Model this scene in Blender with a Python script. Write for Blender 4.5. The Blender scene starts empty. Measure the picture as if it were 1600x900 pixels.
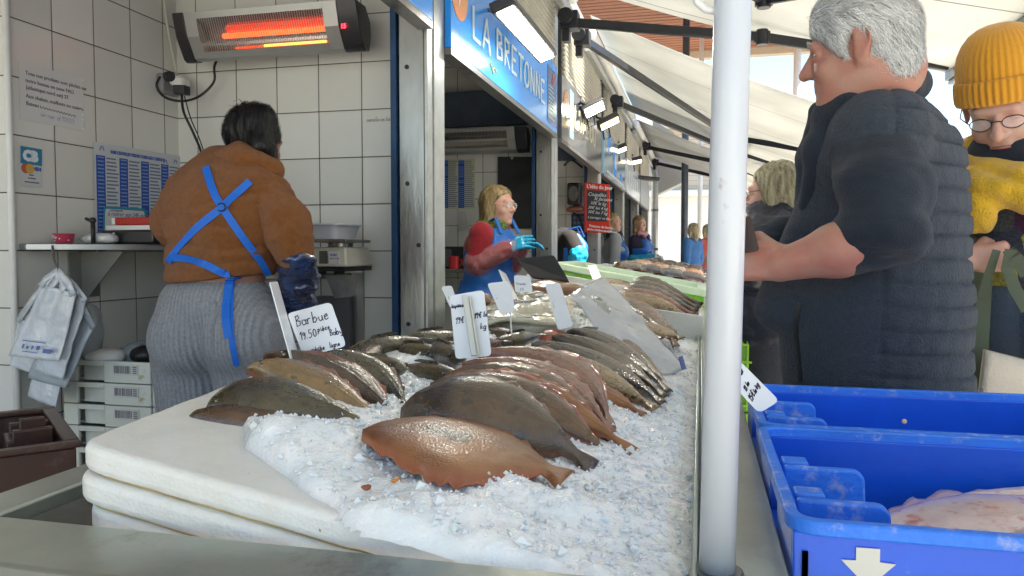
import bpy, bmesh, math, random
import numpy as np
from mathutils import Vector, Matrix, Euler, Quaternion
R = math.radians
random.seed(7); rng = np.random.default_rng(11)
S = bpy.context.scene
COL = S.collection

# ------------------------------------------------------------------ camera
CAMZ = 1.15
PSI = 13.8
PITCH = 2.62
cd = bpy.data.cameras.new('camera'); cam = bpy.data.objects.new('camera', cd); COL.objects.link(cam)
cam.location = (0, 0, CAMZ)
cam.rotation_euler = (R(90 - PITCH), 0, R(PSI))
cd.sensor_width = 36; cd.lens = 36 * 1200 / 1600; cd.clip_start = 0.02; cd.clip_end = 600
S.camera = cam
# ------------------------------------------------------------------ sky and sun
SUN_EL, SUN_AZ = 57, 104        # azimuth measured from +Y towards +X
w = bpy.data.worlds.new('World'); S.world = w; w.use_nodes = True
nt = w.node_tree; nt.nodes.clear()
sky = nt.nodes.new('ShaderNodeTexSky'); sky.sky_type = 'NISHITA'; sky.sun_disc = False
sky.sun_elevation = R(SUN_EL); sky.sun_rotation = R(SUN_AZ); sky.air_density = 1.0; sky.dust_density = .3; sky.ozone_density = 2.5
bg = nt.nodes.new('ShaderNodeBackground'); bg.inputs[1].default_value = 0.09
ow = nt.nodes.new('ShaderNodeOutputWorld')
nt.links.new(sky.outputs[0], bg.inputs[0]); nt.links.new(bg.outputs[0], ow.inputs[0])
sd = bpy.data.lights.new('sun', 'SUN'); sd.energy = 5.0; sd.angle = R(0.5); sd.color = (1, .95, .87)
so = bpy.data.objects.new('sun', sd); COL.objects.link(so)
dvec = Vector((math.sin(R(SUN_AZ)) * math.cos(R(SUN_EL)), math.cos(R(SUN_AZ)) * math.cos(R(SUN_EL)), math.sin(R(SUN_EL))))
so.rotation_euler = dvec.to_track_quat('Z', 'Y').to_euler(); so.location = (6, 6, 9)
S.view_settings.view_transform = 'Standard'; S.view_settings.look = 'None'
S.view_settings.exposure = 2.2; S.view_settings.gamma = 1.0; S.view_settings.use_curve_mapping = False
S.view_settings.use_white_balance = True; S.view_settings.white_balance_temperature = 7150; S.view_settings.white_balance_tint = 8
S.cycles.max_bounces = 8; S.cycles.transparent_max_bounces = 12; S.cycles.use_denoising = True
S.cycles.sample_clamp_indirect = 8

# ------------------------------------------------------------------ sight lines (for placing real things in the market)
CM = Matrix.Rotation(R(PSI), 3, 'Z') @ Matrix.Rotation(R(90 - PITCH), 3, 'X')
def ray(px, py):
    return CM @ Vector(((px - 800) / 1200, (450 - py) / 1200, -1))
def atX(px, py, X): d = ray(px, py); return d * (X / d.x) + Vector((0, 0, CAMZ))
def atY(px, py, Y): d = ray(px, py); return d * (Y / d.y) + Vector((0, 0, CAMZ))
def atZ(px, py, Z): d = ray(px, py); return d * ((Z - CAMZ) / d.z) + Vector((0, 0, CAMZ))
def topz(x): return 0.943 - 0.178 * (x + .65)          # tilted display surface
def atS(px, py, h=0):                                     # on the tilted display, raised by h
    d = ray(px, py); k = (0.943 + h - .178 * .65 - CAMZ) / (d.z + .178 * d.x)
    return d * k + Vector((0, 0, CAMZ))

# ------------------------------------------------------------------ materials
MATS = {}
def nodemat(name):
    m = bpy.data.materials.new(name); m.use_nodes = True
    n = m.node_tree.nodes; l = m.node_tree.links
    return m, n, l, n['Principled BSDF']
def mat(name, col, rough=.5, metal=0, var=0, vscale=8, bump=0, bscale=60, spec=.5, emit=None, estr=0, trans=0, sss=0, coat=0, alpha=1, dirt=None, dscale=3, damt=.5, sheen=0, stretch=(1, 1, 1), col2=None, ior=1.45, sheenrough=.5):
    if name in MATS: return MATS[name]
    m, n, l, p = nodemat(name)
    p.inputs['Base Color'].default_value = (*col, 1); p.inputs['Roughness'].default_value = rough
    p.inputs['Metallic'].default_value = metal; p.inputs['Specular IOR Level'].default_value = spec
    p.inputs['Transmission Weight'].default_value = trans; p.inputs['Coat Weight'].default_value = coat
    p.inputs['Coat Roughness'].default_value = .12; p.inputs['Alpha'].default_value = alpha; p.inputs['IOR'].default_value = ior
    p.inputs['Sheen Weight'].default_value = sheen; p.inputs['Sheen Roughness'].default_value = sheenrough
    if sss: p.inputs['Subsurface Weight'].default_value = sss; p.inputs['Subsurface Radius'].default_value = (1, .35, .2); p.inputs['Subsurface Scale'].default_value = .012
    if emit: p.inputs['Emission Color'].default_value = (*emit, 1); p.inputs['Emission Strength'].default_value = estr
    tc = n.new('ShaderNodeTexCoord'); mp = n.new('ShaderNodeMapping'); l.new(tc.outputs['Object'], mp.inputs[0]); mp.inputs['Scale'].default_value = stretch
    src = None
    if var or col2:
        t = n.new('ShaderNodeTexNoise'); t.inputs['Scale'].default_value = vscale; t.inputs['Detail'].default_value = 5; t.inputs['Roughness'].default_value = .62
        l.new(mp.outputs[0], t.inputs[0])
        r = n.new('ShaderNodeValToRGB'); r.color_ramp.elements[0].position = .3; r.color_ramp.elements[1].position = .7
        c2 = col2 or tuple(min(1, c * (1 + var)) for c in col); c1 = tuple(c * (1 - var) for c in col)
        r.color_ramp.elements[0].color = (*c1, 1); r.color_ramp.elements[1].color = (*c2, 1)
        l.new(t.outputs[0], r.inputs[0]); src = r.outputs[0]
    if dirt:
        t = n.new('ShaderNodeTexNoise'); t.inputs['Scale'].default_value = dscale; t.inputs['Detail'].default_value = 8; t.inputs['Roughness'].default_value = .7
        l.new(mp.outputs[0], t.inputs[0])
        r = n.new('ShaderNodeValToRGB'); r.color_ramp.elements[0].position = 1 - damt; r.color_ramp.elements[1].position = min(1, 1 - damt + .12)
        l.new(t.outputs[0], r.inputs[0])
        mx = n.new('ShaderNodeMixRGB'); mx.inputs[1].default_value = (*col, 1); mx.inputs[2].default_value = (*dirt, 1)
        if src: l.new(src, mx.inputs[1])
        l.new(r.outputs[0], mx.inputs[0]); src = mx.outputs[0]
    if src: l.new(src, p.inputs['Base Color'])
    if bump:
        t = n.new('ShaderNodeTexNoise'); t.inputs['Scale'].default_value = bscale; t.inputs['Detail'].default_value = 4
        l.new(mp.outputs[0], t.inputs[0]); b = n.new('ShaderNodeBump'); b.inputs['Strength'].default_value = bump; b.inputs['Distance'].default_value = .01
        l.new(t.outputs[0], b.inputs['Height']); l.new(b.outputs[0], p.inputs['Normal'])
    MATS[name] = m; return m

def math_node(n, l, op, a, b=None, c=None):
    q = n.new('ShaderNodeMath'); q.operation = op
    for i, v in enumerate((a, b, c)):
        if v is None: continue
        if isinstance(v, (int, float)): q.inputs[i].default_value = v
        else: l.new(v, q.inputs[i])
    return q.outputs[0]

def tile_mat(name, uaxis, u0, pitch=.2, z0=1.158):
    """glazed white tiles with dark grout; u along X or Y (world coordinates)"""
    m, n, l, p = nodemat(name)
    g = n.new('ShaderNodeNewGeometry'); s = n.new('ShaderNodeSeparateXYZ'); l.new(g.outputs['Position'], s.inputs[0])
    uu = math_node(n, l, 'SUBTRACT', s.outputs[uaxis], u0); zz = math_node(n, l, 'SUBTRACT', s.outputs[2], z0)
    def edge(v):
        f = math_node(n, l, 'DIVIDE', v, pitch); fr = math_node(n, l, 'FRACT', f)
        a = math_node(n, l, 'SUBTRACT', fr, .5); a = math_node(n, l, 'ABSOLUTE', a); a = math_node(n, l, 'SUBTRACT', .5, a)
        return math_node(n, l, 'MULTIPLY', a, pitch), math_node(n, l, 'FLOOR', f)
    eu, iu = edge(uu); ez, iz = edge(zz)
    e = math_node(n, l, 'MINIMUM', eu, ez)
    ns = n.new('ShaderNodeTexNoise'); ns.inputs['Scale'].default_value = 45; l.new(g.outputs['Position'], ns.inputs[0])
    wob = math_node(n, l, 'MULTIPLY', ns.outputs[0], .0016)
    grout = math_node(n, l, 'LESS_THAN', e, wob); grout2 = math_node(n, l, 'LESS_THAN', e, .0022)
    gm = math_node(n, l, 'MAXIMUM', math_node(n, l, 'MULTIPLY', grout2, .93), grout)
    wn = n.new('ShaderNodeTexWhiteNoise'); wn.noise_dimensions = '2D'; cb = n.new('ShaderNodeCombineXYZ'); l.new(iu, cb.inputs[0]); l.new(iz, cb.inputs[1]); l.new(cb.outputs[0], wn.inputs[0])
    n2 = n.new('ShaderNodeTexNoise'); n2.inputs['Scale'].default_value = 2.2; n2.inputs['Detail'].default_value = 6; l.new(g.outputs['Position'], n2.inputs[0])
    mixv = math_node(n, l, 'ADD', math_node(n, l, 'MULTIPLY', wn.outputs[0], .45), math_node(n, l, 'MULTIPLY', n2.outputs[0], .7))
    r = n.new('ShaderNodeValToRGB'); r.color_ramp.elements[0].color = (.63, .62, .58, 1); r.color_ramp.elements[1].color = (.80, .795, .76, 1)
    r.color_ramp.elements[0].position = .15; r.color_ramp.elements[1].position = .85; l.new(mixv, r.inputs[0])
    mx = n.new('ShaderNodeMixRGB'); l.new(gm, mx.inputs[0]); l.new(r.outputs[0], mx.inputs[1]); mx.inputs[2].default_value = (.075, .065, .055, 1)
    # splashes and grime
    n3 = n.new('ShaderNodeTexNoise'); n3.inputs['Scale'].default_value = 9; n3.inputs['Detail'].default_value = 10; n3.inputs['Roughness'].default_value = .75; l.new(g.outputs['Position'], n3.inputs[0])
    r3 = n.new('ShaderNodeValToRGB'); r3.color_ramp.elements[0].position = .66; r3.color_ramp.elements[1].position = .76; l.new(n3.outputs[0], r3.inputs[0])
    mx2 = n.new('ShaderNodeMixRGB'); l.new(math_node(n, l, 'MULTIPLY', r3.outputs[0], .35), mx2.inputs[0]); l.new(mx.outputs[0], mx2.inputs[1]); mx2.inputs[2].default_value = (.3, .26, .2, 1)
    l.new(mx2.outputs[0], p.inputs['Base Color'])
    l.new(math_node(n, l, 'ADD', .22, math_node(n, l, 'MULTIPLY', gm, .6)), p.inputs['Roughness'])
    h = n.new('ShaderNodeMapRange'); h.inputs[1].default_value = 0; h.inputs[2].default_value = .006; l.new(e, h.inputs[0])
    hh = math_node(n, l, 'ADD', h.outputs[0], math_node(n, l, 'MULTIPLY', n2.outputs[0], .8))
    b = n.new('ShaderNodeBump'); b.inputs['Strength'].default_value = .35; b.inputs['Distance'].default_value = .003; l.new(hh, b.inputs['Height']); l.new(b.outputs[0], p.inputs['Normal'])
    return m

# ------------------------------------------------------------------ objects
WORLDLOC = {}
def wl(o):
    v = Vector((0, 0, 0))
    while o is not None: v = v + Vector(o.location); o = o.parent
    return v
def thing(name, label, cat, loc=(0, 0, 0), group=None, kind=None):
    o = bpy.data.objects.new(name, None); COL.objects.link(o); o.location = loc; o.empty_display_size = .05
    tag(o, label, cat, group, kind); return o
def tag(o, label=None, cat=None, group=None, kind=None):
    if label: o['label'] = label
    if cat: o['category'] = cat
    if group: o['group'] = group
    if kind: o['kind'] = kind
    return o
def link_mesh(name, verts, faces, m, parent=None, smooth=False, fm=None, loc=None):
    me = bpy.data.meshes.new(name)
    verts = np.asarray(verts, dtype=float).reshape(-1, 3)
    base = wl(parent) if parent else Vector((0, 0, 0))
    off = Vector(loc) if loc is not None else None
    o = bpy.data.objects.new(name, me)
    if parent: o.parent = parent
    if off is not None: o.location = off - base; base = off
    verts = verts - np.array(base)
    me.from_pydata(verts.tolist(), [], faces)
    ms = m if isinstance(m, (list, tuple)) else [m]
    for x in ms: me.materials.append(x)
    if fm is not None: me.polygons.foreach_set('material_index', fm)
    if smooth: me.polygons.foreach_set('use_smooth', [True] * len(me.polygons))
    me.update(); COL.objects.link(o); return o

class MB:
    def __init__(s): s.v = []; s.f = []; s.fm = []; s.mi = 0
    def add(s, vs, fs):
        b = len(s.v); s.v += [tuple(x) for x in vs]; s.f += [tuple(i + b for i in f) for f in fs]; s.fm += [s.mi] * len(fs); return s
    def hexa(s, p):   # 8 points: bottom 4 ccw, top 4 ccw
        return s.add(p, [(3, 2, 1, 0), (4, 5, 6, 7), (0, 1, 5, 4), (1, 2, 6, 5), (2, 3, 7, 6), (3, 0, 4, 7)])
    def box(s, x0, x1, y0, y1, z0, z1):
        return s.hexa([(x0, y0, z0), (x1, y0, z0), (x1, y1, z0), (x0, y1, z0), (x0, y0, z1), (x1, y0, z1), (x1, y1, z1), (x0, y1, z1)])
    def obox(s, c, ax, ay, az, hx, hy, hz):
        c = Vector(c); ax = Vector(ax).normalized() * hx; ay = Vector(ay).normalized() * hy; az = Vector(az).normalized() * hz
        return s.hexa([c - ax - ay - az, c + ax - ay - az, c + ax + ay - az, c - ax + ay - az, c - ax - ay + az, c + ax - ay + az, c + ax + ay + az, c - ax + ay + az])
    def rbox(s, x0, x1, y0, y1, z0, z1, r=.01, n=4):
        """box with rounded vertical corners"""
        pts = []
        for cx, cy, a0 in ((x1 - r, y1 - r, 0), (x0 + r, y1 - r, 90), (x0 + r, y0 + r, 180), (x1 - r, y0 + r, 270)):
            for i in range(n + 1): a = R(a0 + 90 * i / n); pts.append((cx + r * math.cos(a), cy + r * math.sin(a)))
        k = len(pts)
        return s.add([(x, y, z0) for x, y in pts] + [(x, y, z1) for x, y in pts], [tuple(range(k))[::-1], tuple(range(k, 2 * k))] + [(i, (i + 1) % k, k + (i + 1) % k, k + i) for i in range(k)])
    def tube(s, pts, r, n=10, cap=True):
        pts = [Vector(p) for p in pts]; N = len(pts)
        rs = r if isinstance(r, (list, tuple)) else [r] * N
        t0 = (pts[1] - pts[0]).normalized(); up = Vector((0, 0, 1)) if abs(t0.z) < .9 else Vector((1, 0, 0))
        u = t0.cross(up).normalized(); vs = []
        for i, p in enumerate(pts):
            t = (pts[min(i + 1, N - 1)] - pts[max(i - 1, 0)]).normalized()
            u = (u - t * u.dot(t)).normalized(); v = t.cross(u)
            for k in range(n): a = 2 * math.pi * k / n; vs.append(p + (u * math.cos(a) + v * math.sin(a)) * rs[i])
        fs = [(i * n + k, i * n + (k + 1) % n, (i + 1) * n + (k + 1) % n, (i + 1) * n + k) for i in range(N - 1) for k in range(n)]
        if cap: fs += [tuple(range(n))[::-1], tuple(range((N - 1) * n, N * n))]
        return s.add(vs, fs)
    def ribbon(s, pts, wd, nrm, th=.002):
        """strap: pts path, half-width vectors across, thickness along nrm"""
        pts = [Vector(p) for p in pts]; N = len(pts); vs = []
        for i, p in enumerate(pts):
            t = (pts[min(i + 1, N - 1)] - pts[max(i - 1, 0)]).normalized()
            nn = Vector(nrm[i] if isinstance(nrm, list) else nrm); nn = (nn - t * nn.dot(t)).normalized(); b = t.cross(nn) * (wd[i] if isinstance(wd, list) else wd)
            vs += [p - b - nn * th, p + b - nn * th, p + b + nn * th, p - b + nn * th]
        fs = [(i * 4 + k, i * 4 + (k + 1) % 4, i * 4 + 4 + (k + 1) % 4, i * 4 + 4 + k) for i in range(N - 1) for k in range(4)]
        fs += [(3, 2, 1, 0), tuple(range(4 * N - 4, 4 * N))]
        return s.add(vs, fs)
    def disc(s, c, nrm, r, th=.004, n=28, ry=None):
        c = Vector(c); nrm = Vector(nrm).normalized(); up = Vector((0, 0, 1)) if abs(nrm.z) < .9 else Vector((1, 0, 0))
        u = nrm.cross(up).normalized(); v = u.cross(nrm); ry = ry or r
        a = [c + u * r * math.cos(2 * math.pi * k / n) + v * ry * math.sin(2 * math.pi * k / n) for k in range(n)]
        return s.add([p - nrm * th / 2 for p in a] + [p + nrm * th / 2 for p in a], [tuple(range(n)), tuple(range(n, 2 * n))[::-1]] + [(k, (k + 1) % n, n + (k + 1) % n, n + k) for k in range(n)])
    def ell(s, c, rx, ry, rz, n=16, m=10, rot=None):
        vs = []; c = Vector(c)
        for i in range(m + 1):
            th = math.pi * i / m
            for k in range(n):
                a = 2 * math.pi * k / n; v = Vector((rx * math.sin(th) * math.cos(a), ry * math.sin(th) * math.sin(a), rz * math.cos(th)))
                if rot: v = rot @ v
                vs.append(c + v)
        return s.add(vs, [(i * n + k, (i + 1) * n + k, (i + 1) * n + (k + 1) % n, i * n + (k + 1) % n) for i in range(m) for k in range(n)])
    def plate(s, poly, nrm, th):
        """flat polygon (3D points) with thickness"""
        nrm = Vector(nrm).normalized() * th / 2; k = len(poly); P = [Vector(p) for p in poly]
        return s.add([p - nrm for p in P] + [p + nrm for p in P], [tuple(range(k))[::-1], tuple(range(k, 2 * k))] + [(i, (i + 1) % k, k + (i + 1) % k, k + i) for i in range(k)])
    def grid(s, fn, nu, nv, close=False):
        vs = [fn(i / (nu - 1), j / (nv - 1)) for i in range(nu) for j in range(nv)]
        return s.add(vs, [(i * nv + j, i * nv + j + 1, (i + 1) * nv + j + 1, (i + 1) * nv + j) for i in range(nu - 1) for j in range(nv - 1)])
    def build(s, name, m, parent=None, smooth=False, bevel=0, seg=2, solid=0, sub=0, loc=None, fix=True):
        o = link_mesh(name, s.v, s.f, m, parent, smooth, s.fm if isinstance(m, (list, tuple)) and len(m) > 1 else None, loc)
        if fix:
            bm = bmesh.new(); bm.from_mesh(o.data); bmesh.ops.recalc_face_normals(bm, faces=bm.faces); bm.to_mesh(o.data); bm.free()
        if solid: q = o.modifiers.new('s', 'SOLIDIFY'); q.thickness = solid; q.offset = 0
        if bevel: q = o.modifiers.new('b', 'BEVEL'); q.width = bevel; q.segments = seg; q.limit_method = 'ANGLE'; q.angle_limit = R(35)
        if sub: q = o.modifiers.new('u', 'SUBSURF'); q.levels = sub; q.render_levels = sub
        if bevel and not smooth:
            for p_ in o.data.polygons: p_.use_smooth = True
            try:
                bm = bmesh.new(); bm.from_mesh(o.data)
                for e in bm.edges: e.smooth = not (len(e.link_faces) == 2 and e.calc_face_angle(0) > R(30))
                bm.to_mesh(o.data); bm.free()
            except Exception: pass
        return o

def copy_tree(o, parent=None):
    c = o.copy(); COL.objects.link(c); c.parent = parent
    for ch in [k for k in o.children]: copy_tree(ch, c)
    return c

_fc = {}
def text(parent, s, origin, ux, uy, size, m, name='lettering', shear=0, bold=0, depth=.0006, sx=1, align='LEFT', spacing=1.0):
    """writing as thin raised letters: ux reading direction, uy up direction"""
    cu = bpy.data.curves.new('t', 'FONT'); cu.body = s; cu.size = size; cu.shear = shear; cu.offset = bold; cu.extrude = depth; cu.align_x = align
    cu.resolution_u = 2; cu.space_character = spacing
    to = bpy.data.objects.new('t', cu); COL.objects.link(to)
    dg = bpy.context.evaluated_depsgraph_get(); me = bpy.data.meshes.new_from_object(to.evaluated_get(dg))
    vs = np.array([v.co[:] for v in me.vertices]); fs = [tuple(p.vertices) for p in me.polygons]
    bpy.data.objects.remove(to); bpy.data.curves.remove(cu); bpy.data.meshes.remove(me)
    if len(vs) == 0: return None
    ux = Vector(ux).normalized(); uy = Vector(uy).normalized(); un = ux.cross(uy)
    B = np.array([ux * sx, uy, un]); P = vs @ B + np.array(Vector(origin))
    return link_mesh(name, P, fs, m, parent)

def texts(parent, items, m, name='lettering'):
    """several lines of writing joined as one part: items = (string, origin, ux, uy, size, shear, bold, sx)"""
    V = []; F = []
    for it in items:
        o = text(None, it[0], it[1], it[2], it[3], it[4], m, shear=it[5] if len(it) > 5 else 0, bold=it[6] if len(it) > 6 else 0, sx=it[7] if len(it) > 7 else 1)
        if o is None: continue
        b = len(V); V += [v.co[:] for v in o.data.vertices]; F += [tuple(i + b for i in p.vertices) for p in o.data.polygons]
        bpy.data.objects.remove(o)
    return link_mesh(name, V, F, m, parent)

# ------------------------------------------------------------------ smooth-blended bodies (distance fields meshed with surface nets)
def cap(a, b, ra, rb=None): return ('c', Vector(a), Vector(b), ra, ra if rb is None else rb)
def ellp(c, r, rot=None): return ('e', Vector(c), Vector(r) if not isinstance(r, (int, float)) else Vector((r, r, r)), rot)
def rot(ax, ay, az): return Euler((R(ax), R(ay), R(az))).to_matrix()
def sdf_mesh(prims, h, k=.02, disp=None, cut=None, iso=0.0, xf=None):
    """prims: list of primitives; a primitive may be ('sub', prim, k) to carve. returns verts, faces"""
    lo = np.array([1e9] * 3); hi = -lo
    def bb(p):
        if p[0] == 'c':
            a = np.array([p[1], p[2]]); r = np.array([[p[3]] * 3, [p[4]] * 3]); return (a - r).min(0), (a + r).max(0)
        if p[0] == 'e': r = max(p[2]) if p[3] is not None else np.array(p[2]); return np.array(p[1]) - r, np.array(p[1]) + r
        return bb(p[1])
    for p in prims:
        if p[0] == 'sub': continue
        a, b = bb(p); lo = np.minimum(lo, a); hi = np.maximum(hi, b)
    lo = lo - 3 * h - .01; hi = hi + 3 * h + .01
    N = np.ceil((hi - lo) / h).astype(int) + 1
    ax = [lo[i] + h * np.arange(N[i]) for i in range(3)]
    D = np.full(N, 1.0, dtype=np.float32)
    for p in prims:
        sub = p[0] == 'sub'; kk = k
        if sub: kk = p[2] if len(p) > 2 else .008; p = p[1]
        elif len(p) > 5 or (p[0] == 'e' and len(p) > 4): kk = p[-1]
        a, b = bb(p); mg = kk * 1.2 + 3 * h
        i0 = np.maximum(0, np.floor((a - mg - lo) / h).astype(int)); i1 = np.minimum(N, np.ceil((b + mg - lo) / h).astype(int) + 1)
        if (i1 <= i0).any(): continue
        X, Y, Z = np.meshgrid(ax[0][i0[0]:i1[0]], ax[1][i0[1]:i1[1]], ax[2][i0[2]:i1[2]], indexing='ij')
        if p[0] == 'c':
            A = p[1]; Bv = p[2] - p[1]; L2 = max(Bv.dot(Bv), 1e-9)
            t = np.clip(((X - A.x) * Bv.x + (Y - A.y) * Bv.y + (Z - A.z) * Bv.z) / L2, 0, 1)
            d = np.sqrt((X - A.x - t * Bv.x) ** 2 + (Y - A.y - t * Bv.y) ** 2 + (Z - A.z - t * Bv.z) ** 2) - (p[3] + t * (p[4] - p[3]))
        else:
            x = X - p[1].x; y = Y - p[1].y; z = Z - p[1].z; r = p[2]
            if p[3] is not None:
                M = np.array(p[3].transposed()); x, y, z = M[0, 0] * x + M[0, 1] * y + M[0, 2] * z, M[1, 0] * x + M[1, 1] * y + M[1, 2] * z, M[2, 0] * x + M[2, 1] * y + M[2, 2] * z
            k0 = np.sqrt((x / r.x) ** 2 + (y / r.y) ** 2 + (z / r.z) ** 2); k1 = np.sqrt((x / r.x ** 2) ** 2 + (y / r.y ** 2) ** 2 + (z / r.z ** 2) ** 2) + 1e-9
            d = k0 * (k0 - 1) / k1
        sl = tuple(slice(i0[i], i1[i]) for i in range(3)); c = D[sl]
        if sub: d = -d; q = np.clip(.5 - .5 * (d - c) / kk, 0, 1); D[sl] = c * (1 - (1 - q)) * 0 + (c * q + d * (1 - q) + kk * q * (1 - q))
        else: q = np.clip(.5 + .5 * (c - d) / kk, 0, 1); D[sl] = c * (1 - q) + d * q - kk * q * (1 - q)
    if cut is not None or disp is not None:
        X, Y, Z = np.meshgrid(*ax, indexing='ij')
        if disp is not None: near = np.abs(D) < 6 * h + .03; D[near] += disp(X[near], Y[near], Z[near]).astype(np.float32)
        if cut is not None: D = np.maximum(D, cut(X, Y, Z)).astype(np.float32)
    D = D - iso
    return nets(D, lo, h)
def nets(D, lo, h):
    ins = D < 0; N = D.shape
    cs = np.zeros(np.array(N) - 1); pos = np.zeros((*cs.shape, 3), dtype=np.float32)
    sl = lambda o: tuple(slice(o[i], N[i] - 1 + o[i]) for i in range(3))
    corners = [(i, j, k) for i in (0, 1) for j in (0, 1) for k in (0, 1)]
    for a in corners:
        for ax_ in range(3):
            if a[ax_] == 0:
                b = list(a); b[ax_] = 1; da = D[sl(a)]; db = D[sl(b)]; x = (da < 0) != (db < 0)
                t = np.where(x, da / np.where(x, da - db, 1), 0)
                for q in range(3): pos[..., q] += np.where(x, a[q] + (t if q == ax_ else 0), 0)
                cs += x
    act = cs > 0; idx = -np.ones(cs.shape, dtype=int); idx[act] = np.arange(act.sum())
    I = np.argwhere(act); V = (pos[act] / cs[act][:, None] + I) * h + lo
    F = []
    for ax_ in range(3):
        o1, o2 = [q for q in range(3) if q != ax_]
        s0 = [slice(1, N[q] - 1) for q in range(3)]; s0[ax_] = slice(0, N[ax_] - 1); s1 = list(s0); s1[ax_] = slice(1, N[ax_])
        a = ins[tuple(s0)]; b = ins[tuple(s1)]; E = np.argwhere(a != b); fl = a[a != b]
        E[:, o1] += 1; E[:, o2] += 1
        def g(d1, d2):
            e = E.copy(); e[:, o1] -= d1; e[:, o2] -= d2; return idx[e[:, 0], e[:, 1], e[:, 2]]
        q = np.stack([g(1, 1), g(0, 1), g(0, 0), g(1, 0)], 1)
        flip = ~fl if ax_ != 1 else fl
        q[flip] = q[flip][:, ::-1]; F.append(q)
    F = np.concatenate(F); F = F[(F >= 0).all(1)]
    return V, F
def blob(name, prims, h, m, parent=None, k=.02, disp=None, cut=None, iso=0, fmf=None, relax=1, vdisp=None):
    V, F = sdf_mesh(prims, h, k, disp, cut, iso)
    for _ in range(relax):     # light smoothing
        acc = np.zeros_like(V); cnt = np.zeros(len(V))
        for i in range(4):
            np.add.at(acc, F[:, i], V[F[:, (i + 1) % 4]]); np.add.at(cnt, F[:, i], 1); np.add.at(acc, F[:, i], V[F[:, (i + 3) % 4]]); np.add.at(cnt, F[:, i], 1)
        V = .5 * V + .5 * acc / np.maximum(cnt, 1)[:, None]
    if vdisp is not None:
        e1 = V[F[:, 2]] - V[F[:, 0]]; e2 = V[F[:, 3]] - V[F[:, 1]]; fn = np.cross(e1, e2); nn = np.zeros_like(V)
        for i in range(4): np.add.at(nn, F[:, i], fn)
        nn /= np.linalg.norm(nn, axis=1)[:, None] + 1e-9
        V = V + nn * vdisp(V, nn)[:, None]
    fm = None
    if fmf is not None: fm = fmf(V[F].mean(1)).astype(int).tolist()
    return link_mesh(name, V, F.tolist(), m, parent, True, fm)

# value noise for shapes
_NG = rng.random((33, 33, 33))
def vnoise(P, sc):
    P = np.asarray(P) * sc; i = np.floor(P).astype(int); f = P - i; f = f * f * (3 - 2 * f); i = i % 32; r = 0
    for a in (0, 1):
        for b in (0, 1):
            for c in (0, 1):
                r = r + _NG[(i[..., 0] + a) % 32, (i[..., 1] + b) % 32, (i[..., 2] + c) % 32] * np.where(a, f[..., 0], 1 - f[..., 0]) * np.where(b, f[..., 1], 1 - f[..., 1]) * np.where(c, f[..., 2], 1 - f[..., 2])
    return r - .5
def fbm(P, sc, o=3): return sum(vnoise(P, sc * 2 ** i) / 2 ** i for i in range(o))
# ------------------------------------------------------------------ shared materials
M_steel = mat('steel', (.36, .36, .35), .32, .85, var=.18, vscale=5, bump=.15, bscale=30, dirt=(.2, .17, .13), dscale=4, damt=.42, stretch=(1, 1, .3))
M_galv = mat('galv', (.48, .49, .48), .38, .6, var=.12, vscale=14, bump=.1, bscale=50, dirt=(.33, .3, .25), dscale=6, damt=.38)
M_dsteel = mat('dark_steel', (.17, .17, .17), .35, .6, var=.25, vscale=9, dirt=(.07, .06, .05), dscale=7, damt=.45)
M_blueedge = mat('blue_edge', (.012, .05, .13), .4, .2, var=.3, vscale=9)
M_black = mat('black_plastic', (.018, .018, .02), .38, var=.3, vscale=30)
M_arm = mat('arm_paint', (.022, .024, .03), .35, .2, var=.2, vscale=12)
M_ceil = mat('stall_ceiling', (.34, .27, .19), .6, var=.15, vscale=3)
M_white = mat('white_paint', (.78, .78, .76), .4, var=.06, vscale=10, dirt=(.45, .42, .36), dscale=9, damt=.36)
M_glint = mat('clear_plastic', (.9, .93, .95), .12, trans=.55, spec=.6, alpha=.55)

# ------------------------------------------------------------------ ground
MB().add([(-40, -30, 0), (60, -30, 0), (60, 120, 0), (-40, 120, 0)], [(0, 1, 2, 3)]).build('ground', mat('paving', (.33, .32, .3), .75, var=.2, vscale=3, bump=.3, bscale=25, dirt=(.2, .19, .17), dscale=1.3, damt=.45)).__setitem__('kind', 'structure')
bpy.data.objects['ground']['label'] = 'grey market paving'

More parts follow.
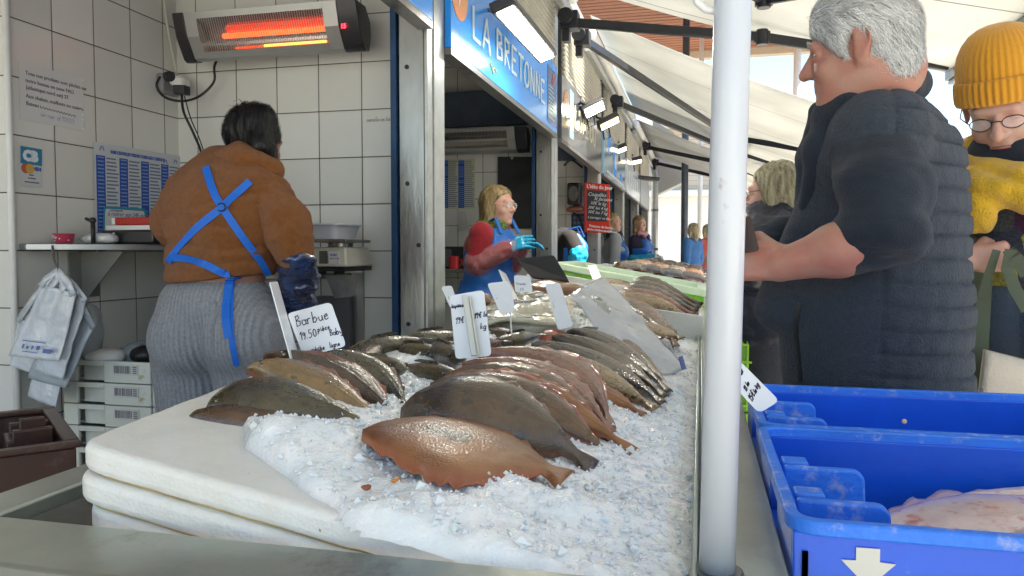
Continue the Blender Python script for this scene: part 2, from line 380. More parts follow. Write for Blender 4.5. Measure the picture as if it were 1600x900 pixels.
# ------------------------------------------------------------------ row of stalls
XB = -2.307; XF = -1.03
PY = [3.05, 5.62, 8.15, 10.7, 13.2, 15.7]
T_back = tile_mat('tiles_back', 1, 2.358)
T_side = tile_mat('tiles_side', 0, -1.607)
M_slat = mat('shutter_slats', (.55, .53, .47), .5, .25, var=.12, vscale=6)
def stall(i, y0, y1, label):
    t = thing('market_stall', label, 'market stall', (XB, y1, 0), group='tiled stalls in the market row')
    MB().box(XB - .12, XB, y0, y1 + .12, 0, 3.0).build('back_wall', T_back, t)
    MB().box(XB, -1.18, y1, y1 + .12, 0, 3.0).build('partition_wall', T_side, t)
    MB().box(-1.178, -1.155, y1 - .235, y1 - .002, 0, 2.98).build('edge_strip', M_blueedge, t)
    # steel post: two channels with a dark slot and bolt holes
    m = MB(); a = y1 - .22
    m.box(-1.15, -1.045, a, a + .155, 0, 3.0)
    c = m.build('column', M_steel, t, bevel=.004)
    m = MB(); m.box(-1.043, XF, a - .004, a + .05, 0, 3.03); m.box(-1.043, XF - .006, a + .052, a + .075, 0, 3.03); m.box(-1.043, XF, a + .078, a + .2, 0, 3.03)
    m.build('corner_profile', M_galv, t, bevel=.002)
    for z in (.35, .87, 1.18, 1.42, 1.87, 2.3): MB().disc((-1.115 if z != 1.18 else -1.07, a - .001, z), (0, 1, 0), .009, .004, 14).build('bolt_hole', M_black, t)
    m = MB()
    z = 2.475
    while z < 2.93: m.hexa([(-1.03, y0 + .02, z), (-1.005, y0 + .02, z + .006), (-1.005, y1 - .24, z + .006), (-1.03, y1 - .24, z), (-1.03, y0 + .02, z + .026), (-1.012, y0 + .02, z + .022), (-1.012, y1 - .24, z + .022), (-1.03, y1 - .24, z + .026)]); z += .036
    m.build('roller_shutter', M_slat, t)
    MB().box(-1.2, -1.034, y0 + .01, y1 - .23, 2.44, 2.96).build('shutter_box', M_dsteel, t)
    MB().box(XB, -1.205, y0, y1, 2.9, 3.0).build('ceiling', M_ceil, t)
    MB().box(XB + .002, -1.21, y1 - .05, y1 - .003, 2.13 - .03 * (i % 2), 2.36).build('beam', mat('beam_paint', (.09, .12, .17), .5, var=.15), t) if i else None
    return t
names = ['tiled stall with the orange-jacketed seller inside', 'tiled stall with heater and black board behind the red-sleeved seller', 'tiled stall behind the red slate menu board',
         'tiled stall beside the fair-haired seller in grey', 'last open stall beside the seller in the pink scarf', 'closed end stall at the far end of the row']
for i, y1 in enumerate(PY):
    stall(i, 2.17 if i == 0 else PY[i - 1] + .12, y1, names[i])
# tiled pier on the near side of the first stall, and the deeper tiled wall beside it
t = thing('tiled_pier', 'white tiled pier at the picture edge beside the hanging carrier bags', 'wall', (XB - .4, 2.3, 0))
MB().box(XB - 2.2, XB - .122, 2.172, 2.4, 0, 3.0).build('wall', tile_mat('tiles_pier', 0, -2.42), t)
MB().tube([(XB - .0015, 2.168, 0), (XB - .0015, 2.168, 3.0)], .012, 12).build('corner_trim', M_white, t, smooth=True)

t = thing('shading_roof', 'flat grey roof added over the whole row of stalls to keep the sun out', 'roof', (-1.8, 7, 3.05))
MB().box(XB - 2.3, -.985, -2.5, 16.3, 3.04, 3.14).build('roof_slab', M_galv, t)  # roof added to block sun that fell on the stall tiles
t = thing('shading_front', 'near end of the stall front, added above the first fascia sign to keep the sun out', 'stall front', (-1.1, 0, 2.5))
MB().box(-1.2, -1.0, -2.5, 2.165, 2.46, 2.96).build('front_panel', M_dsteel, t); MB().box(XB - 2.2, -1.205, -2.5, 2.165, 2.96, 3.0).build('ceiling', M_ceil, t); MB().box(XB - 2.3, XB - 2.2, -2.5, 2.2, 0, 3.0).build('back_wall', T_back, t)  # panel, ceiling and wall added to close the near end against the sun
# ------------------------------------------------------------------ fascia signs
def sign(y0, y1, label, m, zb=1.99, zt=2.455):
    t = thing('fascia_sign', label, 'shop sign', (-1.0, (y0 + y1) / 2, zb))
    MB().box(-1.029, -1.0, y0, y1, zb, zt).build('panel', m, t, bevel=.003)
    MB().box(-1.06, -1.0, y0, y1, zb - .028, zb - .002).build('edging', M_dsteel, t)
    return t
M_sblue = mat('sign_blue', (.008, .30, .95), .26, var=.06, vscale=2)
M_sletter = mat('sign_letter', (.6, .72, .78), .3); M_orange = mat('sign_orange', (.85, .27, .05), .25, coat=.5)
M_snavy = mat('sign_navy', (.06, .07, .1), .12, coat=.9); M_spale = mat('sign_pale', (.3, .55, .75), .12, coat=.9); M_swhite = mat('sign_white', (.75, .8, .85), .2, coat=.5)
UY, UZ = Vector((0, 1, 0)), Vector((0, 0, 1)); XS = -.9985
s1 = sign(.3, 2.81, 'blue fascia sign overhead above the orange-jacketed seller', M_sblue, 2.03)
text(s1, 'A', (XS, 2.60, 2.10), UY, UZ, .22, M_sletter, bold=-.003, sx=.9)
s2 = sign(3.03, 5.40, 'bright blue fascia sign reading LA BRETONNE with an orange 7 disc', M_sblue)
MB().disc((XS, 3.14, 2.245), (1, 0, 0), .115, .002).build('number_disc', M_orange, s2)
text(s2, '7', (XS + .002, 3.1, 2.18), UY, UZ, .17, M_swhite, bold=-.002)
def word(parent, s, y0, y1, z0, z1, h, m, x=XS, jit=.012):
    """hand-drawn capitals along the row, one part"""
    L = {'L': [[(0, 1), (0, 0), (.7, 0)]], 'A': [[(0, 0), (.42, 1.05), (.85, -.05)], [(.15, .35), (.7, .33)]], 'B': [[(0, 0), (0, 1), (.5, .95), (.55, .65), (.05, .52), (.6, .42), (.62, .08), (0, 0)]],
         'R': [[(0, 0), (0, 1), (.55, .92), (.55, .6), (.05, .48), (.65, 0)]], 'E': [[(.65, 1), (0, 1), (0, 0), (.68, 0)], [(0, .52), (.5, .52)]], 'T': [[(-.05, 1), (.75, 1)], [(.35, 1), (.35, 0)]],
         'O': [[(.35 + .4 * math.cos(a), .5 + .5 * math.sin(a)) for a in [math.pi * 2 * k / 14 for k in range(15)]]], 'N': [[(0, 0), (0, 1), (.65, 0), (.65, 1)]], "'": [[(0.1, 1), (.1, .8)]], 'I': [[(.1, 0), (.1, 1)]],
         'Z': [[(0, 1), (.65, 1), (0, 0), (.7, 0)]], 'U': [[(0, 1), (.05, .2), (.35, 0), (.6, .2), (.65, 1)]], ' ': []}
    wd = {"'": .3, 'I': .35, ' ': .45, 'O': .95, 'A': 1.05}
    tot = sum(wd.get(c, .9) for c in s); q = 0; m_ = MB(); rr = random.Random(4)
    for c in s:
        dz = rr.uniform(-jit, jit)
        for st in L[c]:
            P = []
            for u, v in st:
                f = (q + u * .85) / tot; y = y0 + (y1 - y0) * f; P.append(Vector((x + .003, y, z0 + (z1 - z0) * f + v * h + dz)))
            for a, b in zip(P[:-1], P[1:]):
                d = (b - a).normalized(); m_.obox((a + b) / 2, d, Vector((1, 0, 0)).cross(d), (1, 0, 0), (b - a).length / 2 + .006, .0085, .003 + .0002 * rr.random())
        q += wd.get(c, .9)
    return m_.build('lettering', m, parent)
word(s2, 'LA BRETONNE', 3.33, 4.98, 2.115, 2.12, .135, M_sletter)
m = MB(); m.tube([(XS, 3.62, 2.06), (XS, 3.66, 2.045), (XS, 3.70, 2.06), (XS, 3.74, 2.05)], .006, 6); m.tube([(XS, 3.66, 2.045), (XS, 3.68, 2.03)], .007, 6); m.build('emblem', mat('emblem', (.45, .4, .2), .4), s2)
MB().box(-1.0, -.997, 5.06, 5.36, 2.03, 2.40).build('info_panel', mat('info_blue', (.02, .1, .3), .2), s2)
m = MB()
for k in range(9): m.box(-.997, -.9955, 5.09, 5.30 - .03 * (k % 3), 2.06 + k * .026, 2.066 + k * .026)
m.build('print', mat('print_pale', (.35, .5, .6), .4), s2)
m = MB(); m.disc((-.996, 5.25, 2.355), (1, 0, 0), .03, .002, 16); m.box(-.997, -.9952, 5.2, 5.27, 2.30, 2.33); m.build('crest', mat('crest_red', (.45, .06, .05), .4), s2)
s3 = sign(5.6, 7.92, 'dark navy fascia sign with orange 9 disc and a bright reflection', M_snavy)
MB().disc((XS, 5.78, 2.27), (1, 0, 0), .1, .002).build('number_disc', M_orange, s3)
text(s3, '9', (XS + .002, 5.735, 2.21), UY, UZ, .15, M_swhite, bold=-.002)
MB().box(-1.0, -.9975, 5.95, 6.12, 2.05, 2.42).build('info_panel', mat('info_pale', (.2, .42, .6), .2), s3)
word(s3, "L'ITZ'OU", 6.2, 7.5, 2.17, 2.17, .17, mat('sign_gold', (.6, .58, .45), .3), x=-1.0)
m = MB()
for q in (0, 1): m.tube([(XS, 6.7 + .3 * k / 8, 2.39 - q * .02 + .03 * math.sin(k * .8)) for k in range(9)], .008, 6)
m.build('emblem', mat('sign_bronze', (.4, .3, .16), .35), s3)
s4 = sign(8.15, 10.45, 'pale blue fascia sign with darker blue swirling shapes', M_spale)
m = MB(); m.disc((XS, 8.6, 2.36), (1, 0, 0), .12, .002, 20); m.disc((XS, 9.2, 2.2), (1, 0, 0), .2, .002, 20, .16); m.disc((XS, 9.9, 2.1), (1, 0, 0), .16, .002, 20, .06); m.build('emblem', M_sblue, s4)
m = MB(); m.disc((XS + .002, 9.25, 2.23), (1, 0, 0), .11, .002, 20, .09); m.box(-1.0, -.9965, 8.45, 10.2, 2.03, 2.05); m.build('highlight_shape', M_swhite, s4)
s5 = sign(10.7, 13.0, 'white fascia sign with faint grey print at the far end', M_swhite)
m = MB()
for k in range(5): m.box(-1.0, -.9975, 11 + .35 * k, 11.22 + .35 * k, 2.12, 2.3)
m.build('print', mat('print_grey', (.45, .55, .62), .4), s5)
sign(13.2, 15.4, 'blank grey fascia sign on the last stall', mat('sign_grey', (.4, .45, .5), .3))

# ------------------------------------------------------------------ awnings on the row
def fabric_mat():
    m, n, l, p = nodemat('awning_cloth'); out = [x for x in n if x.type == 'OUTPUT_MATERIAL'][0]
    n.remove(p); d = n.new('ShaderNodeBsdfDiffuse'); t = n.new('ShaderNodeBsdfTranslucent'); mx = n.new('ShaderNodeMixShader'); mx.inputs[0].default_value = .3
    tc = n.new('ShaderNodeTexCoord'); s = n.new('ShaderNodeSeparateXYZ'); l.new(tc.outputs['Object'], s.inputs[0])
    f = math_node(n, l, 'FRACT', math_node(n, l, 'DIVIDE', s.outputs[1], 1.18)); seam = math_node(n, l, 'LESS_THAN', f, .012)
    ns = n.new('ShaderNodeTexNoise'); ns.inputs['Scale'].default_value = 1.5; ns.inputs['Detail'].default_value = 6; l.new(tc.outputs['Object'], ns.inputs[0])
    r = n.new('ShaderNodeValToRGB'); r.color_ramp.elements[0].color = (.58, .585, .56, 1); r.color_ramp.elements[1].color = (.71, .715, .69, 1); r.color_ramp.elements[0].position = .3; r.color_ramp.elements[1].position = .65; l.new(ns.outputs[0], r.inputs[0])
    m2 = n.new('ShaderNodeMixRGB'); l.new(seam, m2.inputs[0]); l.new(r.outputs[0], m2.inputs[1]); m2.inputs[2].default_value = (.3, .29, .26, 1)
    l.new(m2.outputs[0], d.inputs[0]); l.new(m2.outputs[0], t.inputs[0]); l.new(d.outputs[0], mx.inputs[1]); l.new(t.outputs[0], mx.inputs[2]); l.new(mx.outputs[0], out.inputs[0]); return m
M_cloth = fabric_mat()
def fz(x, a=(3.13, .305)): return a[0] - a[1] * (x + .95)
def awning(y0, y1, label, arms, xf=1.6, dz=(3.13, .305)):
    t = thing('awning', label, 'awning', (-.95, (y0 + y1) / 2, 3.04), group='folding-arm awnings over the counters')
    m = MB()
    def fn(u, v):
        x = -.95 + (xf + .95) * u; y = y0 + (y1 - y0) * v
        return (x, y, fz(x, dz) - .05 * math.sin(math.pi * u) * (1 + .25 * math.sin(v * 5 * math.pi)))
    m.grid(fn, 14, 24); m.build('cloth', M_cloth, t, smooth=True, solid=.003)
    MB().tube([(-.95, y0, 3.05), (-.95, y1, 3.05)], .052, 18).build('roller', M_white, t, smooth=True)
    m = MB(); z = fz(xf, dz); m.box(xf - .02, xf + .06, y0 - .02, y1 + .02, z - .05, z + .03); m.box(xf + .0, xf + .035, y0 - .02, y1 + .02, z - .075, z - .052); m.build('front_bar', mat('bar_metal', (.2, .21, .22), .35, .7, var=.1), t, bevel=.006)
    m = MB(); m.box(-1.0, -.955, y0, y1, 2.90, 2.965); m.build('wall_rail', M_galv, t, bevel=.004)
    for (a, e, f) in arms:
        m = MB(); a, e, f = Vector(a), Vector(e), Vector(f)
        for p, q in ((a, e), (e, f)):
            d = (q - p).normalized(); sd_ = d.cross(UZ).normalized(); m.obox((p + q) / 2, d, sd_, sd_.cross(d), (q - p).length / 2, .02, .032)
        arm = m.build('folding_arm', M_arm, t, bevel=.008)
        m = MB(); m.tube([e - UZ * .05, e + UZ * .05], .04, 14); m.box(e.x - .05, e.x + .05, e.y - .025, e.y + .025, e.z - .036, e.z + .036); m.build('elbow_joint', M_arm, arm, bevel=.004)
        m = MB(); m.box(a.x - .07, a.x + .05, a.y - .06, a.y + .06, a.z - .05, a.z + .07); m.tube([a + Vector((-.03, -.09, .03)), a + Vector((-.03, .09, .03))], .055, 12); m.box(a.x - .06, a.x - .01, a.y - .04, a.y + .04, a.z - .13, a.z - .04); m.build('shoulder_bracket', M_arm, arm, bevel=.006)
    return t
awning(-1.6, 5.75, 'cream awning nearest overhead, its front bar running past the yellow hat',
       [((-.88, .6, 2.93), (.34, 2.0, 2.6), (1.56, .9, 2.37)), ((-.88, 3.4, 2.93), (.34, 4.75, 2.62), (1.56, 3.5, 2.37)), ((-.88, 5.3, 2.73), (.38, 5.42, 2.58), (1.56, 5.62, 2.37))])
awning(6.7, 11.0, 'cream awning beyond the bright gap, sloping down over the far sellers',
       [((-.90, 6.0, 2.80), (.34, 9.6, 2.53), (1.56, 8.6, 2.12)), ((-.88, 8.4, 2.76), (.36, 10.9, 2.55), (1.56, 10.8, 2.12))], dz=(3.2, .43))
awning(11.5, 16.0, 'cream awning farthest down the row, by the dark post',
       [((-.88, 13.0, 2.90), (.36, 12.6, 2.55), (1.56, 13.4, 2.15)), ((-.88, 15.6, 2.93), (.36, 14.9, 2.55), (1.56, 15.6, 2.15))], dz=(3.12, .40))

# ------------------------------------------------------------------ far end of the market
M_render = mat('render_white', (.78, .76, .72), .8, var=.05, vscale=1.5)
b = thing('market_hall', 'sunlit white and beige hall closing the far end of the row', 'building', (0, 26, 0))
MB().box(-9, 6, 26, 27, 0, 3.05).build('lower_wall', M_render, b)
mm, n_, l_, p_ = nodemat('hall_siding'); g_ = n_.new('ShaderNodeNewGeometry'); s_ = n_.new('ShaderNodeSeparateXYZ'); l_.new(g_.outputs['Position'], s_.inputs[0])
f_ = math_node(n_, l_, 'FRACT', math_node(n_, l_, 'MULTIPLY', s_.outputs[2], 6)); r_ = n_.new('ShaderNodeValToRGB'); r_.color_ramp.elements[0].color = (.3, .25, .19, 1); r_.color_ramp.elements[1].color = (.55, .48, .38, 1); r_.color_ramp.elements[0].position = .02; r_.color_ramp.elements[1].position = .14; l_.new(f_, r_.inputs[0]); l_.new(r_.outputs[0], p_.inputs['Base Color'])
MB().box(-9, 6, 25.9, 26.9, 3.08, 5.2).build('upper_wall', mm, b)
m = MB(); m.box(-9.3, 6.4, 25.3, 27.4, 5.22, 5.5); m.box(-9, 6, 25.7, 25.88, 3.0, 3.2); m.build('cornice', M_render, b, bevel=.03)
m = MB()
for x in (-4.5, -1.9, .9, 3.6): m.box(x - .12, x + .12, 25.68, 25.87, 0, 5.2)
m.build('pilaster', mat('pilaster', (.6, .56, .5), .7, var=.08), b)
for x0, x1 in ((1.3, 3.2), (4.0, 5.6)):
    d = MB().box(x0, x1, 25.93, 25.99, 0.2, 2.5).build('shop_window', mat('dark_glass', (.08, .09, .1), .1, coat=1), b)
    m = MB()
    for k in range(5): m.box(x0 + (x1 - x0) * k / 4 - .03, x0 + (x1 - x0) * k / 4 + .03, 25.9, 25.928, .2, 2.5)
    m.build('frame', mat('frame_grey', (.25, .25, .26), .4), d)
b = thing('timber_canopy', 'high reddish timber slatted canopy seen between the awnings', 'canopy', (0, 15, 0))
m = MB(); 
for k in range(46): m.box(-7, 2.35, 9.5 + .2 * k, 9.66 + .2 * k, 5.86, 5.90)
m.build('slats', mat('red_timber', (.36, .14, .07), .6, var=.35, vscale=3, stretch=(.2, 4, 4)), b)
m = MB(); m.box(-7.1, 2.5, 18.7, 18.95, 5.7, 6.15); m.box(2.36, 2.62, 9.4, 18.7, 5.7, 6.15)
for x in (-5, -2.6, -.3, 1.9): m.box(x - .08, x + .08, 9.4, 18.7, 5.92, 6.15)
m.build('beams', mat('canopy_beam', (.62, .52, .4), .6, var=.1, vscale=2), b)
m = MB(); m.box(-7, 2.4, 9.4, 18.8, 6.16, 6.2); m.build('roof_sheet', mat('roof_zinc', (.4, .38, .35), .6), b)
for (x, y, r, mm_) in ((-.31, 15, .065, mat('post_dark', (.07, .085, .11), .4, .3, var=.2)), (-.03, 16.8, .05, M_white), (-6, 15, .08, M_white), (1.95, 17.5, .08, M_white)):
    MB().tube([(x, y, 0), (x, y, 5.86)], r, 16).build('post', mm_, b, smooth=True)
b = thing('white_building', 'long white rendered building across the market street', 'building', (9, 20, 0))
MB().box(8.5, 12, -8, 60, 0, 4.6).build('wall', M_render, b)
m = MB(); m.box(8.2, 12.3, -8.2, 60.2, 4.62, 4.85); m.build('roof', mat('roof_red', (.35, .16, .1), .7, var=.2), b)
for k in range(11):
    y = -6 + 6 * k; wn = MB().box(8.47, 8.498, y, y + 1.6, 1.0, 2.9).build('window', mat('dark_glass', (.08, .09, .1), .1), b)
    MB().box(8.44, 8.468, y + .76, y + .84, 1.0, 2.9).build('frame', M_white, wn)
# downpipe and light panel at the row's end
b = thing('downpipe', 'grey drainpipe standing beside the last fascia sign', 'pipe', (-.93, 16.1, 0))
MB().tube([(-.93, 16.1, 0), (-.93, 16.1, 2.7), (-.98, 16.15, 3.0)], .07, 14).build('pipe', M_galv, b, smooth=True)
m = MB()
for z in (1.2, 2.0): m.tube([(-.93, 16.1, z), (-.93, 16.1, z + .05)], .078, 14)
m.build('clamp', M_dsteel, b)
# ------------------------------------------------------------------ long fish counter
M_rim = mat('rim_steel', (.40, .43, .39), .3, .7, var=.12, vscale=7, bump=.12, bscale=18, dirt=(.22, .21, .18), dscale=5, damt=.4)
M_frost = mat('frosted_steel', (.30, .32, .37), .6, .2, var=.5, vscale=30, bump=1, bscale=45, dirt=(.05, .055, .07), dscale=26, damt=.55, stretch=(.35, 1, 1))
def tz(x, d): return topz(x) - d
t = thing('display_counter', 'long stainless steel fish counter running down the row under the ice', 'counter', (-.4, 3, 0))
m = MB(); xa, xb = -.735, .0
m.hexa([(xa, .665, tz(xa, .12)), (xb, .665, tz(xb, .12)), (xb, 13, tz(xb, .12)), (xa, 13, tz(xa, .12)), (xa, .665, tz(xa, .108)), (xb, .665, tz(xb, .108)), (xb, 13, tz(xb, .108)), (xa, 13, tz(xa, .108))])
m.build('tray', M_dsteel, t)
m = MB(); m.hexa([(-.80, .565, .845), (.085, .565, .845), (.085, .66, .845), (-.80, .66, .845), (-.80, .575, .858), (.085, .575, .858), (.085, .66, .868), (-.80, .66, .868)])
m.build('front_rim', M_rim, t, bevel=.004)
m = MB(); m.hexa([(-.80, .42, .80), (.085, .42, .80), (.085, .564, .82), (-.80, .564, .82), (-.80, .42, .812), (.085, .42, .812), (.085, .564, .842), (-.80, .564, .842)])
m.build('drip_flange', M_frost, t, bevel=.004)
MB().box(-.80, -.737, .662, 13, .845, .868).build('side_channel', M_rim, t, bevel=.004)
m = MB(); m.box(.003, .083, .662, 13, .835, .852); m.box(.003, .007, .662, 13, .852, .857); m.box(-.006, .0, .662, 13, .78, .862); m.build('service_ledge', mat('ledge_steel', (.40, .45, .40), .28, .55, var=.14, vscale=9, bump=.2, bscale=14, dirt=(.2, .2, .16), dscale=14, damt=.34), t, bevel=.002)
m = MB(); m.box(-.78, .06, .6, 13, .08, .70); m.build('skirt_panel', M_galv, t)
m = MB()
for y in (.7, 3, 6, 9, 12.8):
    for x in (-.74, .02): m.tube([(x, y, 0), (x, y, .12)], .02, 10)
m.build('feet', M_black, t)

# ------------------------------------------------------------------ foam trays under the ice
def foam_mat():
    m, n, l, p = nodemat('foam'); tc = n.new('ShaderNodeTexCoord')
    v = n.new('ShaderNodeTexVoronoi'); v.inputs['Scale'].default_value = 260; l.new(tc.outputs['Object'], v.inputs[0])
    ns = n.new('ShaderNodeTexNoise'); ns.inputs['Scale'].default_value = 9; ns.inputs['Detail'].default_value = 8; ns.inputs['Roughness'].default_value = .7; l.new(tc.outputs['Object'], ns.inputs[0])
    r = n.new('ShaderNodeValToRGB'); r.color_ramp.elements[0].position = .35; r.color_ramp.elements[1].position = .62; r.color_ramp.elements[0].color = (.80, .80, .78, 1); r.color_ramp.elements[1].color = (.73, .72, .66, 1); l.new(ns.outputs[0], r.inputs[0])
    n2 = n.new('ShaderNodeTexNoise'); n2.inputs['Scale'].default_value = 60; n2.inputs['Detail'].default_value = 6; l.new(tc.outputs['Object'], n2.inputs[0])
    r2 = n.new('ShaderNodeValToRGB'); r2.color_ramp.elements[0].position = .70; r2.color_ramp.elements[1].position = .74; l.new(n2.outputs[0], r2.inputs[0])
    mx = n.new('ShaderNodeMixRGB'); l.new(r2.outputs[0], mx.inputs[0]); l.new(r.outputs[0], mx.inputs[1]); mx.inputs[2].default_value = (.3, .22, .12, 1)
    l.new(mx.outputs[0], p.inputs['Base Color']); p.inputs['Roughness'].default_value = .5; p.inputs['Subsurface Weight'].default_value = .3; p.inputs['Subsurface Scale'].default_value = .01
    h = math_node(n, l, 'ADD', math_node(n, l, 'MULTIPLY', v.outputs[0], .4), math_node(n, l, 'MULTIPLY', ns.outputs[0], 2.2))
    b = n.new('ShaderNodeBump'); b.inputs['Strength'].default_value = .35; b.inputs['Distance'].default_value = .004; l.new(h, b.inputs['Height']); l.new(b.outputs[0], p.inputs['Normal']); return m
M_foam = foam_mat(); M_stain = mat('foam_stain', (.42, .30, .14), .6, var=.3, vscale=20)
A_, C_ = atS(116, 690), atS(352, 600); F_, G_ = atS(640, 838), atS(905, 886)
back = C_ + (C_ - A_) * .9
def foam_slab(layer, label):
    d0 = .0345 * layer; n = 6; P = []
    e1 = (C_ - A_); e1.z = 0; e1.normalize(); e2 = (F_ - A_); e2.z = 0; e2.normalize(); rad = .035
    off = (0, .004, -.002)[layer]
    c = A_ - e1 * off * .5 - e2 * off
    for i in range(n + 1):        # rounded near-left corner
        u = i / n; q = c + e1 * rad * (1 - u) ** 2 + e2 * rad * u ** 2; P.append((q.x, q.y))
    pts = [(F_.x, F_.y - off * .5), (G_.x, G_.y - off * .5), (G_.x + .05, G_.y + .03), (-.06, 1.25), (back.x + .06, back.y + .02), (back.x - off, back.y)]
    P += pts; Q = []
    for i in range(len(P)):
        a, b = Vector(P[i]), Vector(P[(i + 1) % len(P)]); n_ = max(1, int((b - a).length / .009)); pr = Vector((-(b - a).y, (b - a).x)).normalized() if (b - a).length > 1e-6 else Vector((0, 0))
        for j in range(n_): u = a.lerp(b, j / n_) + pr * (float(vnoise(np.array([[a.x + j * .009, a.y, layer * 3.1]]), 40)[0]) * .0035 + (random.random() - .5) * .0012); Q.append((u.x, u.y))
    P = Q
    k = len(P); vs = [(x, y, topz(x) - d0 - .0315) for x, y in P] + [(x, y, topz(x) - d0) for x, y in P]
    tag(MB().add(vs, [tuple(range(k)), tuple(range(k, 2 * k))] + [(i, (i + 1) % k, k + (i + 1) % k, k + i) for i in range(k)]).build('foam_tray', M_foam, None, bevel=.011, seg=4, loc=(A_.x, A_.y, A_.z - d0)), label, 'foam tray', 'stacked foam trays')
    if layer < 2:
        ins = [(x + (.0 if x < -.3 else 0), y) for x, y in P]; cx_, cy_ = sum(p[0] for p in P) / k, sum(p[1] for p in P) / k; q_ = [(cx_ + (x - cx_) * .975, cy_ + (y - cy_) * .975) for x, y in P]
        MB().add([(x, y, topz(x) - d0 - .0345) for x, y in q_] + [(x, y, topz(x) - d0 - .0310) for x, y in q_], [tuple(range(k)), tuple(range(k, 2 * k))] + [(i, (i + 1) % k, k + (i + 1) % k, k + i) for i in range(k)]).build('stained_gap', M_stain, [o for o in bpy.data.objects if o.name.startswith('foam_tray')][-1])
for q, lab in enumerate(('topmost of three stacked white foam trays, carrying ice and fish', 'middle one of three stacked white foam trays at the counter end', 'bottom one of three stacked white foam trays on the steel tray')): foam_slab(q, lab)

# ------------------------------------------------------------------ crushed ice
def ice_h(x, y):
    x = np.asarray(x, float); y = np.asarray(y, float)
    line = np.interp(x, [-.62, -.57, -.52, -.45, -.40, -.36, -.32, -.25, 0], [1.1, .845, .775, .73, .695, .67, .65, .645, .645])
    s = np.clip((y - line) / .05, 0, 1); s = s * s * (3 - 2 * s)
    sl = np.clip((x + .66 + .03 * np.sin(y * 9)) / .09, 0, 1); s = s * sl * sl * (3 - 2 * sl)
    P = np.stack([x, y, x * 0], -1)
    h = .012 + .014 * np.exp(-((x + .27) / .16) ** 2 - ((y - .84) / .10) ** 2) + .02 * np.exp(-((x + .46) / .07) ** 2 - ((y - .84) / .05) ** 2)
    h = h + .020 * fbm(P, 11, 3) + .006 * fbm(P + 3, 44, 3) + .0034 * np.abs(vnoise(P + 7, 110)) * 2 * (.4 + vnoise(P + 9, 9) + .5)
    e = np.clip((.003 - x) / .05, 0, 1)
    return s * h * (.35 + .65 * e) - .014 * (1 - s)
def ice_mat():
    m, n, l, p = nodemat('crushed_ice'); tc = n.new('ShaderNodeTexCoord')
    p.inputs['Base Color'].default_value = (.84, .90, .93, 1); p.inputs['Roughness'].default_value = .2; p.inputs['IOR'].default_value = 1.31
    p.inputs['Subsurface Weight'].default_value = .6; p.inputs['Subsurface Scale'].default_value = .02; p.inputs['Subsurface Radius'].default_value = (.7, .9, 1); p.inputs['Specular IOR Level'].default_value = .7
    v = n.new('ShaderNodeTexVoronoi'); v.inputs['Scale'].default_value = 170; l.new(tc.outputs['Object'], v.inputs[0])
    v2 = n.new('ShaderNodeTexVoronoi'); v2.inputs['Scale'].default_value = 420; l.new(tc.outputs['Object'], v2.inputs[0])
    h = math_node(n, l, 'ADD', v.outputs[0], math_node(n, l, 'MULTIPLY', v2.outputs[0], .5))
    b = n.new('ShaderNodeBump'); b.inputs['Strength'].default_value = .38; b.inputs['Distance'].default_value = .003; l.new(h, b.inputs['Height']); l.new(b.outputs[0], p.inputs['Normal'])
    ns = n.new('ShaderNodeTexNoise'); ns.inputs['Scale'].default_value = 16; ns.inputs['Detail'].default_value = 7; l.new(tc.outputs['Object'], ns.inputs[0])
    r = n.new('ShaderNodeValToRGB'); r.color_ramp.elements[0].position = .35; r.color_ramp.elements[1].position = .65; r.color_ramp.elements[0].color = (.80, .85, .88, 1); r.color_ramp.elements[1].color = (.95, .965, .975, 1); l.new(ns.outputs[0], r.inputs[0]); l.new(r.outputs[0], p.inputs['Base Color'])
    return m
M_ice = ice_mat()
xs = np.linspace(-.66, .0, 150); ys = np.concatenate([np.arange(.668, 1.35, .0045), np.arange(1.35, 2.2, .009), np.arange(2.2, 5.6, .03)])
XX, YY = np.meshgrid(xs, ys, indexing='ij'); ZZ = topz(XX) + ice_h(XX, YY)
V = np.stack([XX, YY, ZZ], -1).reshape(-1, 3); nj = len(ys)
HH = ice_h(XX, YY)
F = [(i * nj + j, (i + 1) * nj + j, (i + 1) * nj + j + 1, i * nj + j + 1) for i in range(len(xs) - 1) for j in range(nj - 1) if max(HH[i, j], HH[i + 1, j], HH[i, j + 1], HH[i + 1, j + 1]) > (-.011 if ys[j] > .715 and xs[i] > -.64 else -.0005)]
nsurf = len(F)
# loose chips on top
nb = 9000; cx = rng.uniform(-.56, -.001, nb); cy = np.where(rng.random(nb) < .8, rng.uniform(.69, 1.7, nb), rng.uniform(1.7, 3.4, nb)); ch = ice_h(cx, cy)
V = V.tolist()
for i in range(nb):
    if ch[i] < .004: continue
    s = (.0012 + .0036 * rng.random() ** 2.2) * (2.2 if rng.random() < .05 else 1) * (1 + .5 * (cy[i] > 1.7)); c = np.array([cx[i], cy[i], topz(cx[i]) + ch[i] + s * .3]); b = len(V)
    p = rng.normal(0, 1, (5, 3)); p /= np.linalg.norm(p, axis=1)[:, None]; p[0] = (0, 0, 1.1); p[4] = (0, 0, -.8); a0 = rng.random() * 6
    for k in range(3): p[k + 1] = (math.cos(a0 + 2.1 * k), math.sin(a0 + 2.1 * k), rng.uniform(-.4, .6))
    V += (c + p * s * np.array([1, 1, .8])).tolist(); F += [(b, b + 1, b + 2), (b, b + 2, b + 3), (b, b + 3, b + 1), (b + 4, b + 2, b + 1), (b + 4, b + 3, b + 2), (b + 4, b + 1, b + 3)]
M_chip = mat('ice_chip', (.95, .96, .965), .12, trans=.12, ior=1.31, spec=.7, sss=.4)
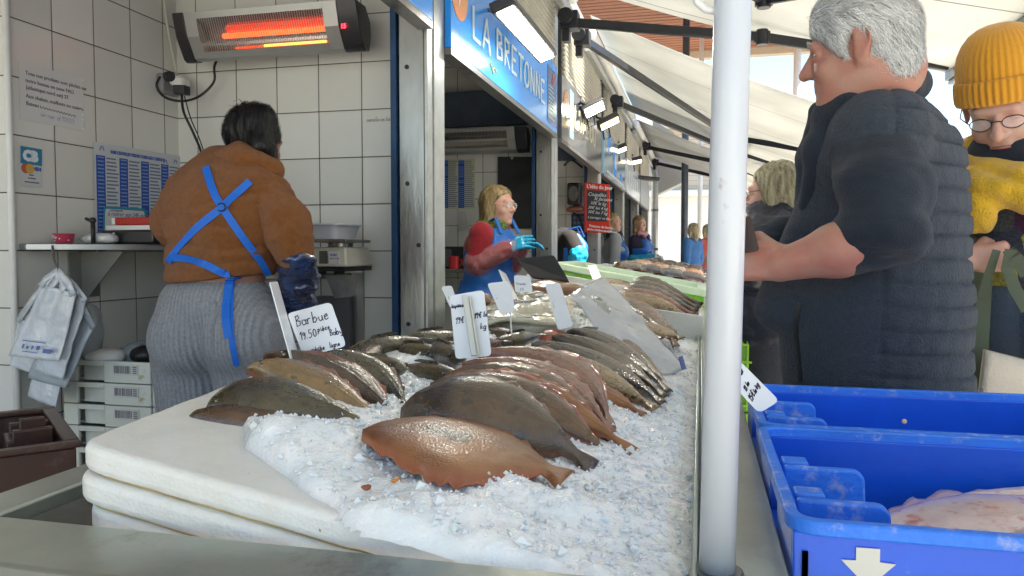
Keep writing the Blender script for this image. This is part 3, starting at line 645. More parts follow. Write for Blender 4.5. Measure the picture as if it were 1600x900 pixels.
ice = link_mesh('crushed_ice', V, F, [M_ice, M_chip], None, False, [0 if k < nsurf else 1 for k in range(len(F))]); ice.data.polygons.foreach_set('use_smooth', [k < nsurf for k in range(len(F))])
tag(ice, 'crushed ice spread under the fish and down to the counter edge', 'ice', kind='stuff')

# ------------------------------------------------------------------ fish
def fish_mat(name, c1, c2, cfin, spots=(.02, .016, .01), spot=.62, belly=None, rough=.16, vs=14, red=0, bstr=.5, coat=.8):
    """mottled wet skin; UV u runs head to tail, v across (0.5 on the back)"""
    m, n, l, p = nodemat(name); uv = n.new('ShaderNodeUVMap'); uv.uv_map = 'skin'; s = n.new('ShaderNodeSeparateXYZ'); l.new(uv.outputs[0], s.inputs[0])
    tc = n.new('ShaderNodeTexCoord')
    ns = n.new('ShaderNodeTexNoise'); ns.inputs['Scale'].default_value = vs; ns.inputs['Detail'].default_value = 7; ns.inputs['Roughness'].default_value = .65; l.new(tc.outputs['Object'], ns.inputs[0])
    r = n.new('ShaderNodeValToRGB'); r.color_ramp.elements[0].position = .34; r.color_ramp.elements[1].position = .64; r.color_ramp.elements[0].color = (*c1, 1); r.color_ramp.elements[1].color = (*c2, 1); l.new(ns.outputs[0], r.inputs[0])
    n2 = n.new('ShaderNodeTexNoise'); n2.inputs['Scale'].default_value = vs * 4.5; n2.inputs['Detail'].default_value = 4; l.new(tc.outputs['Object'], n2.inputs[0])
    r2 = n.new('ShaderNodeValToRGB'); r2.color_ramp.elements[0].position = spot - .05; r2.color_ramp.elements[1].position = spot + .05; l.new(n2.outputs[0], r2.inputs[0])
    mx = n.new('ShaderNodeMixRGB'); l.new(math_node(n, l, 'MULTIPLY', r2.outputs[0], .8), mx.inputs[0]); l.new(r.outputs[0], mx.inputs[1]); mx.inputs[2].default_value = (*spots, 1)
    d = math_node(n, l, 'ABSOLUTE', math_node(n, l, 'SUBTRACT', s.outputs[1], .5))   # 0 centre .. .5 edge
    wv = n.new('ShaderNodeTexNoise'); wv.inputs['Scale'].default_value = 22; l.new(tc.outputs['Object'], wv.inputs[0])
    d2 = math_node(n, l, 'ADD', d, math_node(n, l, 'MULTIPLY', math_node(n, l, 'SUBTRACT', wv.outputs[0], .5), .07))
    e = n.new('ShaderNodeMapRange'); e.inputs[1].default_value = .36; e.inputs[2].default_value = .43; l.new(d2, e.inputs[0])
    m3 = n.new('ShaderNodeMixRGB'); l.new(e.outputs[0], m3.inputs[0]); l.new(mx.outputs[0], m3.inputs[1]); m3.inputs[2].default_value = (*cfin, 1)
    l.new(m3.outputs[0], p.inputs['Base Color'])
    n4 = n.new('ShaderNodeTexNoise'); n4.inputs['Scale'].default_value = 18; n4.inputs['Detail'].default_value = 3; l.new(tc.outputs['Object'], n4.inputs[0])
    rr = n.new('ShaderNodeMapRange'); rr.inputs[3].default_value = rough; rr.inputs[4].default_value = rough + .3; rr.inputs[1].default_value = .35; rr.inputs[2].default_value = .7; l.new(n4.outputs[0], rr.inputs[0]); l.new(rr.outputs[0], p.inputs['Roughness'])
    p.inputs['Coat Weight'].default_value = coat; p.inputs['Coat Roughness'].default_value = .07; p.inputs['Subsurface Weight'].default_value = .08; p.inputs['Subsurface Scale'].default_value = .005
    w_ = n.new('ShaderNodeTexWave'); w_.inputs['Scale'].default_value = 38; w_.inputs['Distortion'].default_value = 1.5; cb = n.new('ShaderNodeCombineXYZ'); l.new(s.outputs[0], cb.inputs[0]); l.new(math_node(n, l, 'MULTIPLY', s.outputs[1], .15), cb.inputs[1]); l.new(cb.outputs[0], w_.inputs[0])
    rays = math_node(n, l, 'MULTIPLY', math_node(n, l, 'MULTIPLY', w_.outputs[0], e.outputs[0]), 1.1)
    v = n.new('ShaderNodeTexVoronoi'); v.inputs['Scale'].default_value = 330; l.new(tc.outputs['Object'], v.inputs[0])
    h = math_node(n, l, 'ADD', math_node(n, l, 'ADD', rays, math_node(n, l, 'MULTIPLY', v.outputs[0], .3)), math_node(n, l, 'MULTIPLY', n4.outputs[0], 1.2))
    b = n.new('ShaderNodeBump'); b.inputs['Strength'].default_value = bstr; b.inputs['Distance'].default_value = .004; l.new(h, b.inputs['Height']); l.new(b.outputs[0], p.inputs['Normal']); l.new(b.outputs[0], p.inputs['Coat Normal'])
    return m
FM = {
 'olive': fish_mat('skin_olive', (.016, .014, .007), (.085, .062, .026), (.13, .045, .025), spot=.6),
 'dark': fish_mat('skin_dark', (.020, .012, .006), (.105, .055, .024), (.15, .055, .025), spot=.63, vs=10, rough=.24),
 'tan': fish_mat('skin_tan', (.12, .065, .022), (.32, .19, .07), (.3, .10, .06), spot=.68),
 'brown': fish_mat('skin_brown', (.045, .022, .010), (.15, .068, .026), (.38, .13, .09), spot=.66, rough=.22),
 'pink': fish_mat('skin_pink', (.12, .036, .022), (.25, .09, .055), (.42, .13, .09), spot=.7, rough=.22),
 'orange': fish_mat('skin_orange', (.14, .047, .017), (.36, .155, .06), (.33, .10, .04), spot=.74, rough=.30, vs=7, bstr=.3, coat=.25),
 'gold': fish_mat('skin_gold', (.15, .09, .035), (.33, .22, .10), (.22, .09, .05), spot=.6, vs=24),
 'slate': fish_mat('skin_slate', (.03, .025, .02), (.11, .08, .055), (.18, .12, .10), spot=.66),
 'pale': fish_mat('skin_pale', (.50, .36, .35), (.70, .59, .58), (.60, .42, .40), spots=(.42, .10, .09), spot=.60, rough=.25, vs=9, bstr=.15),
 'speck': fish_mat('skin_speck', (.018, .015, .008), (.12, .09, .035), (.22, .07, .05), spot=.56, vs=30),
 'red': fish_mat('skin_red', (.35, .06, .03), (.5, .13, .06), (.5, .15, .1), spot=.7),
}
M_eye = mat('fish_eye', (.01, .01, .01), .08, coat=1); M_eyering = mat('fish_eye_ring', (.45, .38, .2), .3)
WS = [0, .03, .08, .16, .28, .42, .56, .7, .8, .87, .905, .93, .97, 1.0]
WV = [.05, .2, .40, .63, .86, .98, .93, .68, .41, .2, .13, .17, .27, .30]
def mesh_uv(o, uvs):
    ul = o.data.uv_layers.new(name='skin'); li = np.empty(len(o.data.loops), dtype=int); o.data.loops.foreach_get('vertex_index', li)
    ul.data.foreach_set('uv', np.asarray(uvs)[li].ravel())
def P3(c, arg=0):
    return atY(c[0], c[1], c[2])
def flatfish(H, T, A, B, m, label, group='flatfish fanned out on the ice', dome=.02, nu=44, nv=26, fringe=.0035, wsc=1.0, seed=0, eyes=True, curl=0, name='flatfish', arch=0.0, cat='fish'):
    """H head, T tail, A and B the two fin edges at mid-length, all points in the market"""
    H, T, A, B = [Vector(q) for q in (H, T, A, B)]
    M = (A + B) / 2; Vv = (A - B) / 2; Cc = lambda s: H * (2 * (s - .5) * (s - 1)) + M * (4 * s * (1 - s)) + T * (2 * s * (s - .5))
    n0 = (T - H).cross(Vv); n0.normalize()
    if n0.dot(Vector((0, 0, CAMZ)) - M) < 0: n0 = -n0
    if n0.z < -.2: n0 = -n0
    wl_ = Vv.length; rr = np.random.default_rng(seed + 5); ph = rr.random() * 9
    vs = []; uv = []
    for side in (1, -1):
        for i in range(nu):
            s = i / (nu - 1); s = s ** 1.0; w_ = float(np.interp(s, WS, WV)) * wsc; c = Cc(s); tg = (Cc(min(1, s + .01)) - Cc(max(0, s - .01))).normalized()
            vdir = (Vv - tg * Vv.dot(tg) * .6)
            for j in range(nv):
                t = -1 + 2 * j / (nv - 1); at = abs(t)
                body = max(0, 1 - (at / .77) ** 2.6) if at < .77 else 0
                th = dome * (float(np.interp(s, [0, .06, .25, .5, .8, .9, 1], [.25, .8, 1, .9, .45, .16, .04]))) * body ** .62
                rip = fringe * (at > .74) * ((at - .74) / .26) * (math.sin(s * 75 + ph + t * 3) * .6 + math.sin(s * 41 + ph * 2) * .6) * (s < .9)
                edge = -.006 * max(0, (at - .6) / .4) ** 2 + rip + curl * max(0, (t - .7) / .3) ** 1.5 + (.0016 * math.exp(-((t - .06 - .12 * math.exp(-((s - .22) / .08) ** 2)) / .03) ** 2) if s < .88 else 0) * (side > 0)
                n_ = n0 * (th * side + edge + (.0009 * side)) + n0 * arch * 4 * s * (1 - s)
                ww = w_ * (1 + .025 * math.sin(s * 60 + ph) * (at > .9))
                vs.append(c + vdir * ww * t + n_); uv.append((s, .5 + t / 2 * (.8 if s > .9 else 1)))
    k = nu * nv; fs = [(i * nv + j, i * nv + j + 1, (i + 1) * nv + j + 1, (i + 1) * nv + j) for i in range(nu - 1) for j in range(nv - 1)]
    fs += [tuple(x + k for x in f[::-1]) for f in fs]
    fs += [(i * nv + 0, (i + 1) * nv, k + (i + 1) * nv, k + i * nv) for i in range(nu - 1)] + [(i * nv + nv - 1, k + i * nv + nv - 1, k + (i + 1) * nv + nv - 1, (i + 1) * nv + nv - 1) for i in range(nu - 1)]
    fs += [(j, k + j, k + j + 1, j + 1) for j in range(nv - 1)] + [((nu - 1) * nv + j, (nu - 1) * nv + j + 1, k + (nu - 1) * nv + j + 1, k + (nu - 1) * nv + j) for j in range(nv - 1)]
    # split the tail blade off as its own part
    tail = [f for f in fs if min((x % k) // nv for x in f) >= int(.905 * (nu - 1))]; body = [f for f in fs if f not in set(tail)]
    def sub(fl, nm, par):
        ids = sorted({x for f in fl for x in f}); mp = {x: i for i, x in enumerate(ids)}
        o = link_mesh(nm, [vs[x] for x in ids], [tuple(mp[x] for x in f) for f in fl], m, par, True, loc=None if par else M)
        mesh_uv(o, [uv[x] for x in ids]); return o
    o = sub(body, name, None); tag(o, label, cat, group); sub(tail, 'tail_fin', o)
    if eyes:
        for q, tt in ((.085, .14), (.115, -.2)):
            c = Cc(q) + Vv * tt * float(np.interp(q, WS, WV)) + n0 * (dome * float(np.interp(q, [0, .06, .25], [.25, .8, 1])) * .93 + .0004); rd = .0026
            e = MB().ell(c, rd, rd, rd, 12, 8).build('eye', M_eye, o, smooth=True)
            MB().ell(c - n0 * .0015, rd * 1.35, rd * 1.35, rd * 1.1, 12, 8).build('eye_ring', M_eyering, e, smooth=True)
    return o
def ff(h, t, a, b, m, label, **k): return flatfish(P3(h), P3(t), P3(a), P3(b), FM[m], label, **k)
G1 = 'flatfish piled at the left of the ice'; G2 = 'flatfish fanned in the middle of the ice'; G3 = 'flatfish with tails on the ice by the plastic bag'
ff((290, 662, .85), (606, 690, .95), (430, 640, .94), (420, 684, .865), 'brown', 'reddish brown flatfish lowest in the left pile, its edge on the foam tray', group=G1, seed=1, eyes=False)
ff((318, 652, .88), (612, 680, .97), (440, 586, .985), (430, 674, .885), 'olive', 'dark olive mottled flatfish at the front of the left pile', group=G1, dome=.024, seed=2)
ff((386, 577, .975), (628, 688, .985), (512, 577, 1.06), (474, 624, .985), 'tan', 'golden tan flatfish lying on the dark olive one', group=G1, seed=3, dome=.014, curl=.004, wsc=1.14)
ff((412, 556, 1.02), (632, 668, 1.01), (556, 572, 1.13), (510, 604, 1.06), 'dark', 'dark brown flatfish above the golden tan one', group=G1, seed=4, dome=.014, wsc=1.14)
ff((486, 554, 1.09), (640, 655, 1.05), (607, 571, 1.18), (562, 600, 1.12), 'olive', 'shiny speckled olive flatfish topmost in the left pile, beside its pink edge', group=G1, seed=5, dome=.016, wsc=1.2)
ff((472, 553, 1.07), (630, 662, 1.03), (575, 578, 1.14), (530, 596, 1.08), 'pink', 'flatfish showing a pink fin edge between two dark ones in the left pile', group=G1, seed=15, dome=.010, wsc=1.14, curl=.004, eyes=False)
of_ = flatfish(atS(566, 676, .04), atS(888, 744, .038), atS(752, 650, .046), atS(714, 756, .036), FM['orange'], 'orange-brown flatfish at the front of the middle fan, flat on the ice', group=G2, seed=6, dome=.010, eyes=False)
# the dark oval blotch on its skin, a copy of the orange skin with one marked patch
mo = FM['orange'].copy(); mo.name = 'skin_orange_blotched'; n_, l_ = mo.node_tree.nodes, mo.node_tree.links; p_ = n_['Principled BSDF']; src_ = p_.inputs['Base Color'].links[0].from_socket
tc_ = n_.new('ShaderNodeTexCoord'); vs_ = n_.new('ShaderNodeVectorMath'); vs_.operation = 'SUBTRACT'; q_ = [v.co.copy() for v in of_.data.vertices]; pn_ = (atS(888, 744, .038) - atS(566, 676, .04)).cross(atS(752, 650, .046) - atS(714, 756, .036)); dr_ = ray(700, 690); o3_ = Vector((0, 0, CAMZ)); c_ = o3_ + dr_ * ((atS(714, 756, .036).lerp(atS(752, 650, .046), .5) - o3_).dot(pn_) / dr_.dot(pn_)) - wl(of_); vs_.inputs[1].default_value = c_; l_.new(tc_.outputs['Object'], vs_.inputs[0])
vm_ = n_.new('ShaderNodeVectorMath'); vm_.operation = 'MULTIPLY'; vm_.inputs[1].default_value = (.8, 1.2, .6); l_.new(vs_.outputs[0], vm_.inputs[0]); ln_ = n_.new('ShaderNodeVectorMath'); ln_.operation = 'LENGTH'; l_.new(vm_.outputs[0], ln_.inputs[0])
nz_ = n_.new('ShaderNodeTexNoise'); nz_.inputs['Scale'].default_value = 60; l_.new(tc_.outputs['Object'], nz_.inputs[0]); d_ = math_node(n_, l_, 'ADD', ln_.outputs['Value'], math_node(n_, l_, 'MULTIPLY', nz_.outputs[0], .012))
mr_ = n_.new('ShaderNodeMapRange'); mr_.inputs[1].default_value = .036; mr_.inputs[2].default_value = .027; l_.new(d_, mr_.inputs[0]); mx_ = n_.new('ShaderNodeMixRGB'); l_.new(mr_.outputs[0], mx_.inputs[0]); l_.new(src_, mx_.inputs[1]); mx_.inputs[2].default_value = (.018, .012, .008, 1); l_.new(mx_.outputs[0], p_.inputs['Base Color'])
of_.data.materials[0] = mo
ff((626, 645, 1.0), (930, 732, 1.02), (792, 590, 1.09), (752, 704, .955), 'dark', 'largest dark brown flatfish, domed, lying across the orange-brown one', group=G2, seed=7, dome=.030, wsc=1.06)
ff((672, 602, 1.12), (962, 722, 1.10), (842, 596, 1.19), (800, 654, 1.11), 'brown', 'brown flatfish tucked just behind the largest dark one', group=G2, seed=8, dome=.014, wsc=1.14, curl=.004, eyes=False)
ff((692, 592, 1.18), (990, 706, 1.13), (852, 592, 1.24), (815, 640, 1.17), 'orange', 'flatfish with an orange tail reaching out to the right of the fan', group=G2, seed=9, dome=.012, wsc=1.14, curl=.003, eyes=False)
ff((706, 584, 1.23), (958, 690, 1.16), (858, 580, 1.30), (820, 622, 1.22), 'brown', 'third brown flatfish back in the middle fan', group=G2, seed=10, dome=.014, wsc=1.14, curl=.003, eyes=False)
ff((722, 570, 1.28), (955, 676, 1.19), (880, 574, 1.37), (838, 606, 1.28), 'pink', 'flatfish under the raised pink one in the middle fan', group=G2, seed=11, dome=.012, wsc=1.12, curl=.003, eyes=False)
ff((745, 552, 1.34), (955, 672, 1.22), (908, 562, 1.44), (868, 590, 1.35), 'pink', 'rearmost flatfish of the middle fan with a raised wide pink edge', group=G2, seed=12, dome=.012, curl=.006, wsc=1.2, eyes=False)
ff((880, 598, 1.5), (1006, 647, 1.39), (955, 602, 1.49), (930, 632, 1.43), 'orange', 'small orange-tailed flatfish lowest in the fan by the bag', group=G3, seed=20, dome=.01, eyes=False)
ff((842, 558, 1.55), (1026, 638, 1.43), (945, 568, 1.62), (908, 608, 1.5), 'gold', 'golden brown flatfish at the front of the fan by the bag', group=G3, seed=21, dome=.02, eyes=False)
ff((830, 540, 1.66), (1036, 630, 1.5), (955, 556, 1.74), (922, 586, 1.64), 'slate', 'grey-brown flatfish second in the fan by the bag', group=G3, seed=22, dome=.018)
ff((862, 528, 1.76), (1040, 620, 1.57), (966, 544, 1.84), (936, 570, 1.74), 'dark', 'dark flatfish third in the fan by the bag', group=G3, seed=23, dome=.016, eyes=False)
ff((885, 520, 1.84), (1046, 612, 1.64), (975, 532, 1.95), (945, 556, 1.84), 'slate', 'grey flatfish fourth in the fan by the bag, its tail bent up', group=G3, seed=24, dome=.016, eyes=False)
ff((905, 516, 1.94), (1056, 616, 1.7), (990, 532, 2.05), (960, 550, 1.95), 'brown', 'rearmost flatfish in the fan, half under the plastic bag', group=G3, seed=25, dome=.014, eyes=False)

def roundfish(H, T, r, m, label, group=None, flat=.75, nu=30, nv=16, name='fish', bend=0.0, eye=True):
    H, T = Vector(H), Vector(T); ax = (T - H); L = ax.length; ax.normalize(); up = Vector((0, 0, 1)); sd_ = ax.cross(up).normalized(); up = sd_.cross(ax)
    vs = []; uv = []
    for i in range(nu):
        s = i / (nu - 1); w_ = float(np.interp(s, [0, .03, .1, .25, .45, .7, .85, .9, .95, 1], [.05, .35, .7, .97, 1, .62, .25, .2, .5, .75])); dd = float(np.interp(s, [0, .86, .93, 1], [1, 1, .25, .08])); c = H + ax * L * s + up * bend * math.sin(math.pi * s)
        for j in range(nv):
            a = 2 * math.pi * j / nv; vs.append(c + sd_ * math.cos(a) * r * w_ * (1 if s < .87 else 1.1) + up * math.sin(a) * r * w_ * flat * dd); uv.append((s, .5 + .38 * (1 - math.sin(a)) / 2))
    fs = [(i * nv + j, i * nv + (j + 1) % nv, (i + 1) * nv + (j + 1) % nv, (i + 1) * nv + j) for i in range(nu - 1) for j in range(nv)] + [tuple(range(nv))[::-1], tuple(range((nu - 1) * nv, nu * nv))]
    k0 = int(.9 * (nu - 1)) * nv
    def sub(fl, nm, par):
        ids = sorted({x for f in fl for x in f}); mp = {x: i for i, x in enumerate(ids)}
        o = link_mesh(nm, [vs[x] for x in ids], [tuple(mp[x] for x in f) for f in fl], m, par, True, loc=None if par else (H + T) / 2); mesh_uv(o, [uv[x] for x in ids]); return o
    tail = [f for f in fs if min(f) >= k0]; o = sub([f for f in fs if min(f) < k0], name, None); tag(o, label, 'fish', group); sub(tail, 'tail_fin', o)
    m2 = MB(); P = [H + ax * L * s + up * (r * flat * .9) for s in (.25, .35, .5, .62)]; Q = [p + up * r * .22 + ax * r * .3 for p in P]; Q[-1] = P[-1] + up * r * .1
    m2.add([p + sd_ * .0012 for p in P + Q] + [p - sd_ * .0012 for p in P + Q], [(0, 1, 5, 4), (1, 2, 6, 5), (2, 3, 7, 6), (9, 8, 12, 13), (10, 9, 13, 14), (11, 10, 14, 15), (4, 5, 13, 12), (5, 6, 14, 13), (6, 7, 15, 14), (0, 4, 12, 8), (3, 11, 15, 7)])
    f_ = m2.build('dorsal_fin', m, o); mesh_uv(f_, [(.5, .5)] * len(f_.data.vertices))
    if eye:
        for q in (1, -1): MB().ell(H + ax * L * .1 + sd_ * q * r * .62 + up * r * .2, r * .16, r * .16, r * .16, 10, 8).build('eye', M_eye, o, smooth=True)
    return o
def rf(h, t, r, m, label, **k): return roundfish(P3(h), P3(t), r, FM[m], label, **k)
G4 = 'speckled round fish behind the left pile'
rf((632, 577, 1.22), (540, 566, 1.36), .026, 'speck', 'speckled round fish with its blunt head towards the middle fan', group=G4)
rf((716, 590, 1.27), (612, 574, 1.40), .027, 'speck', 'speckled round fish in front of the tall clipped price card', group=G4)
rf((690, 556, 1.45), (598, 546, 1.58), .030, 'speck', 'plump speckled fish in the second layer under the clipped card', group=G4)
rf((545, 552, 1.45), (668, 528, 1.62), .032, 'speck', 'speckled fish at the left end beneath the handwritten Barbue card', group=G4)
rf((620, 540, 1.6), (735, 522, 1.75), .034, 'speck', 'speckled fish highest of the pile below the steel post', group=G4)
rf((722, 562, 1.36), (664, 538, 1.6), .028, 'olive', 'olive round fish lying crosswise by the clipped card', group=G4)
rf((560, 570, 1.33), (600, 536, 1.56), .022, 'brown', 'small reddish fish lying crosswise behind the shiny flatfish', group=G4)
rf((700, 548, 1.6), (790, 532, 1.72), .03, 'pink', 'reddish fish lying on ice behind the clipped card', group=G4, eye=False)
rf((770, 540, 1.7), (850, 522, 1.85), .028, 'olive', 'glossy dark fish between the clipped card and the red gurnard', group=G4)
rf((842, 524, 2.0), (905, 545, 2.0), .035, 'red', 'bright red fish with its eye showing beside a tall price card', group=None)
rf((812, 527, 1.9), (700, 520, 2.1), .033, 'slate', 'silver grey fish in clear wrap in front of the cream parcel', group=None)
# ------------------------------------------------------------------ helpers for sheets and cards
def sheet(c, nu, nv, amp, seed=0, sc=9, sag=0, fold=None):
    """bilinear sheet through four corners (c00, c10, c11, c01) with crumples along its normal"""
    c = [Vector(q) for q in c]; n0 = (c[1] - c[0]).cross(c[3] - c[0]).normalized()
    P = [];
    for i in range(nu):
        for j in range(nv):
            u, v = i / (nu - 1), j / (nv - 1); P.append(c[0] * (1 - u) * (1 - v) + c[1] * u * (1 - v) + c[2] * u * v + c[3] * (1 - u) * v + Vector((0, 0, -sag * math.sin(math.pi * u))))
    A = np.array(P); d = fbm(A + seed * 3.3, sc, 3) * amp * 2
    if fold: d = d + fold(np.array([[i / (nu - 1), j / (nv - 1)] for i in range(nu) for j in range(nv)]))
    A = A + d[:, None] * np.array(n0)
    return A.tolist(), [(i * nv + j, i * nv + j + 1, (i + 1) * nv + j + 1, (i + 1) * nv + j) for i in range(nu - 1) for j in range(nv - 1)]
def rcard(c, r=.008, n=3):
    """outline with rounded corners from four 3D points"""
    c = [Vector(q) for q in c]; out = []
    for i in range(4):
        p, a, b = c[i], c[i - 1], c[(i + 1) % 4]; ea = (a - p).normalized() * r; eb = (b - p).normalized() * r
        for k in range(n + 1): u = k / n; out.append(p + ea * (1 - u) ** 2 + eb * u ** 2)
    return out
M_card = mat('price_card', (.80, .82, .86), .25, var=.03, vscale=8, coat=.4, dirt=(.6, .62, .64), dscale=12, damt=.33)
M_ink = mat('felt_ink', (.03, .03, .06), .6); M_inkb = mat('felt_ink_faded', (.25, .27, .38), .6); M_inkblue = mat('felt_ink_blue', (.03, .12, .5), .6)

GL = {}
def _gl():
    o = [(.3 + .3 * math.cos(a), .25 + .27 * math.sin(a)) for a in [.4 + k * .62 for k in range(11)]]
    G = {'a': [o, [(.6, .5), (.58, .1), (.72, 0)]], 'b': [[(.05, 1.05), (.03, 0)], [(.04, .3), (.3, .52), (.56, .28), (.3, -.02), (.04, .08)]], 'B': [[(.08, 1), (.05, 0)], [(-.02, .95), (.4, 1.0), (.5, .78), (.08, .54), (.55, .42), (.5, .08), (.0, .0)]],
     'r': [[(.05, .5), (.08, 0)], [(.08, .3), (.25, .5), (.42, .46)]], 'u': [[(.04, .5), (.06, .12), (.25, 0), (.46, .15), (.5, .5)], [(.5, .5), (.52, .05), (.62, 0)]], 'e': [[(.05, .25), (.5, .3), (.4, .52), (.1, .4), (.08, .1), (.3, -.02), (.55, .1)]],
     'p': [[(.05, .5), (.0, -.45)], [(.04, .3), (.3, .52), (.52, .28), (.28, -.02), (.04, .08)]], 'i': [[(.1, .5), (.12, .05), (.22, 0)], [(.12, .72), (.14, .76)]], 'c': [[(.5, .42), (.3, .52), (.06, .25), (.25, 0), (.5, .08)]], 'y': [[(.04, .5), (.1, .12), (.42, .1)], [(.52, .5), (.36, -.38), (.08, -.3)]],
     'l': [[(.12, 1.05), (.06, .1), (.2, 0)]], 'g': [o, [(.6, .5), (.55, -.35), (.3, -.45), (.1, -.3)]], 'n': [[(.05, .5), (.07, 0)], [(.07, .32), (.28, .52), (.46, .36), (.48, 0)]], 't': [[(.2, .9), (.16, .1), (.34, 0)], [(0, .55), (.4, .58)]], 'k': [[(.06, 1.0), (.04, 0)], [(.45, .5), (.08, .22), (.48, 0)]],
     'h': [[(.06, 1.0), (.04, 0)], [(.05, .32), (.28, .52), (.46, .36), (.48, 0)]], 'o': [o + [o[0]]], 's': [[(.45, .48), (.15, .5), (.12, .3), (.42, .18), (.35, 0), (.05, .04)]], '1': [[(.02, .7), (.25, 1.0), (.2, 0)]], '9': [[(.5, .85), (.2, .98), (.08, .7), (.35, .58), (.52, .85), (.45, .3), (.3, 0)]], '5': [[(.5, 1), (.15, .96), (.1, .6), (.42, .58), (.5, .25), (.2, 0), (.02, .1)]],
     '0': [[(.3 + .26 * math.cos(a), .5 + .5 * math.sin(a)) for a in [k * .6 for k in range(12)]]], '2': [[(.05, .8), (.3, 1), (.48, .75), (.05, 0), (.55, .02)]], '3': [[(.08, .95), (.45, .9), (.2, .55), (.5, .3), (.2, 0), (.02, .1)]], '8': [[(.4, .9), (.1, .85), (.15, .6), (.5, .35), (.3, 0), (.05, .2), (.45, .75), (.4, .9)]], '6': [[(.45, .95), (.1, .5), (.1, .1), (.4, .02), (.48, .3), (.12, .42)]],
     '.': [[(.08, .02), (.12, .05)]], ',': [[(.12, .06), (.04, -.12)]], '€': [[(.55, .85), (.3, .98), (.1, .5), (.3, .02), (.55, .12)], [(-.02, .6), (.4, .6)], [(-.02, .42), (.38, .42)]], ' ': []}
    for a_, b_ in (('è', 'e'), ('ê', 'e'), ('é', 'e')): G[a_] = G[b_] + [[(.2, .7), (.34, .84)]]
    return G
GL = _gl()
def scrawl(parent, items, m, name='handwriting', wd=.0011, seed=3):
    """felt-pen words: each letter drawn as strokes; items = (words, start, reading dir, up dir, height, slant)"""
    mb = MB(); rr = random.Random(seed)
    for (s_, o_, ux, uy, hgt, sl) in items:
        ux = Vector(ux).normalized(); uy = Vector(uy).normalized(); nn = ux.cross(uy); x = 0; dy = 0
        for ch in s_:
            sc_ = hgt * rr.uniform(.9, 1.12); dy += rr.uniform(-.05, .05) * hgt
            for st in GL.get(ch, GL['o']):
                P = [Vector(o_) + ux * (x + (u + sl * v) * sc_ * .78 + rr.uniform(-.015, .015) * hgt) + uy * (v * sc_ + dy + rr.uniform(-.02, .02) * hgt) + nn * .0003 for u, v in st]
                for a, b in zip(P[:-1], P[1:]):
                    d = b - a
                    if d.length < 1e-6: continue
                    L = d.length; d.normalize(); q = nn.cross(d) * wd * rr.uniform(.4, .62); e = d * wd * .25; k = len(mb.v); mb.add([a - e - q, b + e - q, b + e + q, a - e + q], [(0, 1, 2, 3)])
            x += sc_ * (.30 if ch in ' .,il1' else .58)
    return mb.build(name, m, parent, fix=False)
def price_card(px, label, lines=(), stick=None, th=.0016, ink=None, group='price cards stuck into the fish', r=.008):
    """px: four (x, y, Y) seen corners: top-left, top-right, bottom-right, bottom-left"""
    c = [atY(*q) for q in px]; cen = sum(c, Vector()) / 4; n0 = (c[1] - c[0]).cross(c[3] - c[0]).normalized()
    if n0.dot(Vector((0, 0, CAMZ)) - cen) < 0: n0 = -n0
    o = MB().plate(rcard(c, r), n0, th).build('price_card', M_card, None, loc=cen, bevel=0); tag(o, label, 'price card', group)
    ux = (c[1] - c[0]); uy = (c[0] - c[3]); W, H_ = ux.length, uy.length
    its = []
    for (s, u, v, size, *ex) in lines:
        its.append((s, c[3] + ux * u + uy * v + n0 * (th / 2 + .0002), ux, uy, size * H_, ex[0] if ex else .35, -.012 * size * H_, ex[1] if len(ex) > 1 else .75))
    if its: scrawl(o, [(i_[0], i_[1], i_[2], i_[3], i_[4] * .62, .22) for i_ in its], ink or M_ink, wd=.0016, seed=len(label))
    if stick:
        m = MB(); b = (c[2] + c[3]) / 2 + (c[2] - c[3]) * (stick - .5); m.tube([b + uy.normalized() * .01 - n0 * .002, b - Vector((0, 0, .05)) - n0 * .002], .0018, 6); m.build('pin', M_white, o)
    return o

# ------------------------------------------------------------------ leaning white pole
pb = atY(1120, 905, .72); pb.z = .852; pt = atY(1145, 0, .72); pt = pb + (pt - pb) * 1.75
M_pole = mat('pole_paint', (.60, .63, .68), .3, var=.05, vscale=6, coat=.3, dirt=(.20, .13, .08), dscale=30, damt=.385, bump=.06, bscale=20, stretch=(1, 1, .5))
t = thing('awning_pole', 'white painted steel pole standing at the counter edge in front of the shoppers', 'pole', pb)
MB().tube([pb, pt], .0163, 40).build('tube', M_pole, t, smooth=True)
m = MB(); m.tube([pb + Vector((0, 0, -.0)), pb + Vector((0, 0, .007))], .024, 24); m.build('foot_plate', M_dsteel, t, bevel=.002)
m = MB(); q = atY(1118, 17, .72); m.tube([q, atY(1103, 15, .72), atY(1090, 4, .72), atY(1086, -12, .72), atY(1095, -26, .72)], .0035, 8); m.build('hook', M_white, t, smooth=True)
m = MB()

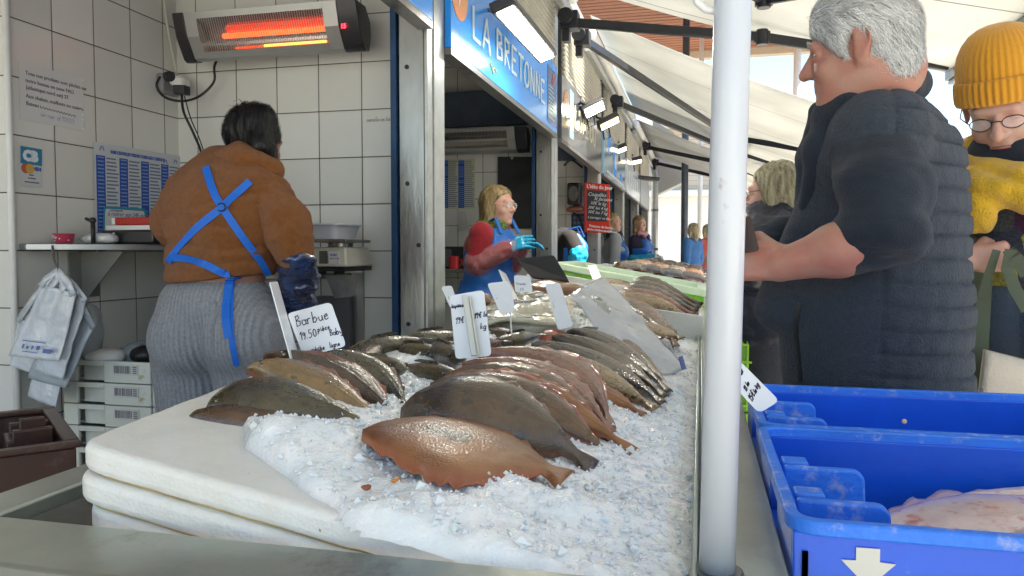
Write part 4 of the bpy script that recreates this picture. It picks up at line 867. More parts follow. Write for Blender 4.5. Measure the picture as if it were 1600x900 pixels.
# ------------------------------------------------------------------ blue fish crates on a side table
M_blue = mat('crate_blue', (.001, .10, .66), .33, var=.12, vscale=5, coat=.15, dirt=(.12, .22, .62), dscale=42, damt=.345, bump=.06, bscale=70)
M_bluew = mat('crate_blue_worn', (.02, .19, .78), .42, var=.15, vscale=8, dirt=(.3, .38, .7), dscale=30, damt=.46, bump=.2, bscale=90)
t = thing('side_table', 'low steel table carrying the two blue fish crates', 'table', (.45, 1.1, 0))
MB().box(.088, .95, .6, 1.6, .70, .732).build('table_top', M_galv, t, bevel=.003)
for x in (.12, .92):
    for y in (.64, 1.56): MB().tube([(x, y, 0), (x, y, .70)], .018, 10).build('leg', M_dsteel, t)
def blue_crate(x0, x1, y0, y1, label, arrow=True):
    z0, z1 = .735, .905; t = thing('fish_crate', label, 'crate', (x0, y0, z0), 'blue plastic fish crates'); w_ = .011
    m = MB(); m.box(x0 + .012, x1 - .012, y0 + .012, y1 - .012, z0, z0 + .012); m.build('floor_panel', M_blue, t)
    m = MB()
    for (a, b, c, d) in ((x0 + .004, x1 - .004, y0 + .004, y0 + .004 + w_), (x0 + .004, x1 - .004, y1 - .004 - w_, y1 - .004)): m.box(a, b, c, d, z0 + .0122, z1 - .012)
    for q in (x0 + .004, x1 - .004 - w_):   # end walls, with a hand hole
        ym = (y0 + y1) / 2; zb, zt = z1 - .07, z1 - .035
        m.box(q, q + w_, y0 + .0155, ym - .045, z0 + .0122, z1 - .012); m.box(q, q + w_, ym + .045, y1 - .0155, z0 + .0122, z1 - .012); m.box(q, q + w_, ym - .045, ym + .045, z0 + .0122, zb); m.box(q, q + w_, ym - .045, ym + .045, zt, z1 - .012)
    m.build('walls', M_blue, t, bevel=.002)
    # rounded rim
    def ringpts(g, r, z):
        P = []
        for cx, cy, a0 in ((x1 - g - r, y1 - g - r, 0), (x0 + g + r, y1 - g - r, 90), (x0 + g + r, y0 + g + r, 180), (x1 - g - r, y0 + g + r, 270)):
            for i in range(7): a = R(a0 + 15 * i); P.append((cx + r * math.cos(a), cy + r * math.sin(a), z))
        return P
    A, B_, C_2, D_ = ringpts(-.002, .03, z1 - .014), ringpts(-.002, .03, z1), ringpts(.011, .018, z1), ringpts(.011, .018, z1 - .014); k = len(A)
    fs = []
    for q in range(4): fs += [(q * k + i, q * k + (i + 1) % k, ((q + 1) % 4) * k + (i + 1) % k, ((q + 1) % 4) * k + i) for i in range(k)]
    MB().add(A + B_ + C_2 + D_, fs).build('rim', M_bluew, t, bevel=.002)
    # stacking posts: rounded partitions reaching in from each end wall
    for sx in (0, 1):
        for yy in (y0 + .075, y0 + .20):
            xa, xb = (x0 + .0155, x0 + .105) if sx == 0 else (x1 - .105, x1 - .0155)
            m = MB(); xo = xb if sx == 0 else xa; n = 6; P = []
            base = xa if sx == 0 else xb; dr = 1 if sx == 0 else -1; tip = base + dr * .088
            for (px_, pz_) in ((base, z0 + .013), (tip + dr * .006, z0 + .013)): P.append((px_, pz_))
            for i in range(n + 1): a = R(90 * i / n); P.append((tip - dr * .014 + dr * .014 * math.cos(a), z1 - .020 + .014 * math.sin(a) + .0015))
            P.append((base, z1 - .0045)); kk = len(P)
            m.add([(a, yy, b) for a, b in P] + [(a, yy + .013, b) for a, b in P], [tuple(range(kk)), tuple(range(kk, 2 * kk))] + [(i, (i + 1) % kk, kk + (i + 1) % kk, kk + i) for i in range(kk)])
            m.box(min(base, base + dr * .03), max(base, base + dr * .03), yy + .021, yy + .05, z1 - .012, z1 - .004)
            p_ = m.build('stacking_post', M_bluew, t, bevel=.003)
            m = MB(); ce = (base + dr * .03, yy + .05); m.hexa([(base + dr * .028, yy + .022, z0 + .013), (base + dr * .033, yy + .022, z0 + .013), (base + dr * .052, yy + .075, z0 + .013), (base + dr * .047, yy + .075, z0 + .013), (base + dr * .028, yy + .022, z1 - .03), (base + dr * .033, yy + .022, z1 - .03), (base + dr * .052, yy + .075, z1 - .03), (base + dr * .047, yy + .075, z1 - .03)]); m.build('rib', M_blue, p_)
    if arrow:
        cx = atY(1357, 880, .74).x; yy = y0 + .0025; zt = atY(1357, 857, .74).z
        P = [(cx - .0105, zt), (cx + .0095, zt + .0003), (cx + .0095, zt - .012), (cx + .023, zt - .0125), (cx + .0, zt - .036), (cx - .023, zt - .0125), (cx - .0105, zt - .012)]
        MB().plate([(a, yy, b) for a, b in P], (0, 1, 0), .0012).build('arrow_mark', mat('arrow_white', (.66, .63, .55), .5, dirt=(.3, .22, .12), dscale=25, damt=.42), t)
        m = MB()
        for zz in (0, .02): m.box(x0 + .012, x0 + .017, y0 + .0005, y0 + .0045, z1 - .06 - zz, z1 - .03)
        m.build('slot', M_black, t)
    return t
blue_crate(.082, .69, .738, 1.138, 'near blue plastic fish crate with a white arrow and pale fish inside')
blue_crate(.085, .69, 1.146, 1.50, 'empty blue plastic crate behind the one with the white arrow', arrow=False)
Gp = 'pale fish in the blue crate'
flatfish((.15, .94, .795), (.58, 1.06, .82), (.34, 1.09, .852), (.40, .80, .80), FM['pale'], 'pale pinkish fish with a red patch lying deepest in the blue crate', group=Gp, dome=.035, seed=31, eyes=False)
flatfish((.23, .83, .81), (.66, .98, .835), (.42, 1.0, .858), (.50, .79, .815), FM['pale'], 'pale fish with orange-pink fold on top in the blue crate', group=Gp, dome=.03, seed=32, eyes=False)
flatfish((.30, 1.05, .835), (.64, 1.08, .845), (.50, 1.11, .858), (.50, 1.0, .83), FM['pale'], 'pale fish with ribbed fin leaning on the crate wall', group=Gp, dome=.02, seed=33, fringe=.012, eyes=False)

# ------------------------------------------------------------------ price cards
price_card([(449, 490, 1.12), (517, 472, 1.12), (541, 541, 1.10), (475, 558, 1.10)], 'square white price card reading Barbue 19.50 in handwriting, tilted on the left pile',
           [('Barbue', .10, .66, .34), ('19.50', .08, .36, .26), ('pièce', .50, .45, .17), ('Baby', .72, .30, .19), ('pêche', .22, .06, .16), ('ligne', .62, .06, .16)], stick=.5)
price_card([(421, 441, 1.04), (433, 440, 1.10), (466, 556, 1.10), (457, 572, 1.04)], 'white price card seen edge-on like a blade beside the Barbue card', [], r=.003)
c3 = price_card([(703, 462, 1.30), (756, 453, 1.30), (768, 556, 1.28), (712, 561, 1.28)], 'tall folded white price card with a clear clip in front of the steel post',
           [('la pièce', .02, .80, .09, .2), ('19€', .10, .54, .17), ('19€ le', .66, .58, .13), ('kg', .80, .40, .13)], ink=M_ink)
a_, b_ = atY(727, 462, 1.29), atY(741, 556, 1.265); m = MB(); d_ = (b_ - a_); sx_ = Vector((1, .2, 0)).normalized()
m.obox((a_ + b_) / 2, d_, sx_, d_.cross(sx_), d_.length / 2, .0055, .003); m.obox((a_ + b_) / 2 + sx_ * .008, d_, sx_, d_.cross(sx_), d_.length / 2 * .97, .0016, .005); m.build('clip', mat('clip_plastic', (.62, .6, .52), .15, coat=.6), c3, bevel=.001)
price_card([(761, 443, 1.75), (795, 439, 1.75), (806, 486, 1.72), (783, 493, 1.72)], 'pale blue-tinted price card behind the tall clipped one', [('5 les', .12, .5, .26), ('2 kg', .2, .15, .24)], stick=.7, ink=M_inkb)
price_card([(779, 421, 1.95), (790, 428, 2.05), (809, 466, 2.05), (799, 470, 1.95)], 'narrow price card turned away in front of the blue apron', [], r=.004)
price_card([(803, 430, 2.35), (829, 431, 2.35), (832, 456, 2.34), (805, 457, 2.34)], 'small upright white card between the blue apron and the black folder', [('1 tranche', .08, .45, .2), ('5 €', .3, .12, .25)], ink=M_inkb, stick=.5)
price_card([(851, 443, 1.92), (875, 442, 1.92), (896, 510, 1.88), (872, 516, 1.88)], 'leaning white price card standing in front of the red fish', [('12.50', .1, .48, .2), ('le kg', .2, .22, .16), ('lot', .2, .70, .14)], stick=.8, ink=M_inkb)
price_card([(689, 448, 1.95), (706, 446, 1.95), (716, 478, 1.93), (704, 482, 1.93)], 'small card against the foot of the steel post', [('8 €', .2, .4, .25)], ink=M_inkb, stick=.5)
price_card([(1139, 549, .82), (1153, 562, .82), (1219, 625, .83), (1187, 646, .83)][0:0] or [(1142, 598, 1.02), (1154, 562, 1.02), (1218, 626, 1.02), (1186, 646, 1.02)], 'white price card hanging over the corner of the blue crates',
           [('lot', .62, .78, .14, .2), ('13 la', .25, .52, .17), ('15€', .12, .28, .24), ('le kg', .5, .25, .17)], group=None)
price_card([(919, 415, 3.6), (931, 414, 3.6), (941, 436, 3.55), (926, 437, 3.55)], 'tiny blank white card poking up above the plastic bag', [], group='small cards farther down the counter', r=.004)
price_card([(988, 434, 3.3), (1003, 440, 3.3), (1014, 462, 3.25), (998, 458, 3.25)], 'blue-tinted card leaning by the white crate of flatfish', [('6 €', .2, .4, .3)], group='small cards farther down the counter', ink=M_inkblue, r=.004)
price_card([(1000, 432, 3.35), (1006, 430, 3.35), (1026, 456, 3.3), (1020, 460, 3.3)], 'white blade-like card crossing the lime green crate', [], group='small cards farther down the counter', r=.003)
for (x, y, k, wd_) in ((1000, 412, 0, 'nearest'), (1004, 413, 1, 'middle'), (1008, 412, 2, 'rearmost')): price_card([(x, y, 6.2 + .1 * k), (x + 3, y, 6.2 + .1 * k), (x + 4, y + 12, 6.2 + .1 * k), (x + 1, y + 12, 6.2 + .1 * k)], wd_ + ' of three thin upright cards in a row before the pink-scarfed seller', [], group='three thin cards in a row', r=.003)

# ------------------------------------------------------------------ more goods down the counter
M_film = mat('clear_film', (.88, .9, .86), .08, spec=.8, alpha=.42, coat=1, bump=.5, bscale=30)
M_bag = mat('bag_film', (.60, .63, .68), .16, var=.1, vscale=7, spec=.7, coat=.9, bump=.8, bscale=20, alpha=.68)
M_wrap = mat('cream_wrap', (.52, .48, .36), .14, var=.2, vscale=12, coat=1, bump=1, bscale=34)
# transparent carrier bag slanting across the fish
t = thing('plastic_bag', 'translucent grey plastic carrier bag with a cut-out handle, slanting down over the fish', 'plastic bag', atY(960, 520, 2.1))
V, F = sheet([atY(888, 458, 2.1), atY(944, 430, 2.3), atY(1076, 572, 2.0), atY(1000, 592, 1.85)], 26, 34, .015, 3, 8)
hc = atY(930, 490, 2.2); F = [f for f in F if not (lambda c: ((c[0] - hc[0]) ** 2 + (c[1] - hc[1]) ** 2 + (c[2] - hc[2]) ** 2) ** .5 < .0)(np.mean([V[i] for i in f], 0))]
A = np.array(V); ctr = np.array([A[list(f)].mean(0) for f in F])
def pxof(P):
    d = (np.asarray(P) - np.array([0, 0, CAMZ])) @ np.array(CM); return 800 + 1200 * d[:, 0] / -d[:, 2], 450 - 1200 * d[:, 1] / -d[:, 2]
i0, j0 = 10, 8
def hole(f):
    v = f[0]; i, j = divmod(v, 34); return ((i - 9.5) / 2.6) ** 2 + ((j - 8) / 3.4) ** 2 < 1
F = [f for f in F if not hole(f)]
o = link_mesh('front_film', V, F, M_bag, t, True); q = o.modifiers.new('s', 'SOLIDIFY'); q.thickness = .0008
V, F = sheet([atY(935, 530, 2.0), atY(1000, 520, 2.25), atY(1072, 602, 2.02), atY(1035, 606, 1.86)], 14, 26, .014, 8, 6)
o = link_mesh('back_film', V, F, M_bag, t, True); q = o.modifiers.new('s', 'SOLIDIFY'); q.thickness = .0008
m = MB(); a0 = atY(1060, 558, 1.97); ax_ = (atY(1066, 578, 1.95) - a0); bx_ = (atY(1066, 556, 1.99) - a0); m.plate([a0, a0 + ax_, a0 + ax_ + bx_, a0 + bx_], ax_.cross(bx_), .002); m.build('printed_mark', mat('print_blue', (.05, .1, .35), .4), t)
# cream wrapped parcels and clear film over fish
def parcel(name, c, r, label, m_, cat, seed, sq=1.0, group=None):
    c = Vector(c)
    def vd(V, N): return fbm(V + seed, 14, 3) * .012
    o = blob(name, [ellp(c, r), ellp(c + Vector((r[0] * .4, 0, r[2] * .1)), (r[0] * .7, r[1] * .9, r[2] * .9))], .009, m_, None, k=.03, vdisp=vd); 
    V0 = [v.co[:] for v in o.data.vertices]; o.location = c
    for v in o.data.vertices: v.co = Vector(v.co) - c
    return tag(o, label, cat, group)
t = thing('wrapped_parcel', 'crumpled cream-coloured wrap lying over fish behind the speckled pile', 'parcel', (-.62, 2.3, 1.0))
V, F = sheet([atY(742, 508, 1.95), atY(884, 512, 2.05), atY(905, 462, 2.75), atY(772, 466, 2.6)], 44, 40, .022, 13, 9)
q = link_mesh('wrap_sheet', V, F, M_wrap, t, True); q = q.modifiers.new('s', 'SOLIDIFY'); q.thickness = .012
parcel('wrapped_parcel', (-.50, 2.10, .945), (.12, .07, .025), 'flat cream parcel in clear wrap tucked in front of the crumpled wrap', M_wrap, 'parcel', 2)
parcel('fish_fillet', (-.60, 2.85, 1.005), (.15, .09, .035), 'big brown fish back standing behind the cream parcel under the black folder', FM['gold'] if 0 else mat('brown_skin', (.22, .10, .045), .25, var=.25, vscale=18, coat=.7, bump=.2), 'fish', 3)
parcel('fish_fillet', (-.74, 2.5, .985), (.045, .06, .022), 'small brown fish piece at the foot of the blue apron', mat('brown_skin', (.22, .10, .045), .25), 'fish', 4)
# grey foam wall box beyond
M_boxw = mat('box_white', (.62, .62, .57), .55, var=.08, vscale=5, bump=.15, bscale=60, dirt=(.4, .33, .22), dscale=10, damt=.42)
def open_box(name, x0, x1, y0, y1, zb, zt, m_, label, cat='box', th=.02, rz=0, group=None, tilt=0, lip=0.0):
    t = thing(name, label, cat, ((x0 + x1) / 2, (y0 + y1) / 2, zb), group); m = MB()
    m.box(x0, x1, y0, y1, zb, zb + th)
    m.box(x0, x1, y0, y0 + th, zb + th + .001, zt); m.box(x0, x1, y1 - th, y1, zb + th + .001, zt); m.box(x0, x0 + th, y0 + th + .001, y1 - th - .001, zb + th + .001, zt); m.box(x1 - th, x1, y0 + th + .001, y1 - th - .001, zb + th + .001, zt)
    m.build('walls', m_, t, bevel=.003)
    if lip:
        m = MB(); m.box(x0 - lip, x1 + lip, y0 - lip, y0 - .001, zt - .03, zt + .004); m.box(x0 - lip, x1 + lip, y1 + .001, y1 + lip, zt - .03, zt + .004); m.box(x0 - lip, x0 - .001, y0, y1, zt - .03, zt + .004); m.box(x1 + .001, x1 + lip, y0, y1, zt - .03, zt + .004); m.build('lip', m_, t, bevel=.003)
    t.rotation_euler = (0, tilt, rz); return t
open_box('foam_box', -.72, -.2, 3.05, 3.5, .86, 1.02, M_boxw, 'grey-white foam box behind the plastic bag and the black folder', tilt=.17)
bx = open_box('foam_box', -.42, .0, 2.78, 3.2, .83, .955, M_boxw, 'white crate holding a fan of striped flatfish by the pole', tilt=.13)
M_lime = mat('lime_plastic', (.2, .55, .03), .35, var=.1, vscale=5, coat=.3); M_limelid = mat('pale_lid', (.55, .68, .48), .4, var=.08)
t = thing('lime_crate', 'long lime green crate with a pale green rim crossing the counter', 'crate', (-.35, 4.4, .9)); m = MB()
for (a, b, c, d) in ((-.74, .02, 4.05, 4.08), (-.74, .02, 4.75, 4.78), (-.74, -.71, 4.081, 4.749), (-.01, .02, 4.081, 4.749)): m.hexa([(a, c, tz(a, -.005)), (b, c, tz(b, -.005)), (b, d, tz(b, -.005)), (a, d, tz(a, -.005)), (a, c, tz(a, -.10)), (b, c, tz(b, -.10)), (b, d, tz(b, -.10)), (a, d, tz(a, -.10))])
m.build('walls', M_lime, t, bevel=.004); m = MB()
for (a, b, c, d) in ((-.76, .04, 4.02, 4.08), (-.76, .04, 4.74, 4.80), (-.76, -.70, 4.081, 4.739), (-.02, .04, 4.081, 4.739)): m.hexa([(a, c, tz(a, -.102)), (b, c, tz(b, -.102)), (b, d, tz(b, -.102)), (a, d, tz(a, -.102)), (a, c, tz(a, -.14)), (b, c, tz(b, -.14)), (b, d, tz(b, -.14)), (a, d, tz(a, -.14))])
m.build('rim', M_limelid, t, bevel=.006)
m = MB(); m.hexa([(-.70, 4.09, tz(-.7, -.02)), (-.02, 4.09, tz(-.02, -.02)), (-.02, 4.73, tz(-.02, -.02)), (-.7, 4.73, tz(-.7, -.02)), (-.70, 4.09, tz(-.7, -.08)), (-.02, 4.09, tz(-.02, -.08)), (-.02, 4.73, tz(-.02, -.08)), (-.7, 4.73, tz(-.7, -.08))]); m.build('ice_fill', M_ice, t)
G6 = 'striped flatfish fanned in the white crate'
for k, (mk, lb) in enumerate((('gold', 'yellowish flatfish at the front of the white crate'), ('pink', 'flatfish with a red-brown edge second in the white crate'), ('slate', 'grey striped flatfish third in the white crate'), ('slate', 'blue-grey flatfish fourth in the white crate'), ('dark', 'darkest flatfish topmost in the white crate'))):
    y = 2.86 + .07 * k; flatfish((-.34 + .02 * k, y, .975 + .012 * k), (-.03 + .01 * k, y - .04, .915 + .008 * k), (-.17, y + .07, .995 + .014 * k), (-.2, y - .05, .95 + .010 * k), FM[mk], lb, group=G6, dome=.016, seed=40 + k, eyes=False, nu=28, nv=16)
G7 = 'yellow-edged flatfish before the lime crate'
for k, (mk, lb) in enumerate((('gold', 'yellow flatfish lying nearest before the lime crate'), ('tan', 'tan flatfish lying second before the lime crate'), ('slate', 'silver striped flatfish lying against the lime crate'))):
    y = 3.55 + .14 * k; flatfish((-.56, y, 1.0), (-.22, y - .06, .935), (-.38, y + .1, 1.01), (-.4, y - .06, .975), FM[mk], lb, group=G7, dome=.02, seed=50 + k, eyes=False, nu=28, nv=16)
G8 = 'fish with tails out beyond the plastic bag'
ff((965, 470, 2.7), (1058, 540, 2.3), (1022, 480, 2.75), (1000, 502, 2.5), 'brown', 'brown flatfish emerging from behind the plastic bag', group=G8, seed=60, eyes=False, dome=.02)
ff((985, 490, 2.6), (1064, 530, 2.45), (1040, 500, 2.6), (1020, 520, 2.45), 'slate', 'grey fish with a raised tail by the white crate', group=G8, seed=61, eyes=False, dome=.018)
ff((1000, 505, 2.45), (1066, 527, 2.35), (1040, 510, 2.5), (1020, 526, 2.35), 'gold', 'small tan fish lowest between bag and white crate', group=G8, seed=62, eyes=False, dome=.012)
# farther trays
G9 = 'white trays of fish far down the counter'
for k, (y, lb, cc) in enumerate(((5.3, 'white tray with wrapped fish just past the lime crate', 'gold'), (6.4, 'white tray of dark flatfish in front of the grey-sleeved seller', 'dark'), (7.5, 'white tray with a big striped fish before the pink-scarfed seller', 'slate'), (8.8, 'farthest white tray on the counter', 'brown'))):
    t = thing('fish_tray', lb, 'tray', (-.35, y, .9), G9); m = MB()
    for (a, b, c, d) in ((-.70, .0, y, y + .02), (-.70, .0, y + .5, y + .52), (-.70, -.68, y + .021, y + .499), (-.02, .0, y + .021, y + .499)): m.hexa([(a, c, tz(a, .0)), (b, c, tz(b, .0)), (b, d, tz(b, .0)), (a, d, tz(a, .0)), (a, c, tz(a, -.12)), (b, c, tz(b, -.12)), (b, d, tz(b, -.12)), (a, d, tz(a, -.12))])
    m.build('walls', M_boxw, t, bevel=.004)
    m = MB(); m.hexa([(-.68, y + .021, tz(-.68, -.04)), (-.02, y + .021, tz(-.02, -.04)), (-.02, y + .5, tz(-.02, -.04)), (-.68, y + .5, tz(-.68, -.04)), (-.68, y + .021, tz(-.68, -.1)), (-.02, y + .021, tz(-.02, -.1)), (-.02, y + .499, tz(-.02, -.1)), (-.68, y + .499, tz(-.68, -.1))]); m.build('ice_fill', M_ice, t)
    for q in range(4):
        x = -.5 + .14 * q; flatfish((x - .1, y + .3, tz(x - .1, -.13)), (x + .12, y + .12, tz(x + .1, -.13)), (x + .07, y + .3, tz(x, -.17)), (x - .05, y + .1, tz(x, -.13)), FM[(cc, 'dark', 'slate', 'brown')[q]], ('%s fish in the %s' % (('first', 'second', 'third', 'fourth')[q], lb.split(' ')[0] + ' tray ' + ' '.join(lb.split(' ')[2:]).replace('tray ', '')))[:90], group='fish in the far trays', dome=.02, seed=70 + q + 5 * k, eyes=False, nu=18, nv=10)
# black folder leaning open on the box
c = [atY(806, 405, 2.95), atY(866, 400, 2.95), atY(890, 441, 2.9), atY(832, 434, 2.9)]
o = MB().plate(rcard(c, .01), (c[1] - c[0]).cross(c[3] - c[0]), .012).build('folder', mat('folder_black', (.02, .02, .023), .55), None, loc=sum(c, Vector()) / 4); tag(o, 'black folder propped open between the seller and the next stall', 'folder')
# ------------------------------------------------------------------ lime crates on the ground behind the grey man
def lime_box(z, label):
    t = thing('vented_crate', label, 'crate', (.32, 3.2, z), 'lime green crates stacked on the ground'); x0, x1, y0, y1 = .06, .52, 3.0, 3.5; h = .27
    m = MB(); m.box(x0, x1, y0, y1, z, z + .01)
    for yy in (y0, y1 - .012): m.box(x0, x1, yy, yy + .012, z + .011, z + h)
    for xx in (x0, x1 - .012): m.box(xx, xx + .012, y0 + .013, y1 - .013, z + .011, z + h)
    m.build('walls', M_lime, t); m = MB()
    for zz in (z + h - .02, z + h - .085, z + .02): m.box(x0 - .008, x1 + .008, y0 - .012, y0 - .001, zz, zz + .008)
    for k in range(5): xx = x0 + (x1 - x0) * k / 4; m.box(xx - .004, xx + .004, y0 - .0125, y0 - .0015, z + .01, z + h)
    m.build('ribs', mat('lime_rib', (.3, .65, .05), .35), t); m = MB(); m.box(x0 + .16, x0 + .3, y0 - .003, y0 - .0005, z + h - .07, z + h - .035); m.build('hand_hole', M_black, t)
for k, lb in enumerate(('lime green crate lowest in its stack', 'lime green crate in the middle of its stack', 'lime green crate topmost in its stack, below the navy coat')): lime_box(.001 + .275 * k, lb)
# ------------------------------------------------------------------ people
from mathutils.bvhtree import BVHTree
def skin_mat(name, c, red=.5):
    m, n, l, p = nodemat(name); tc = n.new('ShaderNodeTexCoord'); ns = n.new('ShaderNodeTexNoise'); ns.inputs['Scale'].default_value = 22; ns.inputs['Detail'].default_value = 6; l.new(tc.outputs['Object'], ns.inputs[0])
    r = n.new('ShaderNodeValToRGB'); r.color_ramp.elements[0].position = .35; r.color_ramp.elements[1].position = .68; r.color_ramp.elements[0].color = (*c, 1); r.color_ramp.elements[1].color = (c[0] * 1.02, c[1] * (1 - .35 * red), c[2] * (1 - .35 * red), 1); l.new(ns.outputs[0], r.inputs[0]); l.new(r.outputs[0], p.inputs['Base Color'])
    p.inputs['Roughness'].default_value = .48; p.inputs['Subsurface Weight'].default_value = .35; p.inputs['Subsurface Scale'].default_value = .012; p.inputs['Subsurface Radius'].default_value = (1, .3, .15)
    n2 = n.new('ShaderNodeTexNoise'); n2.inputs['Scale'].default_value = 240; l.new(tc.outputs['Object'], n2.inputs[0]); b = n.new('ShaderNodeBump'); b.inputs['Strength'].default_value = .25; b.inputs['Distance'].default_value = .003; l.new(n2.outputs[0], b.inputs['Height']); l.new(b.outputs[0], p.inputs['Normal']); return m
SK1 = skin_mat('skin_ruddy', (.44, .235, .17), .8); SK2 = skin_mat('skin_fair', (.58, .36, .28), .5); SK3 = skin_mat('skin_warm', (.42, .24, .17), .4)
M_eyew = mat('eye_white', (.5, .46, .43), .3); M_iris = mat('iris', (.03, .025, .02), .1, coat=1)
M_lip = mat('lip', (.38, .14, .12), .4)
M_navy = mat('cloth_navy', (.012, .019, .032), .85, var=.3, vscale=6, bump=.5, bscale=350, sheen=.1)
M_jeans = mat('cloth_dark_trousers', (.03, .035, .05), .85, var=.2, vscale=8, bump=.4, bscale=200)
M_glove = mat('glove_blue', (.01, .36, .62), .3, var=.12, vscale=20, bump=.3, bscale=40, coat=.3)
M_apron = mat('apron_blue', (.006, .12, .46), .45, var=.12, vscale=4, bump=.3, bscale=14, coat=.1)
M_shoe = mat('shoe', (.03, .028, .026), .5)
def skel(x, y, yaw, H=1.7, z=0, lean=0.0):
    """joints of a standing figure; yaw 0 faces +Y"""
    f = Vector((-math.sin(R(yaw)), math.cos(R(yaw)), 0)); r = Vector((math.cos(R(yaw)), math.sin(R(yaw)), 0)); b = Vector((x, y, z))
    J = {'f': f, 'r': r, 'H': H, 'b': b}
    def at(h, lat=0, fw=0): return b + UZ * h * H + r * lat * H + f * (fw * H + lean * max(0, h - .5) * H)
    for k, h in (('pelvis', .52), ('belly', .60), ('chest', .71), ('neck', .83), ('head', .925)): J[k] = at(h)
    for s, q in (('L', -1), ('R', 1)):
        J['sh' + s] = at(.805, .112 * q); J['el' + s] = at(.63, .135 * q, -.01); J['wr' + s] = at(.49, .14 * q, .04)
        J['hip' + s] = at(.515, .055 * q); J['kn' + s] = at(.285, .06 * q, .01); J['an' + s] = at(.045, .062 * q, -.01)
    return J
def head_prims(c, fwd, up, k=1.0, neck=None, nr=.055, jaw=1.0, nose=1.0):
    fwd = Vector(fwd).normalized(); up = (Vector(up) - fwd * Vector(up).dot(fwd)).normalized(); r = fwd.cross(up); M = Matrix((r, fwd, up)).transposed(); c = Vector(c)
    w = lambda x, y, z: c + M @ Vector((x, y, z)) * k
    E = lambda p, rr, kk=.018: ('e', w(*p), Vector(rr) * k, M, kk)
    Cp = lambda a, b, ra, rb=None, kk=.01: ('c', w(*a), w(*b), ra * k, (rb or ra) * k, kk)
    P = [E((0, -.016, .030), (.075, .096, .086)), E((0, .028, -.028), (.058, .064, .082)), E((0, .035, -.075), (.050 * jaw, .048, .036)), Cp((-.01, .073, -.098), (.01, .073, -.098), .014, kk=.016),
         Cp((-.036, .078, .024), (.036, .078, .024), .011, kk=.014), E((.036, .058, -.032), (.024, .024, .024), .014), E((-.036, .058, -.032), (.024, .024, .024), .014),
         Cp((0, .090, .012), (0, .108 * (1 + .02 * nose), -.026), .0065, .0115 * nose, .008), E((.011, .096, -.030), (.008, .010, .008), .006), E((-.011, .096, -.030), (.008, .010, .008), .006),
         ('sub', E((.031, .094, .006), (.019, .014, .012)), .008), ('sub', E((-.031, .094, .006), (.019, .014, .012)), .008),
         ('sub', Cp((-.022, .098, -.0605), (.022, .098, -.0605), .0035), .004), Cp((-.017, .086, -.054), (.017, .086, -.054), .0065, kk=.005), Cp((-.014, .085, -.067), (.014, .085, -.067), .007, kk=.005)]
    for s in (1, -1):
        P += [Cp((s * .018, .079, .010), (s * .031, .083, .0155), .0045, kk=.003), Cp((s * .031, .083, .0155), (s * .047, .070, .009), .0048, kk=.003), Cp((s * .018, .079, .000), (s * .032, .0815, -.005), .0035, kk=.004), Cp((s * .032, .0815, -.005), (s * .047, .070, .002), .0045, kk=.004)]
        P += [Cp((s * .079, -.016, .022), (s * .077, -.010, -.024),   .008, .006, .006), E((s * .081, -.021, .004), (.006, .017, .030), .005), ('sub', E((s * .092, -.016, .004), (.007, .008, .015)), .004)]
        rim_ = [(.080, -.002, .024), (.085, -.014, .035), (.089, -.030, .032), (.090, -.039, .014), (.088, -.036, -.006), (.084, -.024, -.024), (.080, -.012, -.033)]
        P += [Cp((s * a_[0], a_[1], a_[2]), (s * b_[0], b_[1], b_[2]), .0042, kk=.003) for a_, b_ in zip(rim_[:-1], rim_[1:])] + [Cp((s * .084, -.012, .012), (s * .085, -.022, -.010), .0035, kk=.003)]
    if neck is not None: P.append(('c', w(0, -.025, -.055), Vector(neck), nr, nr * 1.08, .03))
    return P, w, M
def eyes(par, w, M, k=1.0, iris=None, lids=None, gaze=0):
    for s in (1, -1):
        m = MB(); m2 = MB()
        m.ell(w(s * .031, .0675, .006), .0125 * k, .0125 * k, .0125 * k, 14, 10)
        m2.ell(w(s * .031 + gaze * .004, .0780, .005), .0058 * k, .0035 * k, .0058 * k, 12, 8, M)
        e = m.build('eye', M_eyew, par, smooth=True); m2.build('iris', M_iris, e, smooth=True)
def hand_prims(w, d, n, side=1, curl=.35, k=1.0, thumb=.5, spread=.12, inf=0):
    w = Vector(w); d = Vector(d).normalized(); n = Vector(n); n = (n - d * n.dot(d)).normalized(); l = d.cross(n) * side; P = []
    for i, (o, L, r) in enumerate(((.029, .070, .0085), (.010, .079, .0088), (-.009, .073, .0085), (-.027, .058, .0075))):
        b = w + (d * .085 + l * o) * k; P.append(('c', w + (d * .012 + l * o * .6) * k, b, (.014 + inf) * k, (.011 + inf) * k, .010)); dd = (d + l * spread * (1.2 - i * .8) * .5).normalized(); a = 0; p = b
        for j, fr in enumerate((.45, .3, .25)):
            a += curl * (1.1 if j else .8) * (1 + .08 * i); q = p + (dd * math.cos(a) - n * math.sin(a)) * L * fr * k; P.append(('c', p, q, (r - .0006 * j + inf) * k, (r - .0006 * (j + 1) + inf) * k, .004)); p = q
    t0 = w + (d * .022 + l * .022 - n * .004) * k; t1 = t0 + (d * .03 + l * .028 - n * .012) * k; t2 = t1 + (d * .032 + l * (.012 - .02 * thumb) - n * (.01 + .014 * thumb)) * k; t3 = t2 + (d * .022 - l * .012 * thumb - n * .012 * thumb) * k
    P += [('c', t0, t1, (.016 + inf) * k, (.0115 + inf) * k, .010), ('c', t1, t2, (.0105 + inf) * k, (.0095 + inf) * k, .004), ('c', t2, t3, (.0095 + inf) * k, (.0075 + inf) * k, .004)]
    return P
